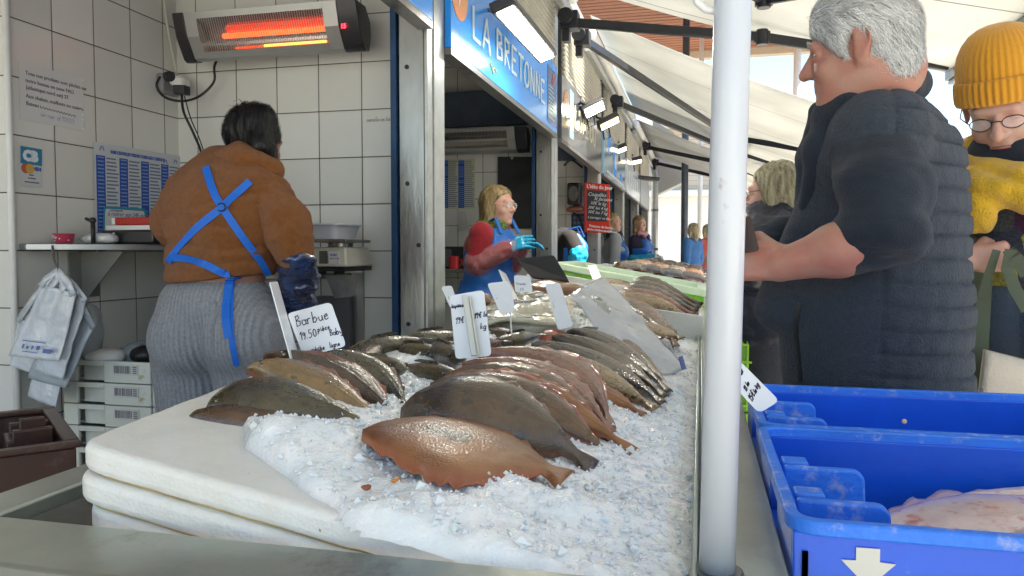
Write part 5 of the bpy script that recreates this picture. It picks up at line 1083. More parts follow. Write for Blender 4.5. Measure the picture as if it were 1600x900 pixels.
def torso_prims(J, fat=1.0, inf=0, bust=0):
    H = J['H'] / 1.7; f, r = J['f'], J['r']; M = Matrix((r, f, UZ)).transposed(); i = inf
    P = [('e', J['pelvis'], Vector((.165 * fat + i, .120 * fat + i, .12 + i)) * H, M), ('e', J['belly'] + f * .01 * fat, Vector((.145 * fat + i, .115 * fat + i, .13 + i)) * H, M), ('e', J['chest'], Vector((.158 * (1 + .5 * (fat - 1)) + i, .112 * fat + i, .16 + i)) * H, M),
         ('c', J['shL'] + (J['chest'] - J['shL']) * .18, J['shR'] + (J['chest'] - J['shR']) * .18, (.062 + i) * H, (.062 + i) * H), ('c', J['chest'] + UZ * .06, J['neck'] - UZ * .015, (.085 + i) * H, (.055 + i) * H)]
    if bust: P += [('e', J['chest'] + f * (.085 * fat) + r * s * .07 - UZ * .01, Vector((.07 + i, .06 + i, .07 + i)) * H, M) for s in (1, -1)]
    return P
def arm_prims(J, s, inf=0, fat=1.0, upto=2.0, start=0.0):
    H = J['H'] / 1.7; a, b, c = J['sh' + s], J['el' + s], J['wr' + s]; i = inf; P = []
    if start < 1: P.append(('c', a, b if upto >= 1 else a.lerp(b, upto), (.052 * fat + i) * H, (.043 * fat + i) * H))
    if upto > 1: e = min(1, upto - 1); st = max(0, start - 1); P.append(('c', b.lerp(c, st), b.lerp(c, e), (.043 * fat + i) * H, ((.043 + (.028 - .043) * e) * fat + i) * H))
    return P
def leg_prims(J, inf=0, fat=1.0):
    H = J['H'] / 1.7; P = []
    for s in 'LR': P += [('c', J['hip' + s], J['kn' + s], (.088 * fat + inf) * H, (.058 * fat + inf) * H), ('c', J['kn' + s], J['an' + s], (.056 * fat + inf) * H, (.038 + inf) * H)]
    return P
def shoes(J, par):
    for s in 'LR':
        a = J['an' + s]; f = J['f']; z0 = J['b'].z; blob('shoe', [('c', Vector((a.x, a.y, z0 + .045)) - f * .03, Vector((a.x, a.y, z0 + .04)) + f * .13, .043, .038), ('c', a + UZ * .02, Vector((a.x, a.y, z0 + .06)), .045, .045)], .012, M_shoe, par, cut=lambda X, Y, Z: z0 + .002 - Z)
def strands(src, n, L, dirf, m, parent, seed=0, w=.0011, lift=.004, wave=.003, keep=None, name='hair_strands', segs=4, curl=0):
    """fine locks laid over a hair cap"""
    r = np.random.default_rng(seed); me = src.data; base = np.array(wl(src)); V = np.array([v.co[:] for v in me.vertices]) + base; Nn = np.array([v.normal[:] for v in me.vertices])
    ids = r.integers(0, len(V), n); vs = []; fs = []
    tree = BVHTree.FromPolygons([tuple(v) for v in V], [tuple(p.vertices) for p in me.polygons])
    for q in ids:
        p = Vector(V[q]); nn = Vector(Nn[q])
        if keep is not None and not keep(p): continue
        ln = L * r.uniform(.6, 1.2); prev = None; row = []
        side_j = Vector(r.normal(0, 1, 3)) * .25
        for k in range(segs + 1):
            hit = tree.find_nearest(p); hp, hn = hit[0], hit[1]
            d = Vector(dirf(p)) + side_j + Vector(r.normal(0, 1, 3)) * .08; d = (d - hn * d.dot(hn)).normalized()
            off = lift * (.3 + 1.0 * (k / segs) ** 2 * r.uniform(.2, 1.3)) ; pos = hp + hn * (off + .0005)
            b = d.cross(hn).normalized() * w * (1 - .75 * k / segs) * r.uniform(.8, 1.3); row.append((pos - b, pos + b)); p = hp + d * ln / segs
        bb = len(vs)
        for a, b in row: vs += [tuple(a), tuple(b)]
        fs += [(bb + 2 * k, bb + 2 * k + 1, bb + 2 * k + 3, bb + 2 * k + 2) for k in range(segs)]
    return link_mesh(name, vs, fs, m, parent, True)
def on_surface(objs, pts, off=.003, back=.0):
    """drops a path seen along the given sight lines onto a garment"""
    out = []; nr = []
    trees = []
    for o in objs:
        b = np.array(wl(o)); trees.append(BVHTree.FromPolygons([tuple(np.array(v.co[:]) + b) for v in o.data.vertices], [tuple(p.vertices) for p in o.data.polygons]))
    for (px, py) in pts:
        d = ray(px, py).normalized(); best = None
        for t in trees:
            h = t.ray_cast(Vector((0, 0, CAMZ)), d)
            if h[0] is not None and (best is None or h[3] < best[3]): best = h
        if best is None: continue
        n_ = best[1]
        if n_.dot(d) > 0: n_ = -n_
        out.append(best[0] + n_ * off); nr.append(n_)
    return out, nr
def dense(P, n=5):
    P = [Vector((*p, 0)) for p in P]; o = []
    for i in range(len(P) - 1):
        p0 = P[max(i - 1, 0)]; p1 = P[i]; p2 = P[i + 1]; p3 = P[min(i + 2, len(P) - 1)]
        for k in range(n): t = k / n; o.append(.5 * ((2 * p1) + (p2 - p0) * t + (2 * p0 - 5 * p1 + 4 * p2 - p3) * t * t + (3 * p1 - p0 - 3 * p2 + p3) * t ** 3))
    o.append(P[-1]); return [(q.x, q.y) for q in o]
def strap(name, objs, path, w_, m, par, th=.0012, off=.003):
    p, n_ = on_surface(objs, dense(path), off)
    # smooth the dropped path
    for _ in range(3): p = [p[0]] + [(p[i - 1] + p[i] * 2 + p[i + 1]) / 4 for i in range(1, len(p) - 1)] + [p[-1]]; n_ = [n_[0]] + [(n_[i - 1] + n_[i] * 2 + n_[i + 1]).normalized() for i in range(1, len(n_) - 1)] + [n_[-1]]
    p = [a + b * off * .6 for a, b in zip(p, n_)]
    return MB().ribbon(p, w_, n_, th).build(name, m, par, smooth=False)
wrk = lambda s, sc=7, a=.010: (lambda V, N: fbm(V + s, sc, 3) * a + fbm(V * np.array([1, 1, 2.2]) + s, sc * 2.3, 2) * a * .5)

# ================= seller in the orange fleece, seen from behind
def J3(px, py, Y): return atY(px, py, Y)
t = thing('person', 'person seen from behind in a rust fleece, grey trousers and crossed blue apron straps', 'person', (-1.5, 2.2, 0))
J = skel(-1.5, 2.22, 3, 1.62); Yb = 2.2
J['pelvis'] = J3(338, 500, 2.2); J['belly'] = J3(340, 425, 2.2); J['chest'] = J3(350, 340, 2.22); J['neck'] = J3(385, 262, 2.25); J['head'] = J3(398, 222, 2.33)
J['shL'] = J3(292, 305, 2.22); J['shR'] = J3(424, 312, 2.22); J['elL'] = J3(262, 352, 2.24); J['wrL'] = J3(270, 372, 2.46); J['elR'] = J3(464, 400, 2.2); J['wrR'] = J3(468, 480, 2.36)
J['hipL'] = J3(293, 545, 2.2); J['hipR'] = J3(386, 545, 2.2)
for s, px in (('L', 296), ('R', 384)):
    b = J['hip' + s]; J['kn' + s] = Vector((b.x, b.y + .01, .46)); J['an' + s] = Vector((b.x, b.y - .02, .08))
J['b'] = Vector((-1.5, 2.2, 0))
hp, hw, hM = head_prims(J['head'], (.28, .93, -.25), (0, .2, 1), .98, J['neck'], .05)
blob('body', hp + torso_prims(J, 1.1) + arm_prims(J, 'L') + arm_prims(J, 'R') + leg_prims(J, 0, 1.05) + hand_prims(J['wrL'], (.3, 1, -.2), (0, .2, 1), 1) + hand_prims(J['wrR'], (0, .6, -.8), (1, 0, .3), -1), .0085, SK3, t)
E_ = lambda px, py, Y, rx, ry, rz, rz_=0: ('e', J3(px, py, Y), Vector((rx, ry, rz)), rot(0, 0, rz_))
M_fleece = mat('rust_fleece', (.33, .108, .018), 1.0, var=.2, vscale=60, bump=1.0, bscale=420, sheen=.25, spec=.05)
def hemz(px1, py1, px2, py2):
    a = J3(px1, py1, 2.1); b = J3(px2, py2, 2.1); k = (b.z - a.z) / (b.x - a.x); return lambda X, Y, Z: (a.z + k * (X - a.x)) - Z
def fold_f(V, N):
    r_ = 0
    for (zc_, am, sl) in ((1.30, .006, .25), (1.245, .009, -.12), (1.175, .009, -.06), (1.12, .010, .05), (1.085, .006, -.03)): r_ = r_ - am * np.exp(-((V[:, 2] - zc_ - sl * (V[:, 0] + 1.5) - .006 * np.sin(V[:, 0] * 23)) / .011) ** 2) * (np.abs(V[:, 0] + 1.5) < .24)
    return r_ + fbm(V + 5, 6, 3) * .016 + fbm(V * np.array([1, 1, 2.4]), 13, 2) * .008
fleece = blob('fleece_jacket', [E_(343, 418, 2.2, .192, .150, .15), E_(346, 345, 2.2, .205, .145, .17), E_(346, 300, 2.22, .170, .115, .13), ('c', J3(304, 302, 2.22), J3(412, 303, 2.22), .072, .072),
    ('c', J3(345, 262, 2.24), J3(408, 262, 2.27), .062, .058), ('c', J3(340, 278, 2.2), J3(405, 280, 2.2), .05, .05)],
    .0075, M_fleece, t, k=.05, cut=hemz(245, 447, 440, 428), vdisp=fold_f)
slv = []
for nm_, pr_ in (('L', [('c', J3(298, 306, 2.22), J3(268, 350, 2.24), .080, .068), ('c', J3(268, 350, 2.24), J3(276, 370, 2.42), .066, .052)]), ('R', [('c', J3(412, 304, 2.22), J3(450, 368, 2.2), .082, .068), ('c', J3(447, 345, 2.2), J3(460, 394, 2.2), .070, .061)])):
    slv.append(blob('sleeve', pr_, .0075, M_fleece, t, k=.03, vdisp=lambda V, N: fbm(V + 2, 8, 3) * .014 + fbm(V * np.array([1, 1, 2.6]), 17, 2) * .009))
blob('hood_collar', [('c', J3(338, 256, 2.2), J3(376, 246, 2.19), .040, .047), ('c', J3(376, 246, 2.19), J3(426, 266, 2.23), .047, .040), ('c', J3(345, 256, 2.28), J3(424, 262, 2.32), .03, .03)], .007, M_fleece, t, k=.02, vdisp=lambda V, N: fbm(V, 18, 3) * .01)
M_rib = None
m_, n_, l_, p_ = nodemat('ribbed_knit_grey'); g_ = n_.new('ShaderNodeTexCoord'); s_ = n_.new('ShaderNodeSeparateXYZ'); l_.new(g_.outputs['Object'], s_.inputs[0])
ns_ = n_.new('ShaderNodeTexNoise'); ns_.inputs['Scale'].default_value = 120; l_.new(g_.outputs['Object'], ns_.inputs[0]); ns2 = n_.new('ShaderNodeTexNoise'); ns2.inputs['Scale'].default_value = 5; l_.new(g_.outputs['Object'], ns2.inputs[0])
wv_ = math_node(n_, l_, 'SINE', math_node(n_, l_, 'ADD', math_node(n_, l_, 'MULTIPLY', s_.outputs[0], 440), math_node(n_, l_, 'MULTIPLY', ns2.outputs[0], 12)))
r_ = n_.new('ShaderNodeValToRGB'); r_.color_ramp.elements[0].color = (.17, .18, .21, 1); r_.color_ramp.elements[1].color = (.40, .42, .46, 1); l_.new(math_node(n_, l_, 'ADD', math_node(n_, l_, 'MULTIPLY', wv_, .09), ns_.outputs[0]), r_.inputs[0]); l_.new(r_.outputs[0], p_.inputs['Base Color']); p_.inputs['Roughness'].default_value = .95
b_ = n_.new('ShaderNodeBump'); b_.inputs['Strength'].default_value = .5; b_.inputs['Distance'].default_value = .004; l_.new(wv_, b_.inputs['Height']); l_.new(b_.outputs[0], p_.inputs['Normal']); M_ribg = m_
def trous(V, N): return fbm(V + 2, 5, 3) * .012 - .012 * np.exp(-((V[:, 0] - J3(346, 540, 2.1).x) / .010) ** 2) * (V[:, 2] < 1.0)
trs = blob('trousers', [E_(338, 478, 2.21, .196, .155, .13), E_(298, 525, 2.18, .125, .15, .14), E_(382, 525, 2.18, .12, .15, .14), ('c', J3(294, 560, 2.2), J['knL'], .115, .085), ('c', J3(385, 560, 2.2), J['knR'], .112, .085), ('c', J['knL'], J['anL'], .085, .075), ('c', J['knR'], J['anR'], .085, .075)], .0085, M_ribg, t, k=.022, vdisp=trous)
shoes(J, t)
# hair twisted up
M_hairk = mat('hair_black', (.008, .008, .010), .38, var=.4, vscale=40, stretch=(1, 1, .25), bump=.5, bscale=90)
hr = blob('hair', [('e', J['head'] + Vector((-.004, -.012, .028)), Vector((.083, .104, .094)), None), ('c', J3(405, 248, 2.27), J3(398, 200, 2.27), .052, .055), ('e', J3(402, 188, 2.28), Vector((.062, .058, .052)), None), ('c', J3(392, 184, 2.28), J3(378, 190, 2.26), .035, .02), ('c', J3(385, 198, 2.28), J3(366, 205, 2.25), .022, .010), ('c', J3(420, 240, 2.26), J3(424, 255, 2.27), .028, .015), ('c', J3(408, 225, 2.23), J3(404, 182, 2.25), .035, .028)], .006, M_hairk, t, k=.02, vdisp=lambda V, N: fbm(V * np.array([1, 1, .35]), 60, 3) * .011)
strands(hr, 1500, .07, lambda p: (0.1, 0, 1), M_hairk, hr, 3, lift=.008)
m = MB(); rr = random.Random(5)
for k in range(16):
    a = J3(rr.uniform(385, 415), rr.uniform(172, 190), 2.27); m.tube([a, a + Vector((rr.uniform(-.04, .04), 0, rr.uniform(.01, .04))), a + Vector((rr.uniform(-.08, .07), 0, rr.uniform(-.02, .05)))], [.0016, .001, .0004], 4)
for k in range(7): a = J3(rr.uniform(366, 372), rr.uniform(200, 208), 2.24); m.tube([a, a + Vector((-.02, 0, rr.uniform(-.01, .01))), a + Vector((rr.uniform(-.05, -.03), 0, rr.uniform(-.02, .012)))], [.003, .002, .0005], 4)
m.build('loose_locks', M_hairk, hr)
M_strap = mat('strap_blue', (.006, .16, .72), .55, bump=.2, bscale=200)
for path in ([(322, 262), (333, 298), (348, 325), (380, 372), (404, 406), (418, 428)], [(391, 284), (368, 304), (346, 326), (312, 352), (280, 388), (264, 408)], [(270, 402), (300, 404), (330, 418), (360, 431)], [(360, 432), (392, 434), (420, 432)]):
    strap('apron_strap', [fleece, trs] + [o for o in t.children if o.name.startswith('hood')], path, .0115, M_strap, t)
strap('strap_tail', [trs, fleece], [(359, 432), (355, 470), (354, 500), (358, 528)], .012, M_strap, t, off=.006); strap('strap_tail', [trs, fleece], [(362, 434), (360, 480), (362, 530), (370, 570)], .009, M_strap, t, off=.004)
kn, _ = on_surface([fleece, trs], [(347, 324), (361, 434)], .006); m = MB(); m.tube([kn[0] + Vector((.014 * math.cos(a), -.002, .012 * math.sin(a))) for a in [k * math.pi / 6 for k in range(13)]], .0022, 6); m.build('strap_ring', M_black, t)
MB().ell(kn[1], .014, .010, .016, 12, 8).build('strap_knot', M_strap, t, smooth=True)
M_sleevef = mat('sleeve_film_dark', (.045, .03, .04), .16, var=.6, vscale=20, coat=1, bump=1, bscale=26, spec=.8, col2=(.02, .06, .2))
blob('oversleeve', [('c', J3(464, 400, 2.2), J3(466, 440, 2.27), .060, .060), ('c', J3(466, 440, 2.27), J3(468, 484, 2.36), .060, .05)], .006, M_sleevef, t, vdisp=lambda V, N: fbm(V * np.array([1, 1, 2]), 28, 3) * .016, cut=lambda X, Y, Z: Z - (J3(460, 396, 2.2).z))
bib = blob('apron', [E_(340, 520, 2.30, .20, .12, .22)], .012, M_apron, t, cut=lambda X, Y, Z: 2.30 - Y)

# ================= man in the quilted vest
YM = 1.75; K = .98
t = thing('person', 'grey-haired man in a quilted dark blue vest looking away with his forearm bare', 'person', (.38, YM, 0))
J = skel(.40, YM, 62, 1.74)
f = J['f']; r = J['r']     # facing left and away
def JM(px, py, Y=YM): return atY(px, py, Y)
J['pelvis'] = JM(1362, 620); J['belly'] = JM(1362, 490); J['chest'] = JM(1388, 310); J['neck'] = JM(1368, 165, 1.70); J['head'] = atY(1338, 80, 1.62)
J['shL'] = JM(1368, 215, 1.56); J['elL'] = atY(1388, 370, 1.48); J['wrL'] = atY(1222, 414, 1.52)
J['shR'] = JM(1400, 205, 1.95); J['elR'] = atY(1330, 350, 2.04); J['wrR'] = atY(1200, 385, 1.84)
for s, dy in (('L', -.09), ('R', .09)):
    b = J['pelvis'] + Vector((0, dy, -.03)); J['hip' + s] = b; J['kn' + s] = Vector((b.x, b.y, .48)); J['an' + s] = Vector((b.x + .01, b.y, .08))
hf = Vector((-.93, .30, -.13))
hp, hw, hM = head_prims(J['head'], hf, (-.14, 0, 1), .895, atY(1372, 175, 1.68), .062, jaw=1.15, nose=1.15)
hp += [('c', hw(0, .05, -.105), hw(0, -.01, -.12), .03, .045, .03), ('e', hw(0, -.07, -.055), Vector((.055, .045, .06)), None, .03)]   # double chin, nape
fore = [('c', J['elL'], J['elL'].lerp(J['wrL'], .45), .040, .047), ('c', J['elL'].lerp(J['wrL'], .45), J['wrL'], .047, .031)]
hd = (J['wrL'] - J['elL']).normalized()
body = blob('body', hp + torso_prims(J, .95) + arm_prims(J, 'L', 0, .80, 1.0) + fore + arm_prims(J, 'R', 0, 1.05) + leg_prims(J, 0, .95) + hand_prims(J['wrL'] - hd * .01, (-.96, .12, .05), (.15, -.95, .25), 1, .55, 1.08, thumb=.5) + hand_prims(J['wrR'], (-.9, -.2, .1), (-.1, .2, .95), 1, .6, 1.05), .0042, SK1, t, k=.022)
eyes(body, hw, hM, .895)
# eyebrow
m = MB(); rr = random.Random(2)
for s in (1, -1):
    for q in range(26): u = q / 26; a = hw(s * (.016 + .032 * u), .0895 - .010 * u * u, .027 + .004 * math.sin(u * 3)); m.tube([a, a + hM @ Vector((s * .008, .003, .002 + rr.uniform(-.002, .003)))], [.0011, .0004], 4)
m.build('eyebrows', mat('hair_grey', (.58, .575, .56), .45, var=.12, vscale=60, bump=.2, bscale=160), body)
M_hairg = MATS['hair_grey']
def hairline(X, Y, Z):   # keep only behind the hairline, above the nape
    P = np.stack([X - J['head'].x, Y - J['head'].y, Z - J['head'].z], -1) @ np.array(hM) / .895; x, y, z = P[..., 0], P[..., 1], P[..., 2]
    front = y - (.052 + np.clip((z - .02) * .9, -.30, .05)); ear = .026 - np.sqrt((y + .012) ** 2 + (z + .002) ** 2 * .55); nape = -.082 - z + .0 * y
    side = np.where(z < .045, y - (-.0 + np.clip((z - .045) * -.2, 0, .02)), -1)
    d = np.maximum(np.maximum(front, nape), np.where(np.abs(x) > .05, ear, -1)); return d * .895
hr = blob('hair', [('e', hw(0, -.020, .034), Vector((.0875, .106, .096)) * .895, hM), ('e', hw(0, -.072, -.035), Vector((.064, .048, .060)) * .895, hM), ('e', hw(0, .02, .085), Vector((.065, .06, .045)) * .895, hM)], .005, M_hairg, body, k=.02, cut=hairline, vdisp=lambda V, N: fbm(V * np.array([.7, .7, 1.2]), 26, 2) * .006)
def hdir(p):
    q = hM.transposed() @ (p - J['head']); return hM @ Vector((0, -1 if q.z > .03 else -.45, -.15 if q.z > .06 else -.9))
strands(hr, 9000, .06, hdir, M_hairg, hr, 4, w=.0009, lift=.007)
strands(hr, 2600, .055, hdir, mat('hair_grey_dark', (.22, .22, .22), .5), hr, 14, w=.0007, lift=.007)
strands(hr, 3000, .06, hdir, mat('hair_grey_light', (.85, .85, .84), .45), hr, 24, w=.0007, lift=.009)
# sweater and vest
M_vest = mat('vest_slate', (.036, .046, .064), .8, var=.22, vscale=120, bump=.7, bscale=260, sheen=.08)
sw = blob('sweater', arm_prims(J, 'R', .022, 1.1) + [('c', J['shL'].lerp(J['elL'], .08) + Vector((0, .02, -.01)), J['shL'].lerp(J['elL'], .55), .082, .084), ('c', J['shL'].lerp(J['elL'], .5), J['elL'] + Vector((-.0, 0, .012)), .086, .070), ('c', J['elL'] + Vector((0, 0, .015)), J['elL'].lerp(J['wrL'], .34) + Vector((0, 0, .006)), .068, .059), ('c', J['elL'].lerp(J['wrL'], .36) + Vector((0, 0, .005)), J['elL'].lerp(J['wrL'], .39) + Vector((0, 0, .005)), .0605, .0595, .004)], .006, M_navy, t, k=.03, vdisp=lambda V, N: fbm(V + 4, 6, 3) * .020 - .013 * np.abs(np.sin((V[:, 2] * 1.0 + V[:, 0] * .8) * 19 + 5 * vnoise(V, 5))) ** 5 * np.clip((1.50 - V[:, 2]) / .2, .15, 1) * (.5 + 1.6 * np.abs(vnoise(V + 2, 9))) + fbm(V * np.array([1, 1, 3]), 16, 2) * .006)
rzv = -28
def quilt(V, N):
    q = (V[:, 2] + .02 * (V[:, 0] - .45) + .008 * vnoise(V, 4)) / .0455; e = np.abs(q - np.round(q)) * .0455; on = (V[:, 2] < 1.62)
    back = 1 / (1 + np.exp(-(V[:, 0] - .335) / .006)); side = (np.abs(V[:, 0] - .335) < .004) * -.003
    return on * (.0012 - .0078 * np.exp(-(e / .0042) ** 2) * (.7 + .8 * (vnoise(V + 6, 30) + .5))) * (.12 + .88 * back) + side + fbm(V, 9, 3) * .007 + fbm(V * np.array([2.2, 2.2, .7]), 22, 2) * .0025 * (.3 + back)
def JE(px, py, Y, a, b, c, rz_=rzv): return ('e', atY(px, py, Y), Vector((a, b, c)), rot(0, 0, rz_))
vest = blob('quilted_vest', [JE(1360, 520, YM, .188, .175, .20), JE(1364, 450, YM, .184, .175, .18), JE(1366, 620, YM, .186, .175, .20), JE(1384, 350, YM, .158, .195, .17), JE(1388, 262, YM, .140, .19, .13), ('c', JM(1378, 208, 1.58), JM(1405, 200, 1.93), .086, .078), ('c', JM(1318, 255, 1.62), JM(1345, 200, 1.6), .055, .05),
    ('c', JM(1330, 240, 1.68), JM(1215, 480, 1.7), .06, .05)], .0055, M_vest, t, k=.035, vdisp=quilt)
blob('stand_collar', [('c', atY(1292, 180, 1.64), atY(1330, 168, 1.60), .026, .028), ('c', atY(1330, 168, 1.60), atY(1408, 136, 1.62), .028, .032), ('c', atY(1408, 136, 1.62), atY(1424, 132, 1.74), .030, .030), ('c', atY(1424, 132, 1.74), atY(1340, 160, 1.86), .030, .030), ('c', atY(1292, 180, 1.64), atY(1278, 235, 1.63), .026, .026), ('c', atY(1278, 235, 1.63), atY(1262, 320, 1.66), .026, .018), ('c', atY(1284, 178, 1.72), atY(1268, 250, 1.70), .028, .026), ('c', atY(1268, 250, 1.70), atY(1254, 320, 1.70), .026, .018), ('c', atY(1310, 190, 1.62), atY(1290, 250, 1.63), .024, .02)], .005, M_navy, t, k=.03, vdisp=lambda V, N: fbm(V, 14, 3) * .008)
pk, nk = on_surface([vest], dense([(1250, 474), (1244, 510), (1248, 550), (1252, 596)]), .002); MB().ribbon(pk, .004, nk, .002).build('pocket_opening', M_black, vest)
blob('trousers', leg_prims(J, .02, 1.0) + [('e', J['pelvis'] - UZ * .04, Vector((.14, .15, .10)), None)], .012, M_jeans, t, vdisp=wrk(3)); shoes(J, t)
w1 = thing('wallet', 'dark brown wallet held in the hand of the man in the vest', 'wallet', atY(1166, 368, 1.52)); MB().plate(rcard([atY(1158, 340, 1.52), atY(1166, 338, 1.52), atY(1180, 392, 1.5), atY(1164, 396, 1.5)], .006), (1, -.6, .1), .018).build('cover', mat('leather_brown', (.05, .025, .02), .4, coat=.2), w1, bevel=.003)
# ================= shopper in the mustard hat
def glasses(par, w, M, k=1.0, m=None, r=.0013):
    m_ = MB()
    for s in (1, -1):
        P = [w(s * .032 + .022 * math.cos(a), .100 - .006 * abs(math.cos(a)) * (1 if math.cos(a) * s > 0 else .2), .002 + .015 * math.sin(a)) for a in [2 * math.pi * q / 18 for q in range(19)]]; m_.tube(P, r * k, 6)
        m_.tube([w(s * .054, .096, .006), w(s * .078, .06, .010), w(s * .084, -.01, .012)], r * k, 6)
    m_.tube([w(-.010, .100, .006), w(0, .103, .009), w(.010, .100, .006)], r * k, 6)
    g = m_.build('glasses', m or MATS['frame_dark'], par, smooth=True)
    m_ = MB()
    for s in (1, -1): m_.disc(w(s * .032, .0985, .002), M @ Vector((s * .12, 1, 0)), .0215 * k, .0008, 18, .0145 * k)
    m_.build('lenses', mat('lens', (.9, .95, .95), .03, alpha=.12, coat=1), g); return g
mat('frame_dark', (.03, .025, .03), .3, .5)
YH = 2.02
t = thing('person', 'person in a mustard knitted hat, yellow scarf and patchwork coat bending over the crates', 'person', (.72, YH, 0))
J = skel(.74, YH, 165, 1.66)
hc_ = atY(1568, 166, YH); J['head'] = hc_; J['neck'] = atY(1592, 240, YH + .08); J['chest'] = atY(1600, 330, YH + .10); J['belly'] = atY(1592, 430, YH + .08); J['pelvis'] = atY(1592, 520, YH + .08)
J['shR'] = atY(1545, 285, YH + .05); J['elR'] = atY(1500, 390, YH + .16); J['wrR'] = atY(1506, 408, YH - .06); J['shL'] = atY(1690, 290, YH - .02); J['elL'] = atY(1720, 400, YH - .04); J['wrL'] = atY(1740, 500, YH - .1)
for s, q in (('L', .09), ('R', -.09)):
    b = J['pelvis'] + Vector((q, 0, -.02)); J['hip' + s] = b; J['kn' + s] = Vector((b.x, b.y, .46)); J['an' + s] = Vector((b.x, b.y, .08))
hf = Vector((-.40, -.80, -.56))
hp, hw, hM = head_prims(hc_, hf, (-.05, 0, 1), 1.0, J['neck'], .055, jaw=1.05, nose=1.15)
body = blob('body', hp + torso_prims(J, 1.1) + arm_prims(J, 'L') + arm_prims(J, 'R') + leg_prims(J) + hand_prims(J['wrR'], (.95, -.12, .12), (-.1, -.9, .35), -1, 1.25, .98, thumb=.9, spread=.02) + hand_prims(J['wrL'], (-.6, -.5, -.5), (0, -.5, .8), -1, .9), .005, SK2, t)
eyes(body, hw, hM); glasses(body, hw, hM)
for s in (1, -1): MB().ell(hw(s * .031, .0722, .0090), .0135, .0135, .0105, 14, 8, hM).build('eyelid', SK2, body, smooth=True)
m = MB(); m.tube([hw(-.02, .091, -.0605), hw(0, .0955, -.0600), hw(.02, .091, -.0605)], .0036, 8); m.build('lips', M_lip, body, smooth=True)
m_, n_, l_, p_ = nodemat('mustard_knit'); g_ = n_.new('ShaderNodeTexCoord'); p_.inputs['Base Color'].default_value = (.62, .27, .015, 1); p_.inputs['Roughness'].default_value = .9; p_.inputs['Sheen Weight'].default_value = .3
ns_ = n_.new('ShaderNodeTexNoise'); ns_.inputs['Scale'].default_value = 300; l_.new(g_.outputs['Object'], ns_.inputs[0]); b_ = n_.new('ShaderNodeBump'); b_.inputs['Strength'].default_value = .5; b_.inputs['Distance'].default_value = .003; l_.new(ns_.outputs[0], b_.inputs['Height']); l_.new(b_.outputs[0], p_.inputs['Normal']); M_must = m_
hatup = hM @ Vector((0, -.30, 1)).normalized(); hatf = (Vector(hf) - hatup * Vector(hf).dot(hatup)).normalized(); hatr = hatf.cross(hatup); HM = Matrix((hatr, hatf, hatup)).transposed(); h0 = hw(0, -.022, .040)
def hat_pt(u, v, rad, z, rib): a = u * 2 * math.pi; rr_ = rad * (1 + rib * math.sin(a * 44)); return h0 + HM @ Vector((rr_ * .90 * math.cos(a), rr_ * 1.06 * math.sin(a), z))
m = MB(); prof = [(.098, -.012), (.1015, .012), (.103, .04), (.101, .062), (.095, .084), (.083, .106), (.066, .124), (.045, .136), (.022, .142), (.002, .1435)]
def hatfn(v, u):
    f_ = v * (len(prof) - 1); i = min(int(f_), len(prof) - 2); q = f_ - i; r_, z_ = prof[i][0] * (1 - q) + prof[i + 1][0] * q, prof[i][1] * (1 - q) + prof[i + 1][1] * q
    return hat_pt(u, v, r_ * (1 + .02 * math.sin(u * 12.6 + 1) * v), z_ + .004 * math.sin(u * 18.8) * v * 2 * (1 - v), .012 * (1 - v * .6))
m.grid(hatfn, 40, 353); hat = m.build('knitted_hat', M_must, t, smooth=True)
m = MB(); cp = [(.098, -.030), (.105, -.031), (.1095, -.02), (.110, .0), (.109, .018), (.1055, .026), (.1015, .023)]
def cuff(v, u): f_ = v * (len(cp) - 1); i = min(int(f_), len(cp) - 2); q = f_ - i; return hat_pt(u, v, cp[i][0] * (1 - q) + cp[i + 1][0] * q, cp[i][1] * (1 - q) + cp[i + 1][1] * q, .016)
m.grid(cuff, 14, 353); m.build('hat_cuff', M_must, hat, smooth=True)
blob('neck_warmer', [('c', hw(-.03, .055, -.10), J['neck'] + Vector((-.05, -.07, .015)), .052, .055), ('c', hw(.03, .05, -.10), J['neck'] + Vector((.06, -.05, .01)), .052, .055), ('c', hw(0, -.04, -.10), J['neck'], .06, .07)], .006, M_navy, t, k=.03)
M_scarf = mat('scarf_yellow', (.72, .42, .02), .92, var=.12, vscale=40, bump=.8, bscale=220, sheen=.3)
blob('scarf', [('c', atY(1524, 262, YH + .02), atY(1600, 290, YH - .08), .040, .048), ('c', atY(1600, 288, YH - .08), atY(1660, 260, YH), .050, .05), ('c', atY(1545, 290, YH - .05), atY(1612, 312, YH - .10), .038, .042), ('c', atY(1528, 275, YH - .02), atY(1538, 325, YH - .06), .036, .036), ('c', atY(1540, 300, YH - .06), atY(1530, 345, YH - .05), .042, .035), ('c', atY(1565, 295, YH - .09), atY(1572, 310, YH - .09), .03, .02), ('c', atY(1530, 240, YH + .1), atY(1640, 240, YH + .14), .05, .05)], .006, M_scarf, t, k=.012, vdisp=lambda V, N: fbm(V, 9, 3) * .012 - .007 * np.abs(np.sin((V[:, 0] * .9 + V[:, 2] * 1.2) * 34)) ** 8)
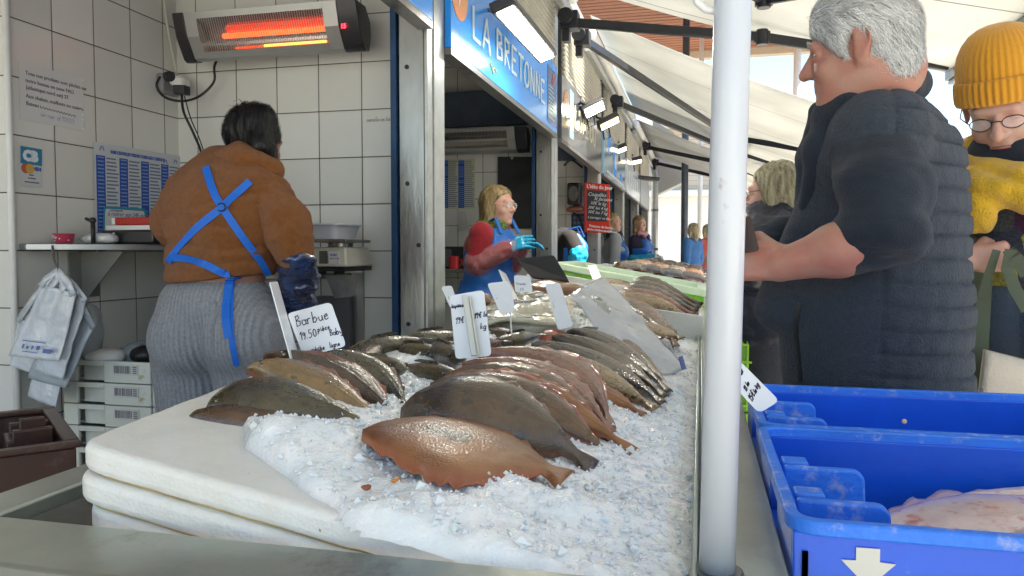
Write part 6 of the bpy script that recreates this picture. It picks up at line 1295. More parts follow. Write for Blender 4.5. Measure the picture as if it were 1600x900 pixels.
# patchwork knit coat
m_, n_, l_, p_ = nodemat('patchwork_knit'); g_ = n_.new('ShaderNodeTexCoord'); v_ = n_.new('ShaderNodeTexVoronoi'); v_.distance = 'CHEBYCHEV'; v_.inputs['Scale'].default_value = 14; v_.inputs['Randomness'].default_value = .45; l_.new(g_.outputs['Object'], v_.inputs[0])
s_ = n_.new('ShaderNodeSeparateColor'); l_.new(v_.outputs['Color'], s_.inputs[0]); r_ = n_.new('ShaderNodeValToRGB'); r_.color_ramp.interpolation = 'CONSTANT'; el = r_.color_ramp.elements
el[0].position = 0; el[0].color = (.10, .11, .12, 1); el[1].position = .2; el[1].color = (.75, .16, .015, 1)
for pos, c_ in ((.33, (.12, .1, .07)), (.45, (.55, .5, .08)), (.56, (.10, .02, .08)), (.7, (.16, .17, .17)), (.82, (.06, .07, .12)), (.92, (.5, .2, .05))): e_ = el.new(pos); e_.color = (*c_, 1)
l_.new(s_.outputs[0], r_.inputs[0]); ns_ = n_.new('ShaderNodeTexNoise'); ns_.inputs['Scale'].default_value = 150; l_.new(g_.outputs['Object'], ns_.inputs[0]); mx_ = n_.new('ShaderNodeMixRGB'); mx_.blend_type = 'MULTIPLY'; mx_.inputs[0].default_value = .8; l_.new(r_.outputs[0], mx_.inputs[1]); rr_ = n_.new('ShaderNodeValToRGB'); rr_.color_ramp.elements[0].position = .35; rr_.color_ramp.elements[0].color = (.45, .45, .45, 1); rr_.color_ramp.elements[1].position = .6; rr_.color_ramp.elements[1].color = (1.0, 1.0, 1.0, 1); l_.new(ns_.outputs[0], rr_.inputs[0]); l_.new(rr_.outputs[0], mx_.inputs[2]); l_.new(mx_.outputs[0], p_.inputs['Base Color']); p_.inputs['Roughness'].default_value = .95
wv_ = n_.new('ShaderNodeTexWave'); wv_.inputs['Scale'].default_value = 60; wv_.inputs['Distortion'].default_value = 6; wv_.inputs['Detail Scale'].default_value = 8; l_.new(g_.outputs['Object'], wv_.inputs[0]); b_ = n_.new('ShaderNodeBump'); b_.inputs['Distance'].default_value = .008; l_.new(wv_.outputs[0], b_.inputs['Height']); l_.new(b_.outputs[0], p_.inputs['Normal'])
M_patch = m_; Hh = 1.66
coat = blob('patchwork_coat', torso_prims(J, 1.12, .03)[1:] + arm_prims(J, 'R', .026, 1.1, 1.75) + arm_prims(J, 'L', .026, 1.1, 1.9), .007, M_patch, t, vdisp=wrk(8), cut=lambda X, Y, Z: J3(1550, 447, YH).z - Z)
M_slatec = mat('coat_slateblue', (.05, .07, .10), .8, var=.15, vscale=6, bump=.4, bscale=200)
blob('skirt', [('e', J['belly'] - UZ * .05, Vector((.19, .15, .14)), None), ('e', J['pelvis'] - UZ * .05, Vector((.21, .17, .2)), None), ('c', J['pelvis'] - UZ * .1, J['pelvis'] - UZ * .42, .19, .20)], .009, M_slatec, t, vdisp=lambda V, N: -.014 * np.abs(np.sin(V[:, 0] * 38)) ** 5 + fbm(V, 6, 2) * .012)
shoes(J, t)
M_olive = mat('strap_olive', (.11, .13, .085), .75, bump=.2, bscale=200)
tb = thing('tote_bag', 'beige canvas tote bag on an olive strap hanging from the fist of the mustard-hat shopper', 'tote bag', atY(1580, 600, 1.85))
g0 = atY(1541, 412, 1.905); m = MB(); m.ribbon([g0 + Vector((.02, 0, .03)), g0 + Vector((.0, -.012, -.03)), atY(1537, 470, 1.90), atY(1530, 540, 1.88), atY(1534, 612, 1.86)], [.008, .009, .014, .018, .017], (-.3, -1, 0), .0015)
m.ribbon([g0 + Vector((-.005, .03, -.02)), atY(1518, 470, 1.95), atY(1512, 530, 1.95), atY(1545, 580, 1.93)], [.01, .012, .013, .012], (-.3, -1, 0), .0015); m.build('strap', M_olive, tb)
V, F = sheet([atY(1536, 545, 1.82), atY(1700, 585, 1.80), atY(1712, 760, 1.82), atY(1512, 760, 1.84)], 16, 16, .006, 4, 8); q = link_mesh('bag_body', V, F, mat('canvas_beige', (.62, .54, .44), .85, var=.06, vscale=10, bump=.3, bscale=250), tb, True); q = q.modifiers.new('s', 'SOLIDIFY'); q.thickness = .03; q.offset = 1
hb = thing('handbag', 'brown leather handbag strap hanging at the hip of the mustard-hat shopper', 'handbag', atY(1590, 470, 1.82))
m = MB(); m.ribbon([g0 + Vector((.045, -.01, .03)), atY(1574, 420, 1.86), atY(1586, 452, 1.84), atY(1606, 485, 1.82)], .012, (-.3, -1, .1), .002); m.ribbon([g0 + Vector((.05, .02, .03)), atY(1588, 402, 1.87), atY(1604, 430, 1.85)], .012, (-.3, -1, .1), .002); m.build('straps', M_olive, hb)
blob('bag_body', [('c', atY(1640, 520, 1.83), atY(1690, 560, 1.83), .035, .06)], .008, mat('leather_tan', (.22, .07, .03), .4, var=.3, vscale=20, coat=.3), hb)

# ================= simple dressed figure for the sellers farther off
M_glovef = M_glove
def figure(label, J, top, bottom, hair, h=.012, skin=None, head=((0, 1, 0), (0, 0, 1)), hk=1.0, apron=None, hairlong=True, fat=1.05, glove=None, apron_side=1, hand_dirs=None, scarf=None, long_sleeve=None, bust=1, hairn=900, bun=False, drop=.12, adx=None):
    t = thing('person', label, 'person', J['b'])
    hp, hw, hM = head_prims(J['head'], head[0], head[1], hk, J['neck'], .050)
    hand = []
    for s in 'LR':
        dd, nn = (hand_dirs or {}).get(s, (J['wr' + s] - J['el' + s], J['r'] if s == 'R' else -J['r']))
        hand += hand_prims(J['wr' + s], dd, nn, 1 if s == 'L' else -1, .35)
    parts = hp + torso_prims(J, fat, bust=bust) + arm_prims(J, 'L') + arm_prims(J, 'R') + leg_prims(J)
    body = blob('body', parts + ([] if glove else hand), h * .62, skin or SK2, t)
    eyes(body, hw, hM, hk)
    blob('top', torso_prims(J, fat, .02, bust=bust) + arm_prims(J, 'L', .022, 1.1, 1.85) + arm_prims(J, 'R', .022, 1.1, 1.85), h, top, t, vdisp=wrk(1), cut=lambda X, Y, Z: J['pelvis'].z - .05 - Z)
    blob('trousers', leg_prims(J, .02) + torso_prims(J, fat, .012)[:1], h, bottom, t); shoes(J, t)
    if glove: blob('gloves', hand, h * .5, glove, t)
    f = J['f']
    hs = [('e', hw(0, -.020, .034), Vector((.086, .104, .094)) * hk, hM)]
    if hairlong: hs += [('c', hw(s * .062, -.02, .02), hw(s * .072, -.01, -drop), .032, .024) for s in (1, -1)] + [('c', hw(0, -.07, .0), hw(0, -.075, -drop - .02), .055, .045)]
    fl = hM.transposed()
    def cutf(X, Y, Z):
        P = np.stack([X - J['head'].x, Y - J['head'].y, Z - J['head'].z], -1) @ np.array(hM) / hk; x, y, z = P[..., 0], P[..., 1], P[..., 2]
        return y - np.where(z > .035, np.clip(.03 + (z - .035) * .9, 0, .10), np.clip(.012 + np.abs(x) * .15, 0, .03))
    hr = blob('hair', hs, h * .6, hair, body, k=.02, cut=cutf, vdisp=lambda V, N: fbm(V * np.array([1.6, 1.6, .5]), 38, 3) * .010)
    strands(hr, hairn, .11, lambda p: (hM @ Vector((0, -.5, -1))) if (fl @ (p - J['head'])).z < .07 else (hM @ Vector((math.copysign(1, (fl @ (p - J['head'])).x), -.2, -.3))), hair, hr, 7, w=.0022, lift=.008)
    if apron:
        off = .03; P = torso_prims(J, fat, off + .006, bust=bust) + leg_prims(J, .045)[:1] + leg_prims(J, .045)[2:3]; c0 = J['chest']; r_ = J['r']
        kz = J['b'].z + .42 * J['H']
        def acut(X, Y, Z):
            a = f.x * (X - c0.x) + f.y * (Y - c0.y); l = np.abs(r_.x * (X - c0.x) + r_.y * (Y - c0.y))
            back = -a - np.where(Z < J['belly'].z, .13, .05); lim = np.where(Z > c0.z, .15 - (Z - c0.z) * .4, .26); return np.maximum(np.maximum(back, l - lim), np.maximum(Z - (c0.z + .13), kz - Z))
        ap = blob('apron', P, h, apron, t, k=.04, cut=acut, vdisp=wrk(2, 5, .006))
        m = MB()
        for s in (1, -1):
            p = [c0 + f * .145 * fat + r_ * s * .075 + UZ * .10, c0 + f * .11 + r_ * s * .07 + UZ * .19, J['neck'] + r_ * s * .055 + UZ * .01, c0 - f * .10 + r_ * s * .04 + UZ * .15]; m.ribbon(p, .013, [f, (f + UZ).normalized(), UZ, -f], .003)
        m.build('apron_strap', apron, ap)
    if scarf: blob('scarf', [('c', J['neck'] + r2 * .055 + J['f'] * .02 + UZ * .012, J['neck'] + J['f'] * .075 + UZ * .005, .038, .042) for r2 in (J['r'], -J['r'])] + [('c', J['neck'] - J['f'] * .05 + J['r'] * .04, J['neck'] - J['f'] * .05 - J['r'] * .04, .035, .035)], h * .6, scarf, t, k=.015, vdisp=lambda V, N: fbm(V, 30, 3) * .018)
    return t, body, hw, hM
M_hairb = mat('hair_blonde', (.20, .12, .05), .45, var=.45, vscale=55, stretch=(1, 1, .2), bump=.5, bscale=120, col2=(.50, .38, .20))
M_hairb2 = mat('hair_ash', (.22, .16, .09), .45, var=.5, vscale=60, stretch=(1.5, 1.5, .15), col2=(.58, .52, .33), bump=.4, bscale=120)
M_red = mat('fleece_red', (.26, .008, .018), .85, var=.15, vscale=12, bump=.4, bscale=120, sheen=.2)
M_clear = mat('sleeve_film', (.60, .28, .30), .08, alpha=.34, coat=1, bump=1, bscale=30, spec=.8)
# seller in red sleeves
Y2 = 4.42; J = skel(-1.16, Y2, -118, 1.60, 0, .02)
J['head'] = atY(779, 322, Y2); J['neck'] = atY(768, 354, Y2); J['chest'] = atY(766, 392, Y2); J['belly'] = atY(763, 435, Y2); J['pelvis'] = atY(760, 468, Y2)
J['shR'] = atY(752, 366, Y2 - .16); J['elR'] = atY(746, 411, Y2 - .17); J['wrR'] = atY(796, 388, Y2 - .15); J['shL'] = atY(782, 364, Y2 + .16); J['elL'] = atY(798, 410, Y2 + .02); J['wrL'] = atY(812, 388, Y2 - .06)
p_, body, hw, hM = figure('person in red sleeves, blue bib apron and blue gloves talking with raised hands', J, M_red, M_jeans, M_hairb, .010, SK2, ((.93, -.34, -.02), (0, 0, 1)), 1.0, M_apron, fat=1.12, glove=M_glove, hand_dirs={'R': ((.9, -.2, .35), (-.3, -.9, .3)), 'L': ((.95, -.1, .25), (-.2, .3, 1))}, scarf=mat('scarf_green', (.14, .2, .05), .9, var=.7, vscale=70, bump=.8, bscale=80), hairn=2600, drop=.10)
glasses(body, hw, hM, m=mat('frame_pale', (.5, .5, .5), .3), r=.0016)
blob('oversleeve', [('c', J['elR'], J['wrR'], .084, .056)], .007, M_clear, p_, vdisp=lambda V, N: fbm(V, 34, 3) * .012)
blob('oversleeve', [('c', J['elL'], J['wrL'], .080, .054)], .008, M_clear, p_, vdisp=lambda V, N: fbm(V, 34, 3) * .012)
m = MB()
for (px, py) in ((772, 369), (777, 368)): m.disc(atY(px, py, Y2 - .155), (.4, -1, 0), .008, .004, 12)
m.build('apron_eyelet', M_galv, p_)
# seller behind the steel post
Y3 = 6.7; J = skel(-1.28, Y3, -70, 1.66)
J['head'] = atY(848, 345, Y3); J['neck'] = atY(862, 366, Y3); J['chest'] = atY(884, 388, Y3); J['belly'] = atY(884, 420, Y3); J['pelvis'] = atY(880, 448, Y3); J['shR'] = atY(890, 372, Y3 - .12); J['elR'] = atY(903, 398, Y3 - .16); J['wrR'] = atY(898, 424, Y3 - .18); J['shL'] = atY(880, 368, Y3 + .16); J['elL'] = atY(900, 400, Y3 + .2); J['wrL'] = atY(905, 420, Y3 + .1)
J['b'] = Vector((J['pelvis'].x, Y3, 0))
for s, q in (('L', .09), ('R', -.09)): b = J['pelvis'] + Vector((0, q, -.02)); J['hip' + s] = b; J['kn' + s] = Vector((b.x, b.y, .46)); J['an' + s] = Vector((b.x, b.y, .08))
p_, *_ = figure('person in a black pullover and blue apron, head hidden by the steel post', J, mat('pullover_black', (.02, .018, .02), .9), M_jeans, M_hairk, .014, SK2, ((.8, -.2, -.5), (0, 0, 1)), 1, M_apron, hairn=300)
blob('oversleeve', [('c', J['elR'], J['wrR'], .085, .065)], .009, M_glove, p_, vdisp=lambda V, N: fbm(V, 22, 3) * .02)
# seller in grey
Y4 = 9.4; J = skel(-1.04, Y4, -75, 1.64)
p_, *_ = figure('person in a light grey top, dark scarf and blue apron beside the red slate board', J, mat('top_grey', (.35, .36, .38), .85), M_jeans, M_hairb, .016, SK2, ((.95, -.3, 0), (0, 0, 1)), 1, M_apron, scarf=M_navy, hairn=500)
# seller with pink scarf
Y5 = 11.8; J = skel(-.90, Y5, -110, 1.72)
J['elR'] = atY(990, 405, Y5 - .1); J['wrR'] = atY(1018, 404, Y5 - .2); J['shR'] = atY(991, 375, Y5 - .05); J['elL'] = atY(1012, 403, Y5 - .1); J['wrL'] = atY(1024, 404, Y5 - .22)
p_, *_ = figure('person in a navy coat, pink scarf and blue apron, last along the counter', J, mat('coat_navy', (.03, .025, .06), .85), M_jeans, M_hairb, .016, SK2, ((.75, -.65, -.05), (0, 0, 1)), 1, M_apron, scarf=mat('scarf_pink', (.62, .3, .32), .9, var=.2, vscale=40), glove=M_glove, hairn=500)
blob('oversleeve', [('c', J['elR'], J['wrR'], .085, .06), ('c', J['elL'], J['wrL'], .075, .06)], .012, M_glove, p_, vdisp=lambda V, N: fbm(V, 22, 3) * .02)
o = MB().plate(rcard([atY(1023, 398, 11.5), atY(1036, 400, 11.5), atY(1037, 411, 11.5), atY(1024, 411, 11.5)], .02), (0, -1, .2), .004).build('paper', M_card, None, loc=atY(1030, 404, 11.5)); tag(o, 'white sheet of paper held in the blue gloves by the far seller', 'paper')
# shoppers far off
for (px, Y_, yaw, H_, lab, c_) in ((1082, 13.5, 60, 1.66, 'person in a blue top standing by the dark post far down the row', (.05, .16, .4)), (1104, 15.2, 30, 1.7, 'person in a faded red top at the very end of the counter', (.5, .12, .1))):
    q = atZ(px, 410, 1.0); k_ = Y_; x_ = (ray(px, 395).x / ray(px, 395).y) * Y_
    figure(lab, skel(x_, Y_, yaw, H_), mat('top%d' % px, c_, .85), M_jeans, M_hairb2, .022, SK2, ((-.7, .7, 0), (0, 0, 1)), hairn=100)
# ================= blonde shopper behind the man
Y6 = 3.15; x6 = atY(1212, 300, Y6).x; J = skel(x6, Y6, 75, 1.64)
J['head'] = atY(1208, 303, Y6); J['neck'] = atY(1216, 345, Y6); J['chest'] = atY(1205, 400, Y6); J['belly'] = atY(1205, 450, Y6); J['pelvis'] = atY(1205, 490, Y6); J['shL'] = atY(1190, 368, Y6 - .14); J['elL'] = atY(1182, 425, Y6 - .16); J['wrL'] = atY(1160, 400, Y6 - .05); J['shR'] = atY(1215, 365, Y6 + .15); J['elR'] = atY(1185, 420, Y6 + .2); J['wrR'] = atY(1178, 350, Y6 + .1)
M_puff = mat('puffer_navy', (.015, .018, .035), .4, var=.3, vscale=10, bump=.6, bscale=30, coat=.15)
p_, body, hw, hM = figure('person with streaked blonde hair and glasses in a dark navy puffer coat', J, M_puff, M_jeans, M_hairb2, .009, SK2, ((-.92, .38, -.05), (0, 0, 1)), .98, None, fat=1.15, hairn=3600, drop=.13, hand_dirs={'L': ((-.8, .2, .5), (0, -1, .3)), 'R': ((-.5, .1, .8), (.5, 0, .8))})
glasses(body, hw, hM, r=.0012)
blob('coat', [('e', J['chest'] - UZ * .02, Vector((.20, .20, .24)), None), ('e', J['pelvis'], Vector((.20, .20, .26)), None), ('c', J['shL'], J['elL'], .085, .075), ('c', J['elL'], J['wrL'].lerp(J['elL'], .25), .072, .055), ('c', J['shR'], J['elR'], .08, .07)], .009, M_puff, p_, vdisp=lambda V, N: fbm(V, 11, 3) * .022)
o = MB().plate(rcard([atY(1170, 322, 3.1), atY(1183, 314, 3.1), atY(1200, 338, 3.15), atY(1190, 345, 3.15)], .005), (-.5, -.8, .2), .004).build('card', mat('card_blue', (.08, .13, .34), .4), None, loc=atY(1186, 330, 3.12)); tag(o, 'blue loyalty card held up before the face of the streaked-blonde shopper', 'card')
# ------------------------------------------------------------------ inside the first stall
WX = XB + .002
def onwall(px, py, off=0): return atX(px, py, WX + off)
def wallsheet(name, pts, m, label, cat, th=.0008, group=None):
    P = [onwall(*q, .0012) for q in pts]; o = MB().plate(P, (1, 0, 0), th).build(name, m, None, loc=sum(P, Vector()) / len(P)); return tag(o, label, cat, group), P
M_paper = mat('paper', (.72, .71, .71), .35, coat=.5); M_pblue = mat('print_royal', (.015, .08, .42), .5); M_pteal = mat('print_teal', (.02, .28, .42), .5); M_pinky = mat('print_dark', (.12, .12, .14), .6)
o, P = wallsheet('notice', [(29, 95), (130, 124), (131, 205), (31, 186)], M_paper, 'laminated white notice with typed French text and blue handwriting, on the tiles', 'notice')
def linefn(P):
    tl, tr, br, bl = P; ux = (tr - tl); uy = (tl - bl)
    return lambda u, v: bl + ux * u + uy * v + Vector((.0008, 0, 0)), ux, uy
L_, ux, uy = linefn(P); H0 = uy.length
texts(o, [(s, L_(u, v), ux, uy, .085 * H0 * k) for (s, u, v, k) in (('Tous nos produits sont pêchés sur', .09, .80, 1.15), ('notre bateau en zone FAO', .09, .67, 1.15), ('(atlantique nord est) 27.', .09, .55, 1.15), ('Aux chaluts, maillants ou casiers.', .09, .40, 1.15), ('Bateau :', .09, .27, 1.15))], M_pinky, 'typed_text')
m = MB(); a, b = L_(.30, .285), L_(.86, .26); m.tube([a.lerp(b, k / 24) + UZ * (.0035 * (-1) ** k) for k in range(25)], .0012, 4); m.build('crossed_out_line', M_pinky, o)
scrawl(o, [('MERCIER  AL 903525'.lower(), L_(.30, .13), ux, uy, .085 * H0, .1)], mat('pen_blue', (.04, .2, .5), .5), 'handwriting')
m = MB()
for (u, v) in ((.985, .98), (.985, .32), (.985, .22), (.985, .12), (.985, .05)): m.ell(L_(u, v), .002, .006, .006, 8, 6)
m.build('glue_dot', mat('glue', (.9, .9, .9), .1), o)
o, P = wallsheet('sticker', [(31, 227), (66, 233), (66, 294), (31, 290)], mat('sticker_base', (.62, .64, .66), .3), 'bank card sticker with blue CB square on the tiled wall', 'sticker')
L_, ux, uy = linefn(P); q = lambda u0, u1, v0, v1, d=.0: [L_(u0, v0) + Vector((d, 0, 0)), L_(u1, v0) + Vector((d, 0, 0)), L_(u1, v1) + Vector((d, 0, 0)), L_(u0, v1) + Vector((d, 0, 0))]
MB().plate(q(.02, .98, .56, .99), (1, 0, 0), .0006).build('blue_square', mat('cb_blue', (.02, .22, .42), .3), o)
texts(o, [('CB', L_(.13, .66) + Vector((.0006, 0, 0)), ux, uy, .34 * uy.length, 0, .004)], mat('cb_white', (.75, .82, .85), .3), 'letters')
m = MB(); c = L_(.24, .45); m.disc(c, (1, 0, 0), .022 * .8, .0006, 18); m.build('red_disc', mat('disc_red', (.55, .12, .05), .4), o); m = MB(); m.disc(c + Vector((.0006, .018, 0)), (1, 0, 0), .0175, .0006, 18); m.build('yellow_disc', mat('disc_yellow', (.65, .38, .08), .4), o)
texts(o, [('VISA', L_(.55, .42), ux, uy, .13 * uy.length, .3, .001)], mat('visa_blue', (.05, .12, .4), .4), 'letters')
m = MB()
for v, u0, u1 in ((.28, .4, .6), (.2, .35, .7), (.10, .2, .85)): m.plate(q(u0, u1, v, v + .03), (1, 0, 0), .0005)
m.build('small_print', M_pinky, o)
def chart(name, P, nrm, label, ncol, nrow, head=None, bottom=0, widths=None, seed=0, yellow=False):
    tl, tr, br, bl = P; ux = tr - tl; uy = tl - bl; nv = Vector(nrm); pt = lambda u, v, d=.0: tl + ux * u - uy * (1 - 0) * v + (((bl - tl) + uy) * 0) + nv * d
    pt = lambda u, v, d=.0: (tl * (1 - u) + tr * u) * (1 - v) + (bl * (1 - u) + br * u) * v + nv * d
    o = MB().plate([tl, tr, br, bl], nrm, .0008).build(name, mat('chart_paper' + ('y' if yellow else ''), (.60, .63, .66) if not yellow else (.6, .58, .42), .35, coat=.4), None, loc=tl); tag(o, label, 'poster')
    R_ = random.Random(seed); mb, mw, md = MB(), MB(), MB(); cw = .97 / ncol
    for c in range(ncol):
        u0 = .02 + c * cw; ub = u0 + cw * .38; v0 = .115 if head else .03
        mb.plate([pt(u0, v0, .001), pt(ub, v0, .001), pt(ub, .985, .001), pt(u0, .985, .001)], nrm, .0005)
        for r_ in range(nrow):
            v = v0 + .012 + (.97 - v0) * r_ / nrow; hh = (.97 - v0) / nrow * .42
            if R_.random() < .93: a = R_.uniform(.06, .12) * 0 + .02; mw.plate([pt(u0 + .012, v, .0016), pt(ub - R_.uniform(.008, .02), v, .0016), pt(ub - .015, v + hh * .8, .0016), pt(u0 + .012, v + hh * .8, .0016)], nrm, .0003)
            e = u0 + cw * R_.uniform(.80, .97); md.plate([pt(ub + .012, v, .0012), pt(e, v, .0012), pt(e, v + hh, .0012), pt(ub + .012, v + hh, .0012)], nrm, .0003)
    mb.build('blue_column', M_pblue, o); mw.build('column_print', mat('print_lightblue', (.22, .34, .62), .5), o); md.build('row_print', mat('print_greyblue', (.14, .19, .32), .5), o)
    if head: texts(o, [(head, pt(.17, .085, .001), ux, UZ, .046 * uy.length, 0, .0002, ux.length * .74 / (len(head) * .046 * uy.length * .66))], M_pblue, 'heading')
    return o, pt
o, pt = chart('species_poster', [onwall(146, 221, .003), onwall(282, 244, .003), onwall(282, 388, .003), onwall(150, 396, .003)], (1, 0, 0), 'blue and white poster of fish names in columns beside the orange-jacketed seller', 4, 25, 'NOMS SCIENTIFIQUES POISSONS COQUILLAGES ET CRUSTACES')
m = MB()
for (u, v) in ((.08, .05), (.80, .085), (.93, .07)): m.tube([pt(u + .022 * math.cos(a), v + .022 * math.sin(2 * a + 1), .0015) for a in [k * .5 for k in range(13)]], .0012, 4)
m.build('sketch_emblem', mat('print_greyblue', (.14, .19, .32), .5), o)
cp = [onwall(162, 322, .012), onwall(228, 326, .012), onwall(240, 388, .012), onwall(160, 388, .012)]
o = MB().plate(rcard(cp, .012), (1, 0, 0), .002).build('notice_card', M_pteal, None, loc=cp[0]); tag(o, 'white handwritten card with a teal border leaning on the poster', 'notice card')
ci = [onwall(165, 326, .0135), onwall(225, 330, .0135), onwall(236, 388, .0135), onwall(163, 388, .0135)]; MB().plate(rcard(ci, .01), (1, 0, 0), .001).build('white_field', M_paper, o)
texts(o, [('à retirer sur 24h avant', onwall(168, 337, .0145), ci[1] - ci[0], UZ, .026, .3), ('commande', onwall(172, 330, .0145), ci[1] - ci[0], UZ, .016)], mat('print_greyblue', (.14, .19, .32), .5), 'handwriting')
# scribble on the back wall
yb = 3.0475
scrawl(thing('scribble', 'faint pen scribble on a tile above the scale', 'writing', atY(573, 188, yb)), [('Canelle de lait', atY(573, 190, yb), (1, 0, 0), UZ, .017, .2)], mat('print_dark', (.12, .12, .14), .6), 'handwriting', .0014)
# shelf
sh = thing('wall_shelf', 'steel corner shelf on a triangular bracket carrying the pink bowl', 'shelf', (-2.2, 2.5, 1.18)); zt = atY(120, 381, 2.35).z
poly = [(-2.304, 2.19), (-2.27, 2.185), (-2.045, 2.38), (-1.90, 2.62), (-1.90, 3.04), (-2.304, 3.04)]
m = MB(); m.plate([(x, y, zt - .012) for x, y in poly], (0, 0, 1), .022); m.build('shelf_board', mat('shelf_steel', (.40, .41, .42), .3, .75, var=.15, vscale=8), sh, bevel=.002)
a, b, c, d = atY(122, 393, 2.46), atY(193, 393, 2.46), atY(137, 466, 2.46), atY(122, 466, 2.46)
MB().plate([a, b, c, d], (0, 1, 0), .004).build('bracket', mat('bracket_steel', (.27, .27, .26), .4, .6, var=.12), sh)
MB().box(WX, -2.298, 2.40, 2.55, .98, zt - .03).build('wall_plate', mat('bracket_steel', (.2, .2, .2), .4), sh)
MB().box(-2.02, -1.98, 2.9, 3.04, .92, zt - .026).build('back_bracket', M_dsteel, sh)
b_ = thing('bowl', 'small pink spotted bowl at the end of the steel shelf', 'bowl', atY(100, 381, 2.32))
c = atY(100, 380, 2.32); c.z = zt; m = MB(); n = 24; vs = []
for (r_, z) in ((.026, .001), (.030, .004), (.036, .036), (.037, .0365), (.034, .036), (.028, .006)): vs += [(c.x + r_ * math.cos(2 * math.pi * k / n), c.y + r_ * math.sin(2 * math.pi * k / n), c.z + z) for k in range(n)]
m.add(vs, [(i * n + k, i * n + (k + 1) % n, (i + 1) * n + (k + 1) % n, (i + 1) * n + k) for i in range(5) for k in range(n)] + [tuple(range(n))[::-1], tuple(range(5 * n, 6 * n))]); m.build('bowl_wall', mat('bowl_pink', (.55, .06, .12), .35, coat=.3), b_, smooth=True)
m = MB(); rr = random.Random(8)
for k in range(16): a = R(200 + rr.uniform(0, 140)); z = rr.uniform(.008, .03); r_ = .0305 + z * .17; m.disc((c.x + r_ * math.cos(a), c.y + r_ * math.sin(a), c.z + z), (math.cos(a), math.sin(a), -.15), .0026, .001, 10)
m.build('spots', M_white, b_)
parcel('plastic_wrapper', atY(152, 374, 2.42) + Vector((0, 0, 0)), (.07, .05, .014), 'crumpled clear plastic wrapper lying on the steel shelf', mat('film_pale', (.7, .7, .72), .2, bump=1, bscale=40), 'wrapper', 9)
t = thing('ticket_printer', 'low black box on the shelf beside the seller', 'printer', atY(205, 382, 2.5)); a = atY(165, 381, 2.52); b = atY(250, 381, 2.62)
m = MB(); m.box(-2.20, -1.96, 2.44, 2.68, zt, zt + .052); m.build('case', mat('case_black', (.012, .012, .014), .3, coat=.3), t, bevel=.008); m = MB(); m.tube([(-2.13, 2.434, zt + .04), (-2.13, 2.4395, zt + .04)], .003, 8); m.build('lamp_dot', M_white, t)
t = thing('paper_stack', 'white papers lying under the red binder', 'paper', (-2.03, 2.7, zt + .054)); MB().box(-2.185, -1.97, 2.46, 2.68, zt + .0535, zt + .07).build('sheets', M_paper, t)
t = thing('binder', 'red ring binder on top of the white papers', 'binder', (-2.03, 2.7, zt + .071)); m = MB(); m.box(-2.145, -1.965, 2.46, 2.68, zt + .0715, zt + .100); m.build('cover', mat('binder_red', (.42, .03, .02), .5), t, bevel=.004); MB().box(-2.16, -2.1465, 2.462, 2.678, zt + .075, zt + .098).build('page_edge', M_paper, t)
t = thing('tap', 'small black tap lever standing on the wall by the poster', 'tap', atY(146, 380, 2.3)); c = atY(146, 381, 2.36); m = MB(); m.tube([c, c + UZ * .085], .008, 10); m.tube([c + UZ * .08, c + UZ * .088 + Vector((-.03, 0, .004))], .006, 8); m.ell(c + UZ * .085, .012, .012, .012); m.build('lever', M_black, t, smooth=True)
# wall socket, plugs and cables in the corner
sk = thing('wall_socket', 'grey wall socket with white adapter and black plugs in the tiled corner', 'socket', onwall(252, 130)); a = onwall(252, 132); m = MB(); m.obox(a + Vector((.018, .02, 0)), (0, 1, 0), (1, 0, 0), UZ, .055, .018, .042); m.build('socket_box', mat('socket_grey', (.25, .25, .27), .45), sk, bevel=.008)
c = a + Vector((.06, .02, 0)); m = MB(); m.obox(c + Vector((.02, 0, .01)), (1, .5, -.2), (0, 1, 0), UZ, .03, .03, .025); m.build('adapter', M_white, sk, bevel=.012)
m = MB(); m.tube([c + Vector((-.02, -.03, .03)), c + Vector((.01, -.05, .025))], .022, 14); m.obox(c + Vector((.035, -.01, -.028)), (1, .3, 0), (0, 1, 0), UZ, .026, .02, .02); m.build('plug', M_black, sk, bevel=.004)
def cable(name, label, pts, r, m_, cat='cable'):
    q = [Vector(p) for p in pts]; D = []
    for i in range(len(q) - 1):
        p0, p1, p2, p3 = q[max(0, i - 1)], q[i], q[i + 1], q[min(len(q) - 1, i + 2)]
        for k in range(6): t_ = k / 6; D.append(.5 * ((2 * p1) + (p2 - p0) * t_ + (2 * p0 - 5 * p1 + 4 * p2 - p3) * t_ * t_ + (3 * p1 - p0 - 3 * p2 + p3) * t_ ** 3))
    D.append(q[-1]); o = MB().tube(D, r, 8).build(name, m_, None, smooth=True, loc=q[0]); return tag(o, label, cat)
cable('power_cable', 'black heater cable looping down to the wall socket', [atY(343, 86, 2.93), atY(335, 104, 2.96), atY(334, 128, 2.98), atY(312, 150, 2.97), atY(285, 158, 2.90), atY(258, 152, 2.78), atY(245, 135, 2.74), atY(250, 120, 2.76)], .0055, M_black)
cable('power_cable', 'thicker black cable running from the socket down behind the orange jacket', [atY(284, 148, 2.85), atY(287, 175, 2.9), atY(303, 210, 2.93), atY(316, 245, 2.93), atY(320, 300, 2.95)], .0055, M_black)
cable('power_cable', 'thinner black cable running from the socket down behind the orange jacket', [atY(288, 150, 2.86), atY(298, 185, 2.92), atY(312, 218, 2.95), atY(321, 250, 2.95), atY(326, 300, 2.96)], .0028, M_black)
cable('power_cable', 'cream cable coming down the tiled corner to the socket', [atX(256, -6, -2.27), atX(260, 30, -2.28), atX(268, 75, -2.28), atX(276, 115, -2.26)], .006, mat('cable_cream', (.6, .58, .48), .4))
